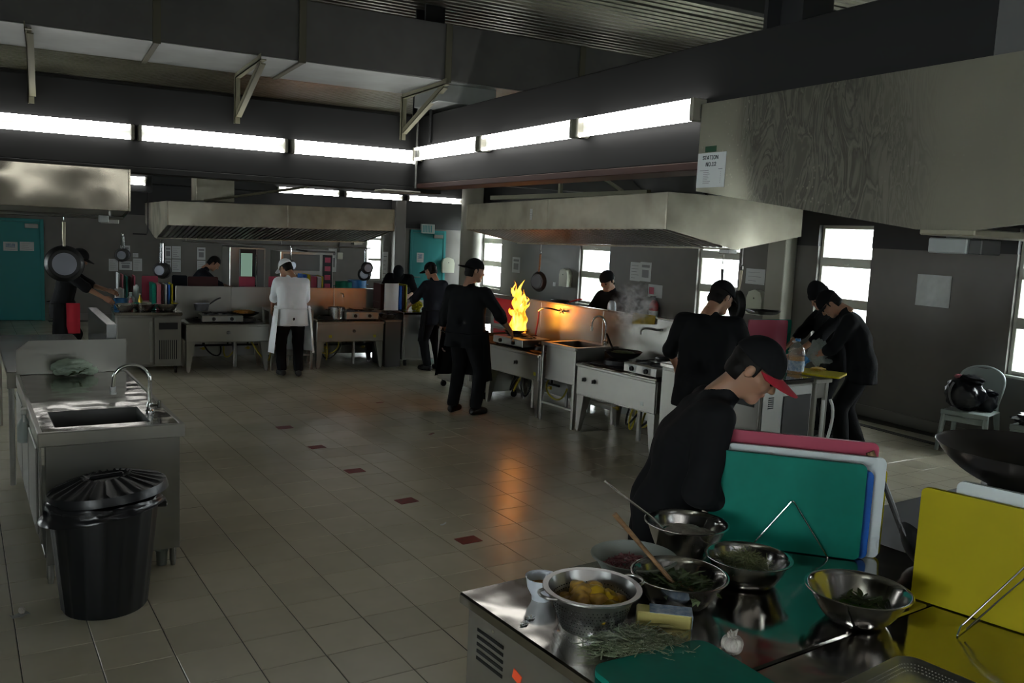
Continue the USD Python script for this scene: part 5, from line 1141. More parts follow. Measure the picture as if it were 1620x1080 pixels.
# wok with a spoon over the burner, steam, spare pans
wp = ROW.w(0.88, 0.30, 0.80)
wk2 = thing('wok', 'black wok steaming on the middle stove counter', 'wok', (wp[0], wp[1], 0.825), ROW.rz)
obj('shell', wok_mesh(0.20, 0.09), 'iron', wk2, smooth=50)
obj('food', lump((0, 0, 0.06), 0.14, 5, 0.3, 3, (1, 1, 0.25), 4), 'herb', wk2)
obj('handle', tube([(-0.19, 0.02, 0.09), (-0.27, 0.04, 0.16), (-0.36, 0.07, 0.23)], 0.012, 10), 'iron', wk2)
dup_spots = []
fry_pan('frying_pan', 'black frying pan left at the back of the stove beside the big man', ROW.w(1.45, 0.42, 0.862), ROW.rz + 10, R=0.15, h=0.05, hl=0.18, hmat='iron')
sm = M('steam', {'v': ('principled_volume', dict(color=(0.9, 0.9, 0.9), density=1.0, anisotropy=0.2)), 't': ('texture_coordinate', {}), 'n': ('noise_texture', dict(scale=9.0, detail=4.0, distortion=1.2)), 'r': ('map_range', dict(from_min=0.46, from_max=0.70, to_min=0.0, to_max=15.0, clamp=True)), 'g': ('gradient_texture', dict(gradient_type='spherical')), 'mp': ('mapping', dict(mapping_type='point', scale=(3.6, 4.2, 3.1))), 'mm': ('math', dict(math_type='multiply'))},
    [('t.object', 'n.vector'), ('n.fac', 'r.value'), ('t.object', 'mp.vector'), ('mp.vector', 'g.vector'), ('g.fac', 'mm.value1'), ('r.result', 'mm.value2'), ('mm.value', 'v.density')], surface=None, volume='v.volume')
stp = ROW.w(0.95, 0.34, 1.37)
obj('steam', ball((0, 0, 0), 0.31, 3, (0.9, 0.8, 1.05)), sm, loc=stp, label='pale wisp of steam drifting above the wok', cat='steam', kind='stuff', smooth=True)
# things on the splashback: cloth, bottle
obj('dish_cloth', sheet(np.array([[[u * 0.34, 0.012 * math.sin(u * 9) - 0.022 - 0.004 * v_, 0.012 - 0.125 * v_ * (1 - 0.25 * u)] for v_ in np.linspace(0, 1, 8)] for u in np.linspace(0, 1, 16)]), 0.006), 'cloth_yellow', loc=ROW.w(0.66, 0.635, 1.29), rz=ROW.rz, label='mustard yellow dish cloth hung over the splashback edge', cat='cloth', smooth=60)
wbp = on_y(959, 492, 8.9)
wbt = thing('squeeze_bottle', 'white plastic bottle on the far counter in front of the woman', 'bottle', ROW.w(0.10, 0.80, 0.845), ROW.rz)
obj('bottle', lathe([(0, 0), (0.05, 0), (0.052, 0.01), (0.052, 0.46), (0.045, 0.51), (0.03, 0.535), (0, 0.54)], 24), 'ceramic', wbt)
cn = thing('paper_tub', 'white tub with an orange lid on the end of the splashback counter', 'tub', ROW.w(1.12, 0.86, 0.845), ROW.rz)
obj('tub_wall', lathe([(0, 0), (0.06, 0), (0.075, 0.42), (0, 0.42)], 24), 'white_plastic', cn)
obj('lid', lathe([(0, 0.421), (0.05, 0.421), (0.045, 0.45), (0, 0.455)], 20), 'orange', cn)

# ---------------------------------------------------------------- near end of the fire row: oil bottle, boards, bag, rack
E1 = ROW.w(2.60, 0.30, 0.94)
def oil_bottle(loc, label, level=0.12):
    t = thing('oil_bottle', label, 'bottle', loc)
    obj('bottle', lathe([(0, 0), (0.068, 0), (0.074, 0.008), (0.074, 0.05), (0.071, 0.055), (0.074, 0.06), (0.074, 0.20), (0.066, 0.235), (0.034, 0.275), (0.022, 0.285), (0.022, 0.30), (0, 0.30)], 32), 'bottle_plastic', t, smooth=40)
    obj('oil', lathe([(0, 0.003), (0.069, 0.003), (0.069, level), (0, level)], 28), 'food_orange', t)
    obj('label_band', lathe([(0.0745, 0.03), (0.0752, 0.03), (0.0752, 0.125), (0.0745, 0.125)], 32), 'label_blue', t)
    obj('cap', cyl((0, 0, 0.301), (0, 0, 0.325), 0.024, n=20), 'blue_plastic', t)
    obj('carry_loop', tube([(0.03 * math.cos(a) - 0.035, 0.005, 0.298 + 0.006 * math.sin(a)) for a in np.linspace(0, 6.28, 20)], 0.004, 6), 'white_plastic', t)
    return t
ob = on_z(1258, 590, 0.945); oil_bottle((ob[0], ob[1], 0.941), 'big clear oil bottle with a blue cap on the end of the row, in front', 0.16)
ob2 = on_z(1212, 572, 0.945); oil_bottle(ROW.w(2.30, 0.40, 0.9405), 'oil bottle half hidden behind the red cap peak', 0.1)
yb = on_z(1300, 592, 0.945)
obj('cutting_board', ext(rrect(0.46, 0.36, 0.03), 0.018), 'cut_yellow', loc=(yb[0], yb[1] + 0.05, 0.942), rz=-60, label='yellow cutting board lying flat where the two cooks prepare food', cat='cutting board')
obj('chopped_food', lump((0, 0, 0), 0.055, 33, 0.4, 3, (1.3, 1, 0.35), 3), 'lemon', loc=(yb[0] + 0.05, yb[1] + 0.1, 0.978), rz=0, label='little heap of yellow chopped food on the flat yellow board', cat='food', kind='stuff')
bgp = on_z(1292, 575, 0.945)
wbg = thing('plastic_bag', 'crumpled translucent white plastic bag beside the blue glove', 'plastic bag', (bgp[0], bgp[1], 0.942))
obj('bag_film', join(lump((0, 0, 0.115), 0.115, 25, 0.45, 4, (0.9, 0.7, 1.05), 2.6), lump((0.10, -0.04, 0.03), 0.05, 26, 0.5, 3, (1.2, 0.8, 0.5), 3)), 'film_white', wbg, smooth=60)
rb_ = ROW.w(1.95, 0.685, 0.94)
obj('cutting_board', slab_poly(Polygon([(x, y + 0.19) for x, y in rrect(0.50, 0.38, 0.02).exterior.coords]), 0.018), 'cut_red', loc=on_y(1212, 552, 7.0) * [1, 1, 0] + [0, 0, 0.925], rz=-8, label='dark red cutting board standing upright near the oil bottles', cat='cutting board')
obj('cutting_board', slab_poly(Polygon([(x, y + 0.19) for x, y in rrect(0.50, 0.38, 0.02).exterior.coords]), 0.016), 'cut_green', loc=on_y(1218, 552, 7.06) * [1, 1, 0] + [0, 0, 0.925], rz=-8, label='green cutting board hidden but for an edge behind the dark red one', cat='cutting board')
tray = on_y(1205, 505, 7.35)
fry_pan('frying_pan', 'wide black pan parked on top of the stacked boards near the window', (tray[0], tray[1], 1.335), -160, R=0.20, h=0.04, hl=0.22, hmat='iron', hup=0.03)
# ---------------------------------------------------------------- people
def nets(F, o, h):
    """naive surface nets of the grid F (negative inside), origin o, step h"""
    F = F.copy()
    for ax in range(3):
        for e in (0, -1):
            q = [slice(None)] * 3; q[ax] = e; F[tuple(q)] = np.maximum(F[tuple(q)], h * 0.3)
    s = F < 0
    c = np.zeros(tuple(n - 1 for n in F.shape), np.int8)
    for i in (0, 1):
        for j in (0, 1):
            for k in (0, 1): c += s[i:i + c.shape[0], j:j + c.shape[1], k:k + c.shape[2]]
    act = (c > 0) & (c < 8); ids = -np.ones(c.shape, int); ids[act] = np.arange(act.sum()); I = np.argwhere(act)
    acc, cnt = np.zeros((len(I), 3)), np.zeros((len(I), 1))
    V = {(i, j, k): F[I[:, 0] + i, I[:, 1] + j, I[:, 2] + k] for i in (0, 1) for j in (0, 1) for k in (0, 1)}
    for a in V:
        for ax in range(3):
            if a[ax] == 0:
                b = tuple(1 if q == ax else a[q] for q in range(3)); fa, fb = V[a], V[b]; m = (fa < 0) != (fb < 0)
                t = np.where(m, fa / np.where(m, fa - fb, 1), 0); p = np.tile(np.array(a, float), (len(I), 1)); p[:, ax] = t
                acc += p * m[:, None]; cnt += m[:, None]
    v = (I + acc / np.maximum(cnt, 1)) * h + o; f = []
    for ax in range(3):
        u, w = (ax + 1) % 3, (ax + 2) % 3
        sl = [slice(None)] * 3; sl[ax] = slice(0, -1); A = s[tuple(sl)]; sl[ax] = slice(1, None); B = s[tuple(sl)]
        E = np.argwhere(A != B); E = E[(E[:, u] > 0) & (E[:, w] > 0) & (E[:, u] < c.shape[u]) & (E[:, w] < c.shape[w])]
        if not len(E): continue
        fl = A[E[:, 0], E[:, 1], E[:, 2]]
        def at(du, dw): q = E.copy(); q[:, u] += du; q[:, w] += dw; return ids[q[:, 0], q[:, 1], q[:, 2]]
        q = np.c_[at(-1, -1), at(0, -1), at(0, 0), at(-1, 0)]; q[~fl] = q[~fl][:, ::-1]; f.append(q)
    f = np.vstack(f); return TM(v, np.vstack([f[:, [0, 1, 2]], f[:, [0, 2, 3]]]))

def grid(lo, hi, h):
    lo, hi = np.asarray(lo, float), np.asarray(hi, float); n = np.ceil((hi - lo) / h).astype(int) + 1
    g = np.stack(np.meshgrid(*[lo[k] + np.arange(n[k]) * h for k in range(3)], indexing='ij'), -1); return g
def cap_(P, a, b, ra, rb):
    a, b = np.asarray(a, float), np.asarray(b, float); d = b - a; t = np.clip(((P - a) @ d) / (d @ d + 1e-9), 0, 1)
    return np.linalg.norm(P - a - t[..., None] * d, axis=-1) - (ra + (rb - ra) * t)
def ell_(P, c, r): r = np.asarray(r, float); return (np.linalg.norm((P - np.asarray(c)) / r, axis=-1) - 1) * r.min()
def smin(a, b, k): h = np.clip(0.5 + 0.5 * (b - a) / k, 0, 1); return b + (a - b) * h - k * h * (1 - h)
def sdf_mesh(caps, h, k=0.03, fold=0.0, fq=9.0, seed=0, cut=None):
    pts = np.array([p for c in caps for p in c[:2]]); r = max(max(c[2:4]) for c in caps) + k + 0.03
    G = grid(pts.min(0) - r, pts.max(0) + r, h); F = None
    for a, b, ra, rb in caps:
        d = cap_(G, a, b, ra, rb); F = d if F is None else smin(F, d, k)
    if fold: F = F + fold * (meshkit.fbm(G * np.array([fq, fq, fq * 0.45]) + seed, 2, seed) * 2 - 1)
    if cut is not None:
        for q, n in cut: F = np.maximum(F, (G - np.asarray(q)) @ np.asarray(n, float))
    return nets(F, G[0, 0, 0], h)

_G = grid((-0.11, -0.13, -0.20), (0.11, 0.14, 0.14), 0.0055)
def _head():
    P = _G; d = ell_(P, (0, -0.008, 0.022), (0.077, 0.097, 0.098))
    d = smin(d, ell_(P, (0, 0.022, -0.040), (0.060, 0.070, 0.080)), 0.03); d = smin(d, cap_(P, (-0.022, 0.068, -0.098), (0.022, 0.068, -0.098), 0.020, 0.020), 0.03)
    d = smin(d, cap_(P, (0, 0.088, 0.012), (0, 0.107, -0.026), 0.008, 0.0135), 0.012); d = smin(d, cap_(P, (-0.034, 0.078, 0.024), (0.034, 0.078, 0.024), 0.013, 0.013), 0.018)
    for s in (-1, 1):
        d = -smin(-d, np.linalg.norm(P - np.array([s * 0.031, 0.101, 0.004]), axis=-1) - 0.0, 0.001) if False else np.maximum(d, -(ell_(P, (s * 0.031, 0.104, 0.003), (0.018, 0.016, 0.011))))
        d = smin(d, cap_(P, (s * 0.042, 0.060, -0.028), (s * 0.046, 0.045, -0.020), 0.022, 0.022), 0.02)
        d = smin(d, ell_(P, (s * 0.079, -0.012, -0.004), (0.010, 0.020, 0.032)), 0.006)
    d = smin(d, cap_(P, (-0.019, 0.086, -0.060), (0.019, 0.086, -0.060), 0.0085, 0.0085), 0.008)
    d = smin(d, cap_(P, (0, -0.022, -0.06), (0, -0.040, -0.185), 0.052, 0.058), 0.03)
    return nets(d, P[0, 0, 0], 0.0055)
HEAD = _head()
def _hair(kind):
    P = _G; d = np.minimum(ell_(P, (0, -0.012, 0.026), (0.086, 0.103, 0.104)), ell_(P, (0, -0.045, -0.03), (0.076, 0.062, 0.075)))
    d = d + 0.004 * (meshkit.fbm(P * 60, 2, 3) - 0.5)
    line = np.minimum(0.075 - P[..., 1], 0.3)
    d = np.maximum(d, -np.where(P[..., 2] > 0.055, 0.115 - P[..., 1], np.where(P[..., 2] > -0.02, 0.018 - P[..., 1], -0.03 - P[..., 1])))
    d = np.maximum(d, -(P[..., 2] + (0.10 if kind == 'long' else 0.075)))
    return nets(d, P[0, 0, 0], 0.0055)
HAIR = _hair('short')
def _cap(tall=0.0, z0=0.030):
    P = grid((-0.13, -0.15, -0.02), (0.13, 0.15, 0.22), 0.0065)
    d = ell_(P, (0, -0.008, 0.030), (0.093, 0.112, 0.108 + tall)); d = np.maximum(d, z0 - P[..., 2] + 0.12 * np.minimum(P[..., 1], 0) * -0.35)
    return nets(d, P[0, 0, 0], 0.0065)
CAP = _cap(); CAP_TALL = _cap(0.055)
def brim_mesh(L=0.095, w=0.092):
    P = np.zeros((15, 6, 3))
    for i in range(15):
        a = math.radians(-78 + 156 * i / 14)
        for j in range(6):
            q = j / 5; x, y = (w * 0.98) * math.sin(a), 0.100 * math.cos(a); k = q * L * max(0.12, math.cos(a)) ** 0.7
            P[i, j] = (x * (1 + 0.10 * q), y + k, 0.036 - 0.014 * q - 0.9 * (x ** 2) * 2.0)
    return sheet(P, 0.005)
BRIM = brim_mesh()

def hull_sph(pts, sub=1):
    ic = trimesh.creation.icosphere(sub, 1.0).vertices
    m = trimesh.convex.convex_hull(np.vstack([ic * r + np.asarray(p) for p, r in pts])); return m
def to_mf(m): return manifold3d.Manifold(manifold3d.Mesh(np.asarray(m.vertices, np.float32), np.asarray(m.faces, np.uint32)))
def from_mf(M_):
    q = M_.to_mesh(); return TM(q.vert_properties[:, :3], q.tri_verts)

def hand_parts(wrist, d, n, side, curl=0.5, s=1.0):
    """sphere hulls of a hand: wrist, direction d to the fingers, n the palm's normal (palm faces along n)"""
    d = np.asarray(d, float); d /= np.linalg.norm(d); n = np.asarray(n, float); n = n - d * (n @ d); n /= np.linalg.norm(n); x = np.cross(d, n) * side  # x: toward the thumb
    W = np.asarray(wrist, float); out = []
    kn = [W + d * l * s + x * o * s for l, o in ((0.088, 0.028), (0.092, 0.009), (0.088, -0.010), (0.080, -0.028))]
    out.append([(W, 0.024 * s), (W + d * 0.03 * s + x * 0.022 * s, 0.016 * s), (W + d * 0.03 * s - x * 0.02 * s, 0.015 * s)] + [(k, 0.0115 * s) for k in kn])
    for k, L in zip(kn, ((0.040, 0.024, 0.019), (0.044, 0.028, 0.020), (0.041, 0.026, 0.019), (0.032, 0.019, 0.017))):
        p, a = k, 0.0
        for q, l in enumerate(L):
            a += curl * (0.55, 0.8, 0.6)[q]; e = d * math.cos(a) + n * math.sin(a); p2 = p + e * l * s
            out.append([(p, (0.0098, 0.0088, 0.008)[q] * s), (p2, (0.0088, 0.008, 0.007)[q] * s)]); p = p2
    t0 = W + d * 0.022 * s + x * 0.024 * s; e = d * 0.62 + x * 0.62 + n * (0.25 + 0.45 * curl); e /= np.linalg.norm(e); t1 = t0 + e * 0.042 * s
    e2 = d * 0.85 + x * (0.35 - 0.4 * curl) + n * (0.3 + 0.4 * curl); e2 /= np.linalg.norm(e2); t2 = t1 + e2 * 0.030 * s; t3 = t2 + e2 * 0.022 * s
    out += [[(t0, 0.0135 * s), (t1, 0.0105 * s)], [(t1, 0.0105 * s), (t2, 0.0092 * s)], [(t2, 0.0092 * s), (t3, 0.0075 * s)]]
    return out

def ik(a, b, l1, l2, pole):
    a, b = np.asarray(a, float), np.asarray(b, float); d = b - a; L = np.linalg.norm(d)
    if L > (l1 + l2) * 0.995: b = a + d / L * (l1 + l2) * 0.995; d = b - a; L = np.linalg.norm(d)
    u = d / L; c = (l1 * l1 - l2 * l2 + L * L) / (2 * L); hh = math.sqrt(max(l1 * l1 - c * c, 0)); p = np.asarray(pole, float); p = p - u * (p @ u); p /= np.linalg.norm(p) + 1e-9
    return a + u * c + p * hh, b

def shoe(ankle, dirv, s=1.0):
    d = np.array([dirv[0], dirv[1], 0.0]); d /= np.linalg.norm(d); a = np.array([ankle[0], ankle[1], 0.0]); ic = trimesh.creation.icosphere(2, 1.0).vertices
    def sp(c, r): v = ic * np.array([r, r, r]) + c; v[:, 2] = np.maximum(v[:, 2], 0.0); return v
    x = np.cross(d, [0, 0, 1.0])
    up = trimesh.convex.convex_hull(np.vstack([sp(a - d * 0.055 + [0, 0, 0.045], 0.042), sp(a + [0, 0, 0.065], 0.045), sp(a + d * 0.10 + [0, 0, 0.035], 0.046), sp(a + d * 0.165 + x * 0.008 + [0, 0, 0.028], 0.036)]))
    return TM(up.vertices, up.faces)

def person(label, loc, heading, H=1.70, lean=6, head=(10, 0), rh=(0.25, 0.25, 0.95), lh=(-0.25, 0.25, 0.95), feet=((0.11, 0.0), (-0.11, 0.0)), jacket='cloth_black', sleeve=0.35, trousers='cloth_black', hat='cap', hat_mat='cloth_black', brim_mat=None, brim_yaw=0, apron=None,
           hair=True, face=False, curl=0.5, glove=None, res=0.014, roll=0.0, hem=0.16, long_sleeve=False, palm=None, group=None, shoes='rubber', build=1.0, twist=0.0, seed=1, bow=0.0):
    """facing local +y; hands are given in the local frame in metres; heading is a world direction"""
    rz = math.degrees(math.atan2(heading[1], heading[0])) - 90
    t = thing('person', label, 'person', (loc[0], loc[1], 0), rz, group)
    k = H / 1.70; L1, L2 = math.radians(lean), math.radians(lean + bow)
    hip = np.array([0, -0.25 * math.sin(L1) * k, (0.905 - 0.02 * (lean / 30)) * k])
    s1, s2 = np.array([0, math.sin(L1), math.cos(L1)]), np.array([0, math.sin(L2), math.cos(L2)])
    mid = hip + s1 * 0.24 * k; nb = mid + s2 * 0.27 * k; ct, st_ = math.cos(math.radians(twist)), math.sin(math.radians(twist)); ex = np.array([ct, st_, 0])
    sh = {1: nb - s2 * 0.055 * k + ex * 0.175 * k * build, -1: nb - s2 * 0.055 * k - ex * 0.175 * k * build}
    hp, hy = math.radians(head[0] + lean + bow), math.radians(head[1])
    Rh = trimesh.transformations.euler_matrix(-hp, math.radians(roll), 0, 'sxyz')[:3, :3]; Rz = trimesh.transformations.rotation_matrix(hy, [0, 0, 1])[:3, :3]; Rh = Rz @ Rh if abs(head[0] + lean) < 45 else Rh @ Rz
    hc = nb + s2 * 0.035 * k + Rh @ np.array([0, 0.035, 0.155]) * k
    def hd(m): return TM(np.asarray(m.vertices) * k @ Rh.T + hc, m.faces)
    knee, ank, elb, wr = {}, {}, {}, {}
    for s, f in ((1, feet[0]), (-1, feet[1])):
        ank[s] = np.array([f[0] * k, f[1] * k, 0.085 * k]); knee[s], ank[s] = ik(hip + np.array([s * 0.09 * k, 0, -0.02]), ank[s], 0.42 * k, 0.42 * k, (s * 0.15, 1, 0))
    for s, h_ in ((1, rh), (-1, lh)): elb[s], wr[s] = ik(sh[s], np.array(h_) * 1.0, 0.285 * k, 0.25 * k, (s * 0.75, -0.55, -0.5))
    # ---- one continuous body: head, neck, trunk, arms with hands, legs
    parts = [to_mf(hd(HEAD))]
    tr = [[(nb - s2 * 0.02, 0.036 * k), (mid + s2 * 0.1, 0.06 * k), (sh[1] - s2 * 0.01, 0.034 * k), (sh[-1] - s2 * 0.01, 0.034 * k)], [(mid + s2 * 0.1, 0.07 * k), (hip, 0.062 * k), (hip + ex * 0.07, 0.06 * k), (hip - ex * 0.07, 0.06 * k)], [(nb - s2 * 0.02, 0.055 * k), (hc - Rh @ np.array([0, 0.03, 0.10]) * k, 0.05 * k)]]
    for s in (1, -1):
        fa = wr[s] - elb[s]; fa /= np.linalg.norm(fa)
        tr += [[(sh[s], 0.034 * k), (elb[s], 0.034 * k)], [(elb[s], 0.037 * k), (elb[s] + fa * 0.08, 0.036 * k), (wr[s], 0.025 * k)], [(hip + np.array([s * 0.08, 0, 0]), 0.07 * k), (knee[s], 0.048 * k)], [(knee[s], 0.047 * k), (ank[s], 0.035 * k)]]
        pn_v = np.array(palm[0 if s == 1 else 1]) if palm else np.array([-s * 0.8, 0.1, -0.5])
        hp_ = hand_parts(wr[s], fa, pn_v, s, curl, k)
        if glove: obj('glove', from_mf(manifold3d.Manifold.batch_boolean([to_mf(hull_sph([(p, r * 1.12) for p, r in q])) for q in hp_], manifold3d.OpType.Add)), glove, t, smooth=50)
        tr += hp_
    parts += [to_mf(hull_sph(q, 2 if i_ < 11 else 1)) for i_, q in enumerate(tr)]
    obj('body', from_mf(manifold3d.Manifold.batch_boolean(parts, manifold3d.OpType.Add)), 'skin', t, smooth=60)
    if face:
        for s in (-1, 1): obj('eye', hd(ball((s * 0.031, 0.083, 0.003), 0.0125, 2)), 'eye', t, smooth=True)
        obj('lips', hd(ball((0, 0.0945, -0.060), 0.012, 2, (1.7, 0.35, 0.42))), 'lip', t, smooth=True)
        for s in (-1, 1): obj('eyebrow', hd(ball((s * 0.032, 0.092, 0.026), 0.012, 2, (1.5, 0.3, 0.25))), 'hair', t, smooth=True)
    if hair: obj('hair', hd(HAIR), 'hair', t, smooth=True)
    if hat:
        c = obj('cap', hd(CAP_TALL if hat == 'tall' else CAP), hat_mat, t, smooth=50)
        if hat == 'cap': obj('brim', hd(TM(BRIM.vertices @ trimesh.transformations.rotation_matrix(math.radians(brim_yaw), [0, 0, 1])[:3, :3].T, BRIM.faces)), brim_mat or hat_mat, c, smooth=50)
        if hat == 'tall': obj('band', hd(lathe([(0.094, 0.03), (0.098, 0.03), (0.098, 0.062), (0.094, 0.062), (0.094, 0.03)], 32, (1, 1.2)).apply_translation((0, -0.008, 0))), hat_mat, c, smooth=50)
    # ---- jacket
    b = build; z_ = np.array([0, 0, 1.0]); J = [(nb - s2 * 0.055 * k - ex * 0.125 * k * b, nb - s2 * 0.055 * k + ex * 0.125 * k * b, 0.068 * k, 0.068 * k),
         (nb - s2 * 0.03 * k, nb + s2 * 0.035 * k + np.array([0, 0.01, 0]), 0.070 * k, 0.062 * k)]
    for s in (1, -1):
        c0, c1, c2, c3 = nb - s2 * 0.11 * k + ex * s * 0.085 * k * b, mid + s2 * 0.06 * k + ex * s * 0.080 * k * b, hip + ex * s * 0.082 * k * b + s1 * 0.02, hip + np.array([s * 0.09 * k * b, 0, -hem])
        J += [(c0, c1, 0.108 * k, 0.116 * k), (c1, c2, 0.116 * k, 0.126 * k), (c2, c3, 0.126 * k, 0.136 * k)]
    J += [(mid - ex * 0.03, mid + ex * 0.03, 0.118 * k, 0.118 * k), (hip - ex * 0.03, hip + ex * 0.03, 0.128 * k, 0.128 * k), (nb - s2 * 0.14 * k, mid + s2 * 0.04 * k, 0.112 * k, 0.118 * k)]
    for s in (1, -1):
        J.append((sh[s], elb[s], 0.072 * k, 0.060 * k)); f_ = 0.86 if long_sleeve else sleeve
        J.append((elb[s], elb[s] + (wr[s] - elb[s]) * f_, 0.060 * k, 0.054 * k))
    obj('jacket', sdf_mesh(J, res, 0.035, 0.011, 11, seed, [(hip - np.array([0, 0, hem]), (0, 0, -1))]), jacket, t, smooth=60)
    # ---- trousers
    Tt = [(hip - np.array([0.07, 0, 0.02]), hip + np.array([0.07, 0, -0.02]), 0.125 * k, 0.125 * k)]
    for s in (1, -1): Tt += [(hip + np.array([s * 0.085, 0, -0.05]), knee[s], 0.104 * k, 0.080 * k), (knee[s], ank[s] + np.array([0, 0, 0.02]), 0.080 * k, 0.066 * k)]
    obj('trousers', sdf_mesh(Tt, res, 0.03, 0.010, 10, seed + 5, [((0, 0, 0.075), (0, 0, -1))]), trousers, t, smooth=60)
    for s in (1, -1): obj('shoe', shoe(ank[s], (s * 0.15, 1)), shoes, t, smooth=60)
    if apron:
        mat, a0, a1, zt, zb, fl = apron
        P = np.zeros((36, 16, 3))
        for i in range(36):
            a = math.radians(a0 + (a1 - a0) * i / 35)
            for j in range(16):
                q = j / 15; w = 0.012 * math.sin(i * 1.1 + 2 * q) * q + 0.01 * (meshkit.noise(np.array([i * 0.4, q * 4, seed + 0.5]), 3) - 0.5)
                P[i, j] = ((0.232 * b + fl * q + w) * math.sin(a) * k, hip[1] + (0.165 + fl * q + w) * math.cos(a) * k, zt + (zb - zt) * q)
        ap = obj('apron', sheet(P, 0.004), mat, t, smooth=60)
        obj('apron_string', tube([((0.238 * b) * math.sin(a) * k, hip[1] + 0.172 * math.cos(a) * k, zt - 0.03) for a in np.linspace(0, 2 * math.pi, 40)], 0.008, 6, True), mat, ap)
    return t

RGT, AWY = np.array([0.884, -0.465]), np.array([0.47, 0.876])
def hdg(r, a): v = RGT * r + AWY * a; return v / np.linalg.norm(v)
# 1 the cook at the flaming pan
person('person in black cap and uniform seen from behind, tossing the flaming pan', (4.24, 9.08), hdg(0.45, 0.9), H=1.77, lean=4, head=(6, -42), rh=(0.40, 0.30, 1.0), lh=(-0.34, 0.02, 0.80), feet=((0.15, 0.02), (-0.13, 0.0)), brim_yaw=170, apron=('cloth_black', -115, 115, 0.98, 0.42, 0.05), res=0.013, seed=1, build=1.22, twist=0)
# 2 the chef in white
person('person in white chef jacket, cap and apron working at the far sink', (2.96, 12.04), hdg(-0.42, 0.9), H=1.64, lean=12, head=(22, 35), rh=(0.24, 0.36, 0.86), lh=(-0.2, 0.40, 0.86), feet=((0.10, -0.05), (-0.12, 0.04)), jacket='cloth_white', hat_mat='cloth_white', apron=('cloth_white', -125, 125, 0.98, 0.34, 0.07), res=0.013, seed=2, sleeve=0.15, build=1.08)
# 3 the person in the middle distance
person('person in black with a badged cap, facing the far cabinet', (5.12, 12.1), hdg(-0.65, 0.75), H=1.62, lean=6, head=(18, 10), rh=(0.22, 0.34, 0.95), lh=(-0.2, 0.38, 0.95), brim_yaw=20, apron=('cloth_black', -110, 110, 0.95, 0.45, 0.05), res=0.016, seed=3, jacket='cloth_navy')
# 4 head bowed behind the cabinet
person('person in black with grey apron straps, head bowed over the far cabinet', (5.42, 14.42), hdg(0.05, -1.0), H=1.66, lean=28, head=(40, 0), rh=(0.2, 0.45, 0.98), lh=(-0.2, 0.45, 0.98), res=0.016, seed=4, build=1.1)
# 5 woman behind the splashback
wp5 = ROW.w(-0.76, 1.58)
person('person in black cap with a hair bun looking down behind the splashback', wp5, hdg(-0.75, -0.66), H=1.70, lean=6, head=(24, 8), rh=(0.15, 0.42, 1.0), lh=(-0.22, 0.40, 1.0), face=True, res=0.013, seed=5, hat='plain', long_sleeve=True)
# 6 big man from behind
person('tall broad person in black seen from behind, beside the gas range', (4.84, 5.62), hdg(0.35, 0.94), H=1.80, lean=8, head=(22, -38), rh=(0.28, 0.40, 1.05), lh=(-0.30, 0.34, 1.0), feet=((0.13, 0.0), (-0.13, 0.03)), brim_yaw=10, res=0.013, seed=6, build=1.18, hem=0.22, sleeve=0.2)
# 7, 8 the two at the window end
person('person in black cap and glasses with blue gloves, stooping over the yellow board', (7.14, 6.04), hdg(-0.9, 0.30), H=1.80, lean=13, head=(28, 0), rh=(0.12, 0.40, 1.0), lh=(-0.10, 0.44, 1.0), feet=((0.12, -0.10), (-0.12, 0.06)), glove='glove_blue', face=True, res=0.012, seed=7, sleeve=0.25, bow=14)
person('person in tall flat black cap half hidden behind the stooping cook', (7.58, 6.78), hdg(-0.85, -0.2), H=1.74, lean=12, head=(24, 0), rh=(0.14, 0.46, 1.0), lh=(-0.14, 0.46, 1.0), hat='tall', res=0.015, seed=8, face=True)
# 9 the person with the red peak
person('person in black with a red-peaked cap bending behind the near bowls', (2.40, 2.89), hdg(0.97, -0.1), H=1.78, lean=14, head=(8, -14), rh=(0.14, 0.20, 1.0), lh=(-0.2, 0.36, 1.04), brim_mat='cloth_red', face=True, res=0.010, seed=9, bow=14, long_sleeve=True, build=1.05, hem=0.2)
# 10 behind the hanging pan
person('person in black cap with a red towel at the hip behind the hanging pan', (0.20, 13.0), hdg(0.85, 0.3), H=1.66, lean=14, head=(14, 0), rh=(0.16, 0.48, 1.0), lh=(-0.12, 0.50, 1.08), res=0.015, seed=10, sleeve=0.05, apron=('cloth_black', -110, 110, 0.95, 0.48, 0.05))
obj('towel', sheet(np.array([[[u * 0.16, 0.01 * math.sin(u * 8 + v_), -0.40 * v_] for v_ in np.linspace(0, 1, 8)] for u in np.linspace(0, 1, 8)]), 0.008), 'cloth_red', loc=(0.20, 12.76, 0.93), rz=0, label='folded red towel hanging at the hip of the person by the teal door', cat='towel', smooth=60)
# 11 stooping at the ovens
person('dark-haired person in black stooping at the far ovens', (2.15, 15.0), hdg(0.9, 0.3), H=1.62, lean=26, head=(18, 0), rh=(0.15, 0.5, 1.0), lh=(-0.15, 0.5, 1.0), hat=None, res=0.018, seed=11, jacket='cloth_navy')
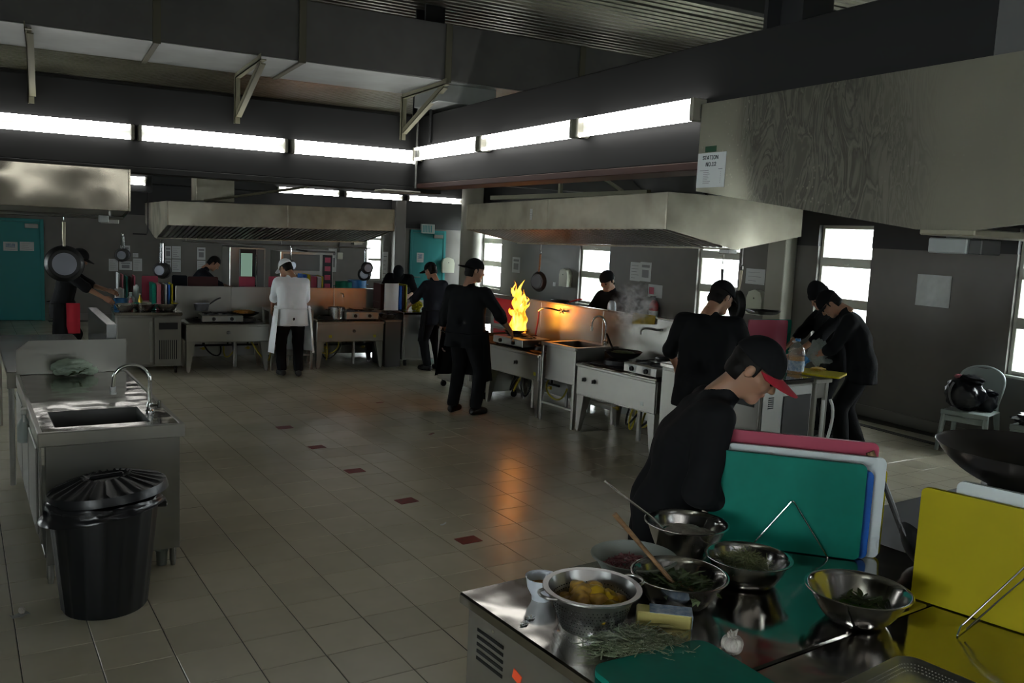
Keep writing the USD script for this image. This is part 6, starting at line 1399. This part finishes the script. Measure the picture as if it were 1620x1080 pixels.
# ---------------------------------------------------------------- things hanging from the hoods
PANH = on_y(103, 345, 8.0)
def hung_pan(label, top, R, hl, facing_deg, handle='handle_tan', h=0.05, base='pan_base', group=None, rod=0):
    """a pan hung by its handle: handle up, bottom toward facing_deg (world, degrees)"""
    t = thing('hanging_pan', label, 'pan', (top[0], top[1], top[2]), facing_deg + 90, group)
    c = -(hl + R)
    m = lambda q: TM(np.c_[np.asarray(q.vertices)[:, 0], np.asarray(q.vertices)[:, 2], np.asarray(q.vertices)[:, 1] + c], np.asarray(q.faces)[:, ::-1])
    obj('pan_bowl', m(lathe([(0, 0), (R * 0.74, 0), (R * 0.84, 0.008), (R, h), (R + 0.003, h), (R - 0.004, h - 0.001), (R * 0.82, 0.011), (0, 0.005)], 36)), 'iron', t, smooth=40)
    obj('base_plate', m(lathe([(0, -0.003), (R * 0.62, -0.003), (R * 0.62, -0.0003), (0, -0.0003)], 32)), base, t)
    obj('handle', join(tube([(0, h * 0.8, c + R - 0.004), (0, h * 0.8 + 0.012, c + R + hl * 0.35), (0, h * 0.8 + 0.016, -0.02)], [0.010, 0.013, 0.014], 10)), handle, t)
    obj('hook', tube(spline([(0, h * 0.8 + 0.016, -0.022), (0, h * 0.8 + 0.03, 0.01), (0, h * 0.8 + 0.016, 0.035), (0, h * 0.8, 0.02)], 12), 0.003, 6), 'chrome', t)
    if rod: obj('hanger_rod', cyl((0, h * 0.8 + 0.016, 0.034), (0, h * 0.8 + 0.016, rod), 0.005, n=8), 'steel_dull', t)
    return t
hung_pan('big black frying pan hung by a tan handle from the plain hood', on_y(101, 347, 7.9), 0.145, 0.21, -90, h=0.06)
rl = thing('hanging_rail', 'dark utensil rail under the plain hood', 'rail', (-1.5, 7.9, 2.07))
obj('rail', tube([(0, 0, 0), (2.05, 0, 0)], 0.010, 8), 'steel_dull', rl)
for x in (0.1, 1.95): obj('hanger', cyl((x, 0, 0.011), (x, 0, 0.06), 0.007, n=8), 'steel_dull', rl)
lb2 = thing('hood_box', 'small pale box under the corner of the plain hood', 'box', (0.36, 7.75, 2.03))
obj('body', box(0, 0.07, -0.04, 0.04, 0, 0.055, 0.004), 'galv', lb2)
rl2 = thing('hanging_rail', 'utensil rail under the apex of the slatted hood', 'rail', (1.75, 13.75, 1.76))
obj('rail', tube([(0, 0, 0), (2.9, 0, 0)], 0.010, 8), 'steel_dull', rl2)
for x in (0.05, 1.45, 2.85): obj('hanger', cyl((x, 0, 0.011), (x, 0, 0.06), 0.007, n=8), 'steel_dull', rl2)
for k, (px, py, R, l) in enumerate(((252, 395, 0.11, 'black pan in the hanging cluster nearest the rack of coloured boards'), (258, 393, 0.12, 'black pan with shiny base in the hanging cluster above the rack of coloured boards'), (464, 393, 0.09, 'dark pan hanging above the head of the chef in white'), (577, 400, 0.11, 'dark pan hanging in front of the far window'), (583, 400, 0.10, 'second dark pan hanging in front of the far window'))):
    p = on_y(px, py, 13.7 + 0.1 * (k % 2)); hung_pan(l, (p[0], p[1], 1.74), R, 0.30 if R > 0.1 else 0.2, -90 + 25 * (k % 3 - 1), handle='chrome', h=0.05)
for k, (px, l) in enumerate(((192, 'small hanging pan bunch in front of the taped papers'), (199, 'second small hanging pan in front of the taped papers'))):
    p = on_y(px, 390, 14.6); hung_pan(l, (p[0], 14.6 + 0.09 * k, 1.80), 0.10, 0.20, -100 + 30 * k, handle='chrome', h=0.05)
rl4 = thing('hanging_rail', 'bent dark bracket holding the small hanging pans', 'rail', (1.15, 14.65, 1.83))
obj('rail', tube([(0, 0, 0), (0.2, 0, 0.0), (0.2, -0.16, 0.05), (0.2, -0.2, 0.63)], 0.010, 8), 'iron', rl4)
HA3 = ROW.w(-0.55, 0.80)
def row_x(px, py, t):
    d = sight(px, py); k_ = ((ROW.o + ROW.uy * t - CM) @ ROW.uy) / (d @ ROW.uy); return CM + d * k_
p = row_x(851, 402, 0.98); hung_pan('black frying pan with a wooden handle hung under the island hood', (p[0], p[1], 1.87), 0.135, 0.25, -160, handle='wood', h=0.045, base='iron', rod=0.25)
p = row_x(1153, 410, 0.9); hung_pan('black pan hung under the island hood, nearer the window column', (p[0], p[1], 1.86), 0.15, 0.20, -30, handle='iron', h=0.05, base='iron', rod=0.26)
p = row_x(1166, 412, 0.9); hung_pan('black pan with a pale rim hung edge-on beside the paper dispenser', (p[0], p[1], 1.86), 0.16, 0.22, 165, handle='handle_tan', h=0.05, base='iron', rod=0.26)

# ---------------------------------------------------------------- things fixed to the walls
XW = XR - 0.001
def wall_sheet(x0, y0, x1, y1, label, mat='paper', n=5, kind=0, name='notice', wall='r'):
    if wall == 'r':
        a, b = on_x(x0, y0, XW), on_x(x1, y1, XW); w, h = abs(a[1] - b[1]), abs(a[2] - b[2])
        return notice((XW, max(a[1], b[1]), min(a[2], b[2])), -90, w, h, label, n, mat, name=name, kind=kind)
    a, b = on_y(x0, y0, YB - 0.001), on_y(x1, y1, YB - 0.001)
    return notice((min(a[0], b[0]), YB - 0.001, min(a[2], b[2])), 0, abs(a[0] - b[0]), abs(a[2] - b[2]), label, n, mat, name=name, kind=kind)
wall_sheet(811, 406, 822, 432, 'narrow white notice between the flame window and the hanging pan', kind=1)
wall_sheet(998, 414, 1012, 445, 'left sheet of the pair of white posters on the window wall')
wall_sheet(1013.5, 414, 1029, 446, 'right sheet of the pair of white posters on the window wall', kind=1)
rp_ = wall_sheet(1026, 449, 1047, 472, 'white sheet with a red printed panel above the fire extinguisher', n=0)
obj('red_panel', box(0.03, 0.17, -0.002, -0.0013, 0.05, 0.17), 'cut_red', rp_, smooth=False)
wall_sheet(1181, 424, 1209, 451, 'white notice with bold writing above the paper towel dispenser', n=3)
wall_sheet(875, 446, 878.5, 453, 'small light switch plate left of the cream dispenser', n=0, mat='white_plastic', name='switch_plate')
fo = notice((XW, 7.0, 1.48), -90, 0.45, 0.37, 'square of crinkled silver foil stuck on the dark wall', lines=0, mat='paper', name='foil_sheet')
stage.RemovePrim(fo.path + '/sheet')
obj('foil', sheet(np.array([[[u * 0.45, -0.006 - 0.010 * meshkit.fbm(np.array([u * 9, v_ * 3, 1.0]), 3, 4), v_ * 0.37] for v_ in np.linspace(0, 1, 14)] for u in np.linspace(0, 1, 24)]), 0.001), 'galv', fo, smooth=60)
def dispenser(px, py, label, X=XW):
    a = on_x(px, py, X - 0.1)
    t = thing('towel_dispenser', label, 'dispenser', (XW, a[1], a[2]), -90)
    pr = Polygon([(-0.15, -0.18), (0.15, -0.18), (0.16, 0.05), (0.12, 0.15), (0.0, 0.185), (-0.12, 0.15), (-0.16, 0.05)])
    m = ext(pr, 0.12); v = np.asarray(m.vertices)
    obj('cover', TM(np.c_[v[:, 0], -v[:, 2] - 0.003, v[:, 1]], np.asarray(m.faces)[:, ::-1]), 'cream_plastic', t, smooth=50)
    obj('lock', cyl((0, -0.1235, 0.06), (0, -0.130, 0.06), 0.012, n=12), 'steel_dark', t)
    obj('slot', box(-0.12, 0.12, -0.10, -0.03, -0.186, -0.181), 'steel_dark', t)
    return t
dispenser(892, 439, 'cream paper towel dispenser between two windows behind the flame')
dispenser(1194, 478, 'cream paper towel dispenser beside the pan with the pale rim')
dc_ = dispenser(729, 432, 'cream dispenser by the round column in the far corner'); place(UsdGeom.Xformable(dc_.prim), (8.42, YB - 0.013, 1.30), 0)
ex = on_x(1034, 492, XW - 0.1)
fx = thing('fire_extinguisher', 'red fire extinguisher hung on the window wall under a red-printed sheet', 'fire extinguisher', (XW - 0.10, ex[1], ex[2] - 0.25))
obj('cylinder', lathe([(0, 0), (0.075, 0), (0.08, 0.01), (0.08, 0.36), (0.05, 0.42), (0.02, 0.44), (0, 0.44)], 24), 'red_plastic', fx)
obj('label_band', lathe([(0.0805, 0.06), (0.081, 0.06), (0.081, 0.26), (0.0805, 0.26)], 24), 'paper', fx)
obj('valve', join(cyl((0, 0, 0.44), (0, 0, 0.49), 0.018, n=12), box(-0.09, 0.02, -0.012, 0.012, 0.49, 0.505, 0.003)), 'steel_dark', fx)
obj('bracket', box(0.02, 0.099, -0.03, 0.03, 0.28, 0.32), 'steel_dark', fx)
# papers on the doors and the far wall
DY = YB - 0.06
for k, (x0, y0, x1, y1, l, m_) in enumerate(((5, 382, 28, 397, 'blue-printed paper on the left teal door', 1), (31, 382, 54, 397, 'white paper beside the blue-printed one on the teal door', 0), (659.5, 399.5, 670, 415, 'blue and white notice on the far teal door', 1))):
    a, b = on_y(x0, y0, DY), on_y(x1, y1, DY)
    q = notice((a[0], DY, b[2]), 0, b[0] - a[0], a[2] - b[2], l, 4, kind=0)
    if m_: obj('blue_panel', box(0.04, (b[0] - a[0]) - 0.04, -0.0022, -0.0019, (a[2] - b[2]) * 0.4, (a[2] - b[2]) * 0.85), 'label_blue', q, smooth=False)
for k, (x0, y0, x1, y1, l) in enumerate(((172, 409, 187, 429, 'left taped paper of the low row on the far wall'), (188.5, 413, 209, 427, 'wide taped paper in the middle of the low row'), (210.5, 408.5, 225, 429, 'right taped paper of the low row on the far wall'), (190, 388, 206, 408, 'paper behind the small hanging pans'), (210, 400, 219, 407, 'tiny paper slip above the low row'),
        (261, 389, 271, 409, 'upper left sheet of the four-sheet block on the far wall'), (272, 389, 286, 409, 'upper right sheet of the four-sheet block'), (261, 410, 271, 430, 'lower left sheet of the four-sheet block'), (272, 410, 286, 430, 'lower right sheet of the four-sheet block'), (312, 391, 325, 411, 'upper sheet beside the stooping dark-haired person'), (312, 412, 325, 430, 'lower sheet beside the stooping dark-haired person'),
        (520, 393, 532, 430, 'tall white sheet beside the oven'), (606, 398, 613, 439, 'narrow tall white strip on the wall by the far window'))):
    wall_sheet(x0, y0, x1, y1, l, wall='b', kind=k % 2)
es_ = on_y(667, 369, YB - 0.1); es2 = on_y(688, 355, YB - 0.1)
xs = thing('exit_sign', 'unlit pale green exit sign box over the far teal door', 'sign', (es_[0], YB - 0.013, es_[2]))
obj('housing', box(0, es2[0] - es_[0], -0.09, 0, 0, es2[2] - es_[2], 0.006), 'chair_plastic', xs)
obj('face_bars', join(*[box(0.03 + 0.04 * k, 0.05 + 0.04 * k, -0.0925, -0.0903, 0.03, es2[2] - es_[2] - 0.03) for k in range(int((es2[0] - es_[0] - 0.05) / 0.04))]), 'teal', xs, smooth=False)
cdt = on_y(538, 378, YB - 0.02)
sw = thing('wall_socket', 'pale wall socket under a drop conduit on the far wall', 'socket', (cdt[0], YB - 0.013, 1.36))
obj('plate', box(-0.06, 0.06, -0.05, 0, 0, 0.15, 0.006), 'cream_plastic', sw)
obj('conduit', box(-0.015, 0.015, -0.03, -0.001, 0.151, 0.75), 'steel_dark', sw)

# ---------------------------------------------------------------- the ovens and pots along the far side
def px_box(x0, y0, x1, y1, Y): a, b = on_y(x0, y1, Y), on_y(x1, y0, Y); return a[0], b[0], a[2], b[2]
x0, x1, z0, z1 = px_box(363, 392, 420, 460, 15.6)
ov = thing('combi_oven', 'tall steel combi oven with a lit greenish door window', 'oven', (x0, 15.6, 0.86))
W_, H_ = x1 - x0, z1 - 0.86
obj('casing', box(0, W_, 0, 0.75, 0.0, H_, 0.01), 'steel', ov)
obj('door', box(0.16, W_ * 0.74, -0.03, -0.001, 0.06, H_ - 0.03, 0.008), 'plastic_black', ov)
obj('door_window', box(W_ * 0.30, W_ * 0.62, -0.034, -0.031, 0.22, H_ - 0.10), 'oven_lit', ov, smooth=False)
obj('control_panel', box(W_ * 0.77, W_ - 0.02, -0.012, -0.001, 0.06, H_ - 0.03, 0.004), 'steel_dark', ov)
obj('door_handle', tube([(W_ * 0.72, -0.045, 0.15), (W_ * 0.72, -0.06, 0.25), (W_ * 0.72, -0.06, H_ - 0.2), (W_ * 0.72, -0.045, H_ - 0.12)], 0.011, 8), 'chrome', ov)
os_ = thing('oven_stand', 'steel stand under the combi oven', 'stand', (x0, 15.6, 0))
obj('stand_top', box(0, W_, 0, 0.75, 0.82, 0.859, 0.004), 'steel_dull', os_)
for x in (0.0, W_ - 0.04):
    for y in (0.0, 0.71): obj('leg', box(x, x + 0.04, y, y + 0.04, 0, 0.819), 'steel_dull', os_)
x0, x1, z0, z1 = px_box(443, 400, 527, 460, 15.6)
dk = thing('deck_oven', 'wide steel deck oven with red displays on its right side', 'oven', (x0, 15.6, 0.86))
W_, H_ = x1 - x0, z1 - 0.86
obj('casing', box(0, W_, 0, 0.8, 0.0, H_, 0.008), 'steel', dk)
obj('roof_plate', box(W_ * 0.5, W_ + 0.03, -0.03, 0.8, H_ + 0.001, H_ + 0.03, 0.004), 'steel_dark', dk)
for k in range(2): obj('deck_door', box(0.05, W_ * 0.74, -0.025, -0.001, 0.06 + k * H_ * 0.48, H_ * 0.46 + k * H_ * 0.48, 0.006), 'steel_dark', dk)
obj('control_panel', box(W_ * 0.80, W_ - 0.01, -0.010, -0.001, 0.03, H_ - 0.04, 0.004), 'plastic_black', dk)
for k in range(4): obj('red_display', box(W_ * 0.84, W_ * 0.95, -0.014, -0.0105, 0.10 + k * H_ * 0.21, 0.10 + k * H_ * 0.21 + 0.09), 'cut_red', dk, smooth=False)
ds = thing('oven_stand', 'steel stand under the wide deck oven', 'stand', (x0, 15.6, 0))
obj('stand_top', box(0, W_, 0, 0.8, 0.82, 0.859, 0.004), 'steel_dull', ds)
for x in (0.0, W_ - 0.04):
    for y in (0.0, 0.76): obj('leg', box(x, x + 0.04, y, y + 0.04, 0, 0.819), 'steel_dull', ds)
def pot(label, loc, R, h, mat, name='stock_pot', cat='pot', handles=True):
    t = thing(name, label, cat, loc)
    obj('pot_wall', lathe([(0, 0), (R - 0.006, 0), (R, 0.006), (R, h), (R + 0.005, h), (R + 0.005, h + 0.004), (R - 0.004, h + 0.004), (R - 0.004, 0.006), (0, 0.005)], 32), mat, t, smooth=45)
    if handles:
        for s in (-1, 1): obj('handle', tube(spline([(s * R, -0.035, h * 0.8), (s * (R + 0.03), -0.02, h * 0.8), (s * (R + 0.03), 0.02, h * 0.8), (s * R, 0.035, h * 0.8)], 10), 0.006, 6), mat, t)
    return t
p = on_y(564, 489, 13.8); pot('bright blue plastic pail on the far counter', (p[0], 13.8, 0.901), 0.15, 0.33, 'blue_plastic', 'pail', 'pail')
p = on_y(545, 489, 13.85); pot('dull green pot beside the bright blue pail', (p[0], 13.85, 0.901), 0.16, 0.30, 'cut_green')
p = on_y(532, 500, 12.75); pot('steel stock pot on the far stove', (p[0], 12.75, 0.718), 0.125, 0.17, 'bowl_steel')
p = on_y(319, 490, 12.8); fry_pan('saucepan', 'brass-toned saucepan on the far range', (p[0], 12.8, 0.83), 25, R=0.105, h=0.10, hl=0.2, mat='pan_base', hmat='iron', hup=0.10)
p = on_y(386, 497, 12.85); fp_ = thing('wok', 'shallow pan of orange food on the far stove', 'wok', (p[0], 12.85, 0.74))
obj('shell', wok_mesh(0.21, 0.06), 'iron', fp_, smooth=50)
obj('food', lump((0, 0, 0.06), 0.13, 65, 0.4, 3, (1.1, 1, 0.28), 4), 'food_orange', fp_)
# boards behind the far splashback
def leaning(label, x0, x1, top_py, Y, mat, zt=0.90, rz=0, th=0.018):
    a, b = on_y(x0, top_py, Y), on_y(x1, top_py, Y); w, h = b[0] - a[0], a[2] - zt - 0.001
    obj('cutting_board', slab_poly(Polygon([(x + w / 2, y + h / 2) for x, y in rrect(w, h, min(0.02, w * 0.3)).exterior.coords]), th), mat, loc=(a[0], Y, zt + 0.001), rz=rz, label=label, cat='cutting board')
leaning('pink board standing behind the far splashback, left of the hanging pans', 224, 250, 436, 13.6, 'cut_red')
leaning('navy blue board edge behind the far splashback under the paper block', 272, 296, 435, 13.62, 'cloth_navy')
leaning('dull purple board behind the far splashback', 297, 345, 437, 13.64, 'cut_brown')
leaning('bright pink board behind the far splashback, left of the chef in white', 378, 403, 437, 13.6, 'cut_red')
leaning('second bright pink board close to the chef in white', 425, 450, 437, 13.6, 'cut_red')
# edge-on board racks
def edge_rack(label, items, Y, zt, depth=0.36, z1=None):
    """boards stood side by side, their narrow edges toward the camera: items (x_px0, x_px1, top_py, material, label)"""
    xs_ = [on_y(i[0], 470, Y)[0] for i in items] + [on_y(items[-1][1], 470, Y)[0]]
    t = thing('board_rack', label, 'board rack', (xs_[0], Y, zt))
    for y in (0.04, depth - 0.04): obj('wire', tube([(-0.03, y, 0.004), (xs_[-1] - xs_[0] + 0.03, y, 0.004)], 0.004, 6), 'chrome', t)
    for q in range(len(items) + 1):
        x = (xs_[q] - xs_[0]) - 0.001; obj('wire', tube([(x, 0.04, 0.0081), (x, 0.04, 0.12), (x, depth - 0.04, 0.12), (x, depth - 0.04, 0.0081)], 0.002, 5), 'chrome', t)
    for (p0, p1, py, m, l) in items:
        a, b = on_y(p0, 470, Y)[0], on_y(p1, 470, Y)[0]; w = min(b - a - 0.004, 0.022) if b - a < 0.05 else b - a - 0.004; h = on_y(p0, py, Y)[2] - zt - 0.01
        obj('cutting_board', box(0, w, 0, depth, 0, h, min(0.006, w * 0.3)), m, loc=(a + 0.003, Y, zt + 0.009), label=l, cat='cutting board')
edge_rack('wire rack of coloured boards on the loaded far fridge', [(240, 247, 448, 'cut_green', 'green board edge-on, leftmost in the far fridge rack'), (247.5, 255, 449, 'cut_pink', 'pink board edge-on in the far fridge rack'), (256, 260.5, 449, 'cut_brown', 'dark brown board edge-on in the far fridge rack'), (261, 265.5, 450, 'cut_white', 'white board edge-on in the far fridge rack'), (266, 270.5, 450, 'cut_blue', 'blue board edge-on in the far fridge rack'), (271, 276.5, 449, 'cut_yellow', 'yellow board edge-on, rightmost in the far fridge rack')], 12.72, 0.836)
edge_rack('wire rack of boards behind the loaded far fridge', [(186, 192, 432, 'cut_white', 'white board edge-on in the rear rack by the bottles'), (192.5, 198, 434, 'cut_pink', 'pink board edge-on in the rear rack by the bottles'), (199, 205, 437, 'cut_green', 'green board edge-on in the rear rack by the bottles'), (206, 211, 438, 'cut_brown', 'brown board edge-on in the rear rack by the bottles'), (211.5, 216, 436, 'cut_red', 'red board edge-on in the rear rack by the bottles')], 13.55, 0.90)
edge_rack('wire rack of boards behind the chef in white', [(479, 485, 434, 'cut_blue', 'blue board edge-on in the rack behind the chef'), (485.5, 491, 434, 'cut_yellow', 'slim yellow board edge-on in the rack behind the chef'), (491.5, 501, 437, 'cut_red', 'red board edge-on in the rack behind the chef'), (501.5, 508, 438, 'cut_white', 'white board edge-on in the rack behind the chef'), (508.5, 513, 437, 'cut_yellow', 'yellow board edge-on, rightmost in the rack behind the chef')], 13.55, 0.90)
edge_rack('wire rack of boards on the far steel cabinet', [(602, 608, 449, 'cut_brown', 'dark board edge-on in the cabinet rack'), (630.5, 636, 452, 'cut_blue', 'blue board edge-on in the cabinet rack'), (636.5, 641, 452, 'cut_brown', 'brown board edge-on in the cabinet rack'), (641.5, 645.5, 450, 'cut_yellow', 'yellow board edge-on in the cabinet rack')], 12.80, 0.841)
a, b = on_y(609, 448, 12.74), on_y(630, 483, 12.74)
obj('dish_cloth', sheet(np.array([[[u * (b[0] - a[0]), 0.01 * math.sin(u * 7), -v_ * (a[2] - 0.845)] for v_ in np.linspace(0, 1, 8)] for u in np.linspace(0, 1, 10)]), 0.008), 'cloth_white', loc=(a[0], 12.74, a[2]), label='white towel hung over the boards on the far cabinet', cat='towel', smooth=60)
# small clutter on the loaded far fridge and its neighbours
p = on_y(152, 455, 12.9)
pot('blue plastic tub among the bottles by the person with the red towel', (0.86, 12.95, 0.837), 0.085, 0.14, 'blue_plastic', 'tub', 'tub', False)
for k, (x, y, r_, h_, m, l, nm) in enumerate(((0.86, 13.15, 0.06, 0.26, 'white_plastic', 'white canister behind the blue tub', 'canister'), (1.0, 13.1, 0.05, 0.20, 'ceramic', 'pale jug among the far bottles', 'jug'), (1.08, 13.18, 0.04, 0.30, 'paper', 'tall white roll among the far bottles', 'paper_roll'), (0.98, 12.86, 0.03, 0.16, 'cut_pink', 'pink bottle among the far bottles', 'bottle'), (1.10, 12.9, 0.03, 0.20, 'brass', 'small brown bottle among the far bottles', 'bottle'))):
    t = thing(nm, l, nm.replace('_', ' '), (x, y, 0.836))
    obj('vessel', lathe([(0, 0), (r_, 0), (r_, h_ * 0.7), (r_ * (0.45 if 'bottle' in nm or 'jug' in nm else 1), h_ * 0.85), (r_ * (0.4 if 'bottle' in nm or 'jug' in nm else 1), h_), (0, h_)], 20), m, t)
    obj('lid', lathe([(0, h_ + 0.0005), (r_ * 0.5, h_ + 0.0005), (r_ * 0.45, h_ + 0.018), (0, h_ + 0.02)], 16), 'white_plastic' if k != 2 else 'paper', t)
def steel_bowl(label, loc, R, h, group=None, flip=False):
    t = thing('mixing_bowl', label, 'bowl', loc, rx=180 if flip else 0, group=group)
    obj('shell', bowl_mesh(R, h, R * 0.5), 'bowl_steel', t, smooth=50); return t
steel_bowl('steel bowl at the front of the loaded far fridge, left one', (1.13, 12.72, 0.836), 0.16, 0.10)
steel_bowl('steel bowl at the front of the loaded far fridge, right one', (1.42, 12.72, 0.836), 0.15, 0.10)
steel_bowl('upturned shiny bowl on the loaded far fridge', (1.3, 13.0, 0.935), 0.17, 0.095, flip=True)
steel_bowl('steel bowl nearest the person with the red towel', (0.90, 12.68, 0.836), 0.13, 0.09)
for k, (x, y) in enumerate(((4.56, 12.78), (4.66, 12.72), (4.62, 12.9))):
    steel_bowl(('small bowl at the left of the low far table', 'small bowl at the right front of the low far table', 'small bowl at the rear of the low far table')[k], (x, y, 0.721), 0.08, 0.06)
for k, (px, l, m) in enumerate(((660, 'yellow carton on the far cabinet', 'cut_yellow'), (681, 'pale folded paper on the far cabinet', 'cream_plastic'))):
    x = on_y(px, 480, 12.75)[0]; obj(('carton', 'paper_bag')[k], lump((0, 0, 0.06), 0.09, 70 + k, 0.5, 3, (0.9, 0.8, 0.9), 3), m, loc=(x, 12.75, 0.86), label=l, cat=('carton', 'paper bag')[k], smooth=40)

# ---------------------------------------------------------------- plastic chairs with bags by the window wall
def chair(loc, rz, label, first=None):
    t = thing('plastic_chair', label, 'chair', loc, rz)
    # local: seat faces -y, back at +y
    obj('seat', join(box(-0.23, 0.23, -0.22, 0.20, 0.425, 0.445, 0.008), box(-0.235, 0.235, -0.235, -0.215, 0.395, 0.447, 0.006)), 'chair_plastic', t)
    sil = [(-0.20, 0.46), (-0.225, 0.70), (-0.20, 0.82), (-0.12, 0.875), (0.12, 0.875), (0.20, 0.82), (0.225, 0.70), (0.20, 0.46)]
    hole = [(-0.10, 0.50), (-0.10, 0.60), (0.10, 0.60), (0.10, 0.50)]
    m = slab_poly(Polygon(sil, [hole]), 0.014); v = np.asarray(m.vertices)
    obj('backrest', TM(np.c_[v[:, 0], v[:, 1] + 0.215 + (v[:, 2] - 0.46) * 0.22 - 0.25 * v[:, 0] ** 2, v[:, 2]], m.faces), 'chair_plastic', t, smooth=40)
    obj('back_rim', tube(spline([(x, 0.215 + (z - 0.46) * 0.22 - 0.25 * x * x, z) for x, z in [(-0.205, 0.43)] + sil[1:-1] + [(0.205, 0.43)]], 32), 0.014, 8), 'chair_plastic', t)
    for sx in (-1, 1):
        for sy in (-1, 1):
            x0, y0 = sx * 0.20, -0.20 if sy < 0 else 0.18
            obj('leg', join(tube([(x0, y0, 0.424), (x0 * 1.1, y0 * 1.12, 0.2), (x0 * 1.18, y0 * 1.22, 0.0)], [0.034, 0.026, 0.022], 8)), 'chair_plastic', t)
    obj('skirt', join(box(-0.19, 0.19, -0.232, -0.216, 0.33, 0.394, 0.004)), 'chair_plastic', t)
    return t
c1_ = on_z(1523, 700, 0)
chair((8.76, 5.85, 0), -72, 'pale plastic chair with a black rucksack on its seat')
chair((8.74, 5.05, 0), -78, 'pale plastic chair cut by the picture edge, dark clothes on it')
bk = thing('rucksack', 'black rucksack slumped on the plastic chair with an orange scrap on top', 'bag', (8.68, 5.89, 0.447), rz=-72)
obj('bag_body', lump((0, 0.0, 0.18), 0.20, 7, 0.3, 4, (0.95, 0.75, 0.95), 2), 'bag_black', bk, smooth=60)
obj('top_flap', lump((0.05, -0.03, 0.33), 0.11, 8, 0.35, 3, (1.2, 0.9, 0.5), 2.5), 'cloth_black', bk, smooth=60)
obj('strap', tube(spline([(-0.08, -0.14, 0.30), (-0.10, -0.18, 0.18), (-0.06, -0.15, 0.06)], 10), 0.012, 6), 'cloth_grey', bk)
obj('orange_scrap', lump((-0.06, -0.06, 0.36), 0.035, 9, 0.4, 3, (1.2, 0.8, 0.7), 3), 'cut_pink', bk)
bs_ = thing('shopping_bag', 'small dark bag with a purple trim behind the rucksack on the chair', 'bag', (8.86, 5.77, 0.447), rz=-72)
obj('bag_body', lump((0, 0, 0.12), 0.13, 17, 0.3, 3, (0.9, 0.6, 1.0), 2), 'plastic_black', bs_, smooth=60)
obj('purple_trim', lump((0.05, -0.05, 0.20), 0.06, 18, 0.5, 3, (1.3, 0.6, 0.5), 3), 'cloth_navy', bs_, smooth=60)
cb = thing('clothes_heap', 'dark clothes and a navy bag heaped on the chair at the picture edge', 'clothes', (8.66, 5.03, 0.447), rz=-78)
obj('jacket_heap', lump((0, -0.05, 0.06), 0.24, 27, 0.4, 4, (1.0, 0.9, 0.28), 2.5), 'bag_black', cb, smooth=60)
obj('navy_bag', lump((0.02, 0.10, 0.22), 0.16, 28, 0.25, 3, (0.9, 0.5, 1.2), 2), 'cloth_navy', cb, smooth=60)

# ---------------------------------------------------------------- outside the windows
og = thing('outdoor_ground', 'pale ground far below the windows', None, kind='structure')
obj('ground', box(11, 160, -80, 120, -6.2, -6.0), 'column', og, smooth=False)
def building(label, x, y, w, d, h, m='white_plastic', rows=3, cols=4, roof=True):
    t = thing('building', label, 'building', (x, y, -6.0))
    obj('walls', box(0, d, 0, w, 0, h), m, t, smooth=False)
    obj('roof', box(-0.5, d + 0.5, -0.5, w + 0.5, h + 0.001, h + 0.45, 0.05), 'cream_plastic' if not roof else 'galv', t)
    for r in range(rows):
        for c in range(cols):
            y0 = w * (c + 0.25) / cols; z0 = h * (r + 0.3) / rows
            f = obj('window', box(-0.06, -0.001, y0, y0 + w * 0.5 / cols, z0, z0 + h * 0.42 / rows), 'alu', t, smooth=False)
            obj('pane', box(-0.075, -0.0605, y0 + 0.08, y0 + w * 0.5 / cols - 0.08, z0 + 0.08, z0 + h * 0.42 / rows - 0.08), 'label_blue', f, smooth=False)
building('pale flat-roofed building outside the wide window', 34, 24.5, 5, 9, 10.2)
building('low pale building outside past the window column', 30, 31, 9, 8, 5.2, 'column')
building('white building outside the window behind the woman', 36, 50, 8, 9, 8.0)
building('long low building outside the picture-edge window', 26, 13.5, 9, 7, 4.0, 'cream_plastic', 2, 5)
def ridge(label, x, y0, y1, h, seed, mat):
    P = np.zeros((40, 10, 3))
    for i in range(40):
        for j in range(10):
            yy = y0 + (y1 - y0) * i / 39; q = j / 9
            P[i, j] = (x + 25 * q, yy, -6 + h * math.sin(q * math.pi * 0.5) * (0.6 + 0.8 * meshkit.fbm(np.array([yy * 0.05, seed, 0.3]), 3, seed)))
    obj('hills', sheet(P, 0.5), mat, label=label, kind='structure', smooth=60)
MT['hill'] = pm('hill_green', (0.46, 0.52, 0.50), 0.9, c2=(0.38, 0.44, 0.42), ns=0.4)
MT['foliage'] = pm('foliage', (0.30, 0.36, 0.26), 0.8, c2=(0.17, 0.21, 0.14), ns=3)
ridge('hazy green hills beyond the windows', 90, -20, 190, 12, 3, 'hill')
for k, (x, y, s_, l) in enumerate(((22, 11.4, 2.0, 'leafy tree outside the picture-edge window'), (22.5, 19.5, 1.2, 'round tree outside the wide window'), (26, 40, 2.2, 'leafy tree outside the window behind the woman'), (22, 27.5, 1.6, 'small tree outside beside the wall column'))):
    t = thing('tree', l, 'tree', (x, y, -6.0))
    obj('trunk', tube([(0, 0, 0), (0.1, 0, 2.0), (0, 0.1, 4.2)], [0.25, 0.18, 0.1], 8), 'wood', t)
    obj('crown', join(*[lump((1.1 * s_ * math.cos(a) * 0.6, 1.1 * s_ * math.sin(a) * 0.6, 4.4 + 0.5 * math.sin(3 * a)), s_ * 0.75, 30 + k * 9 + q, 0.5, 3, (1, 1, 0.85), 4) for q, a in enumerate(np.linspace(0, 6.28, 6)[:-1])]), 'foliage', t, smooth=30)
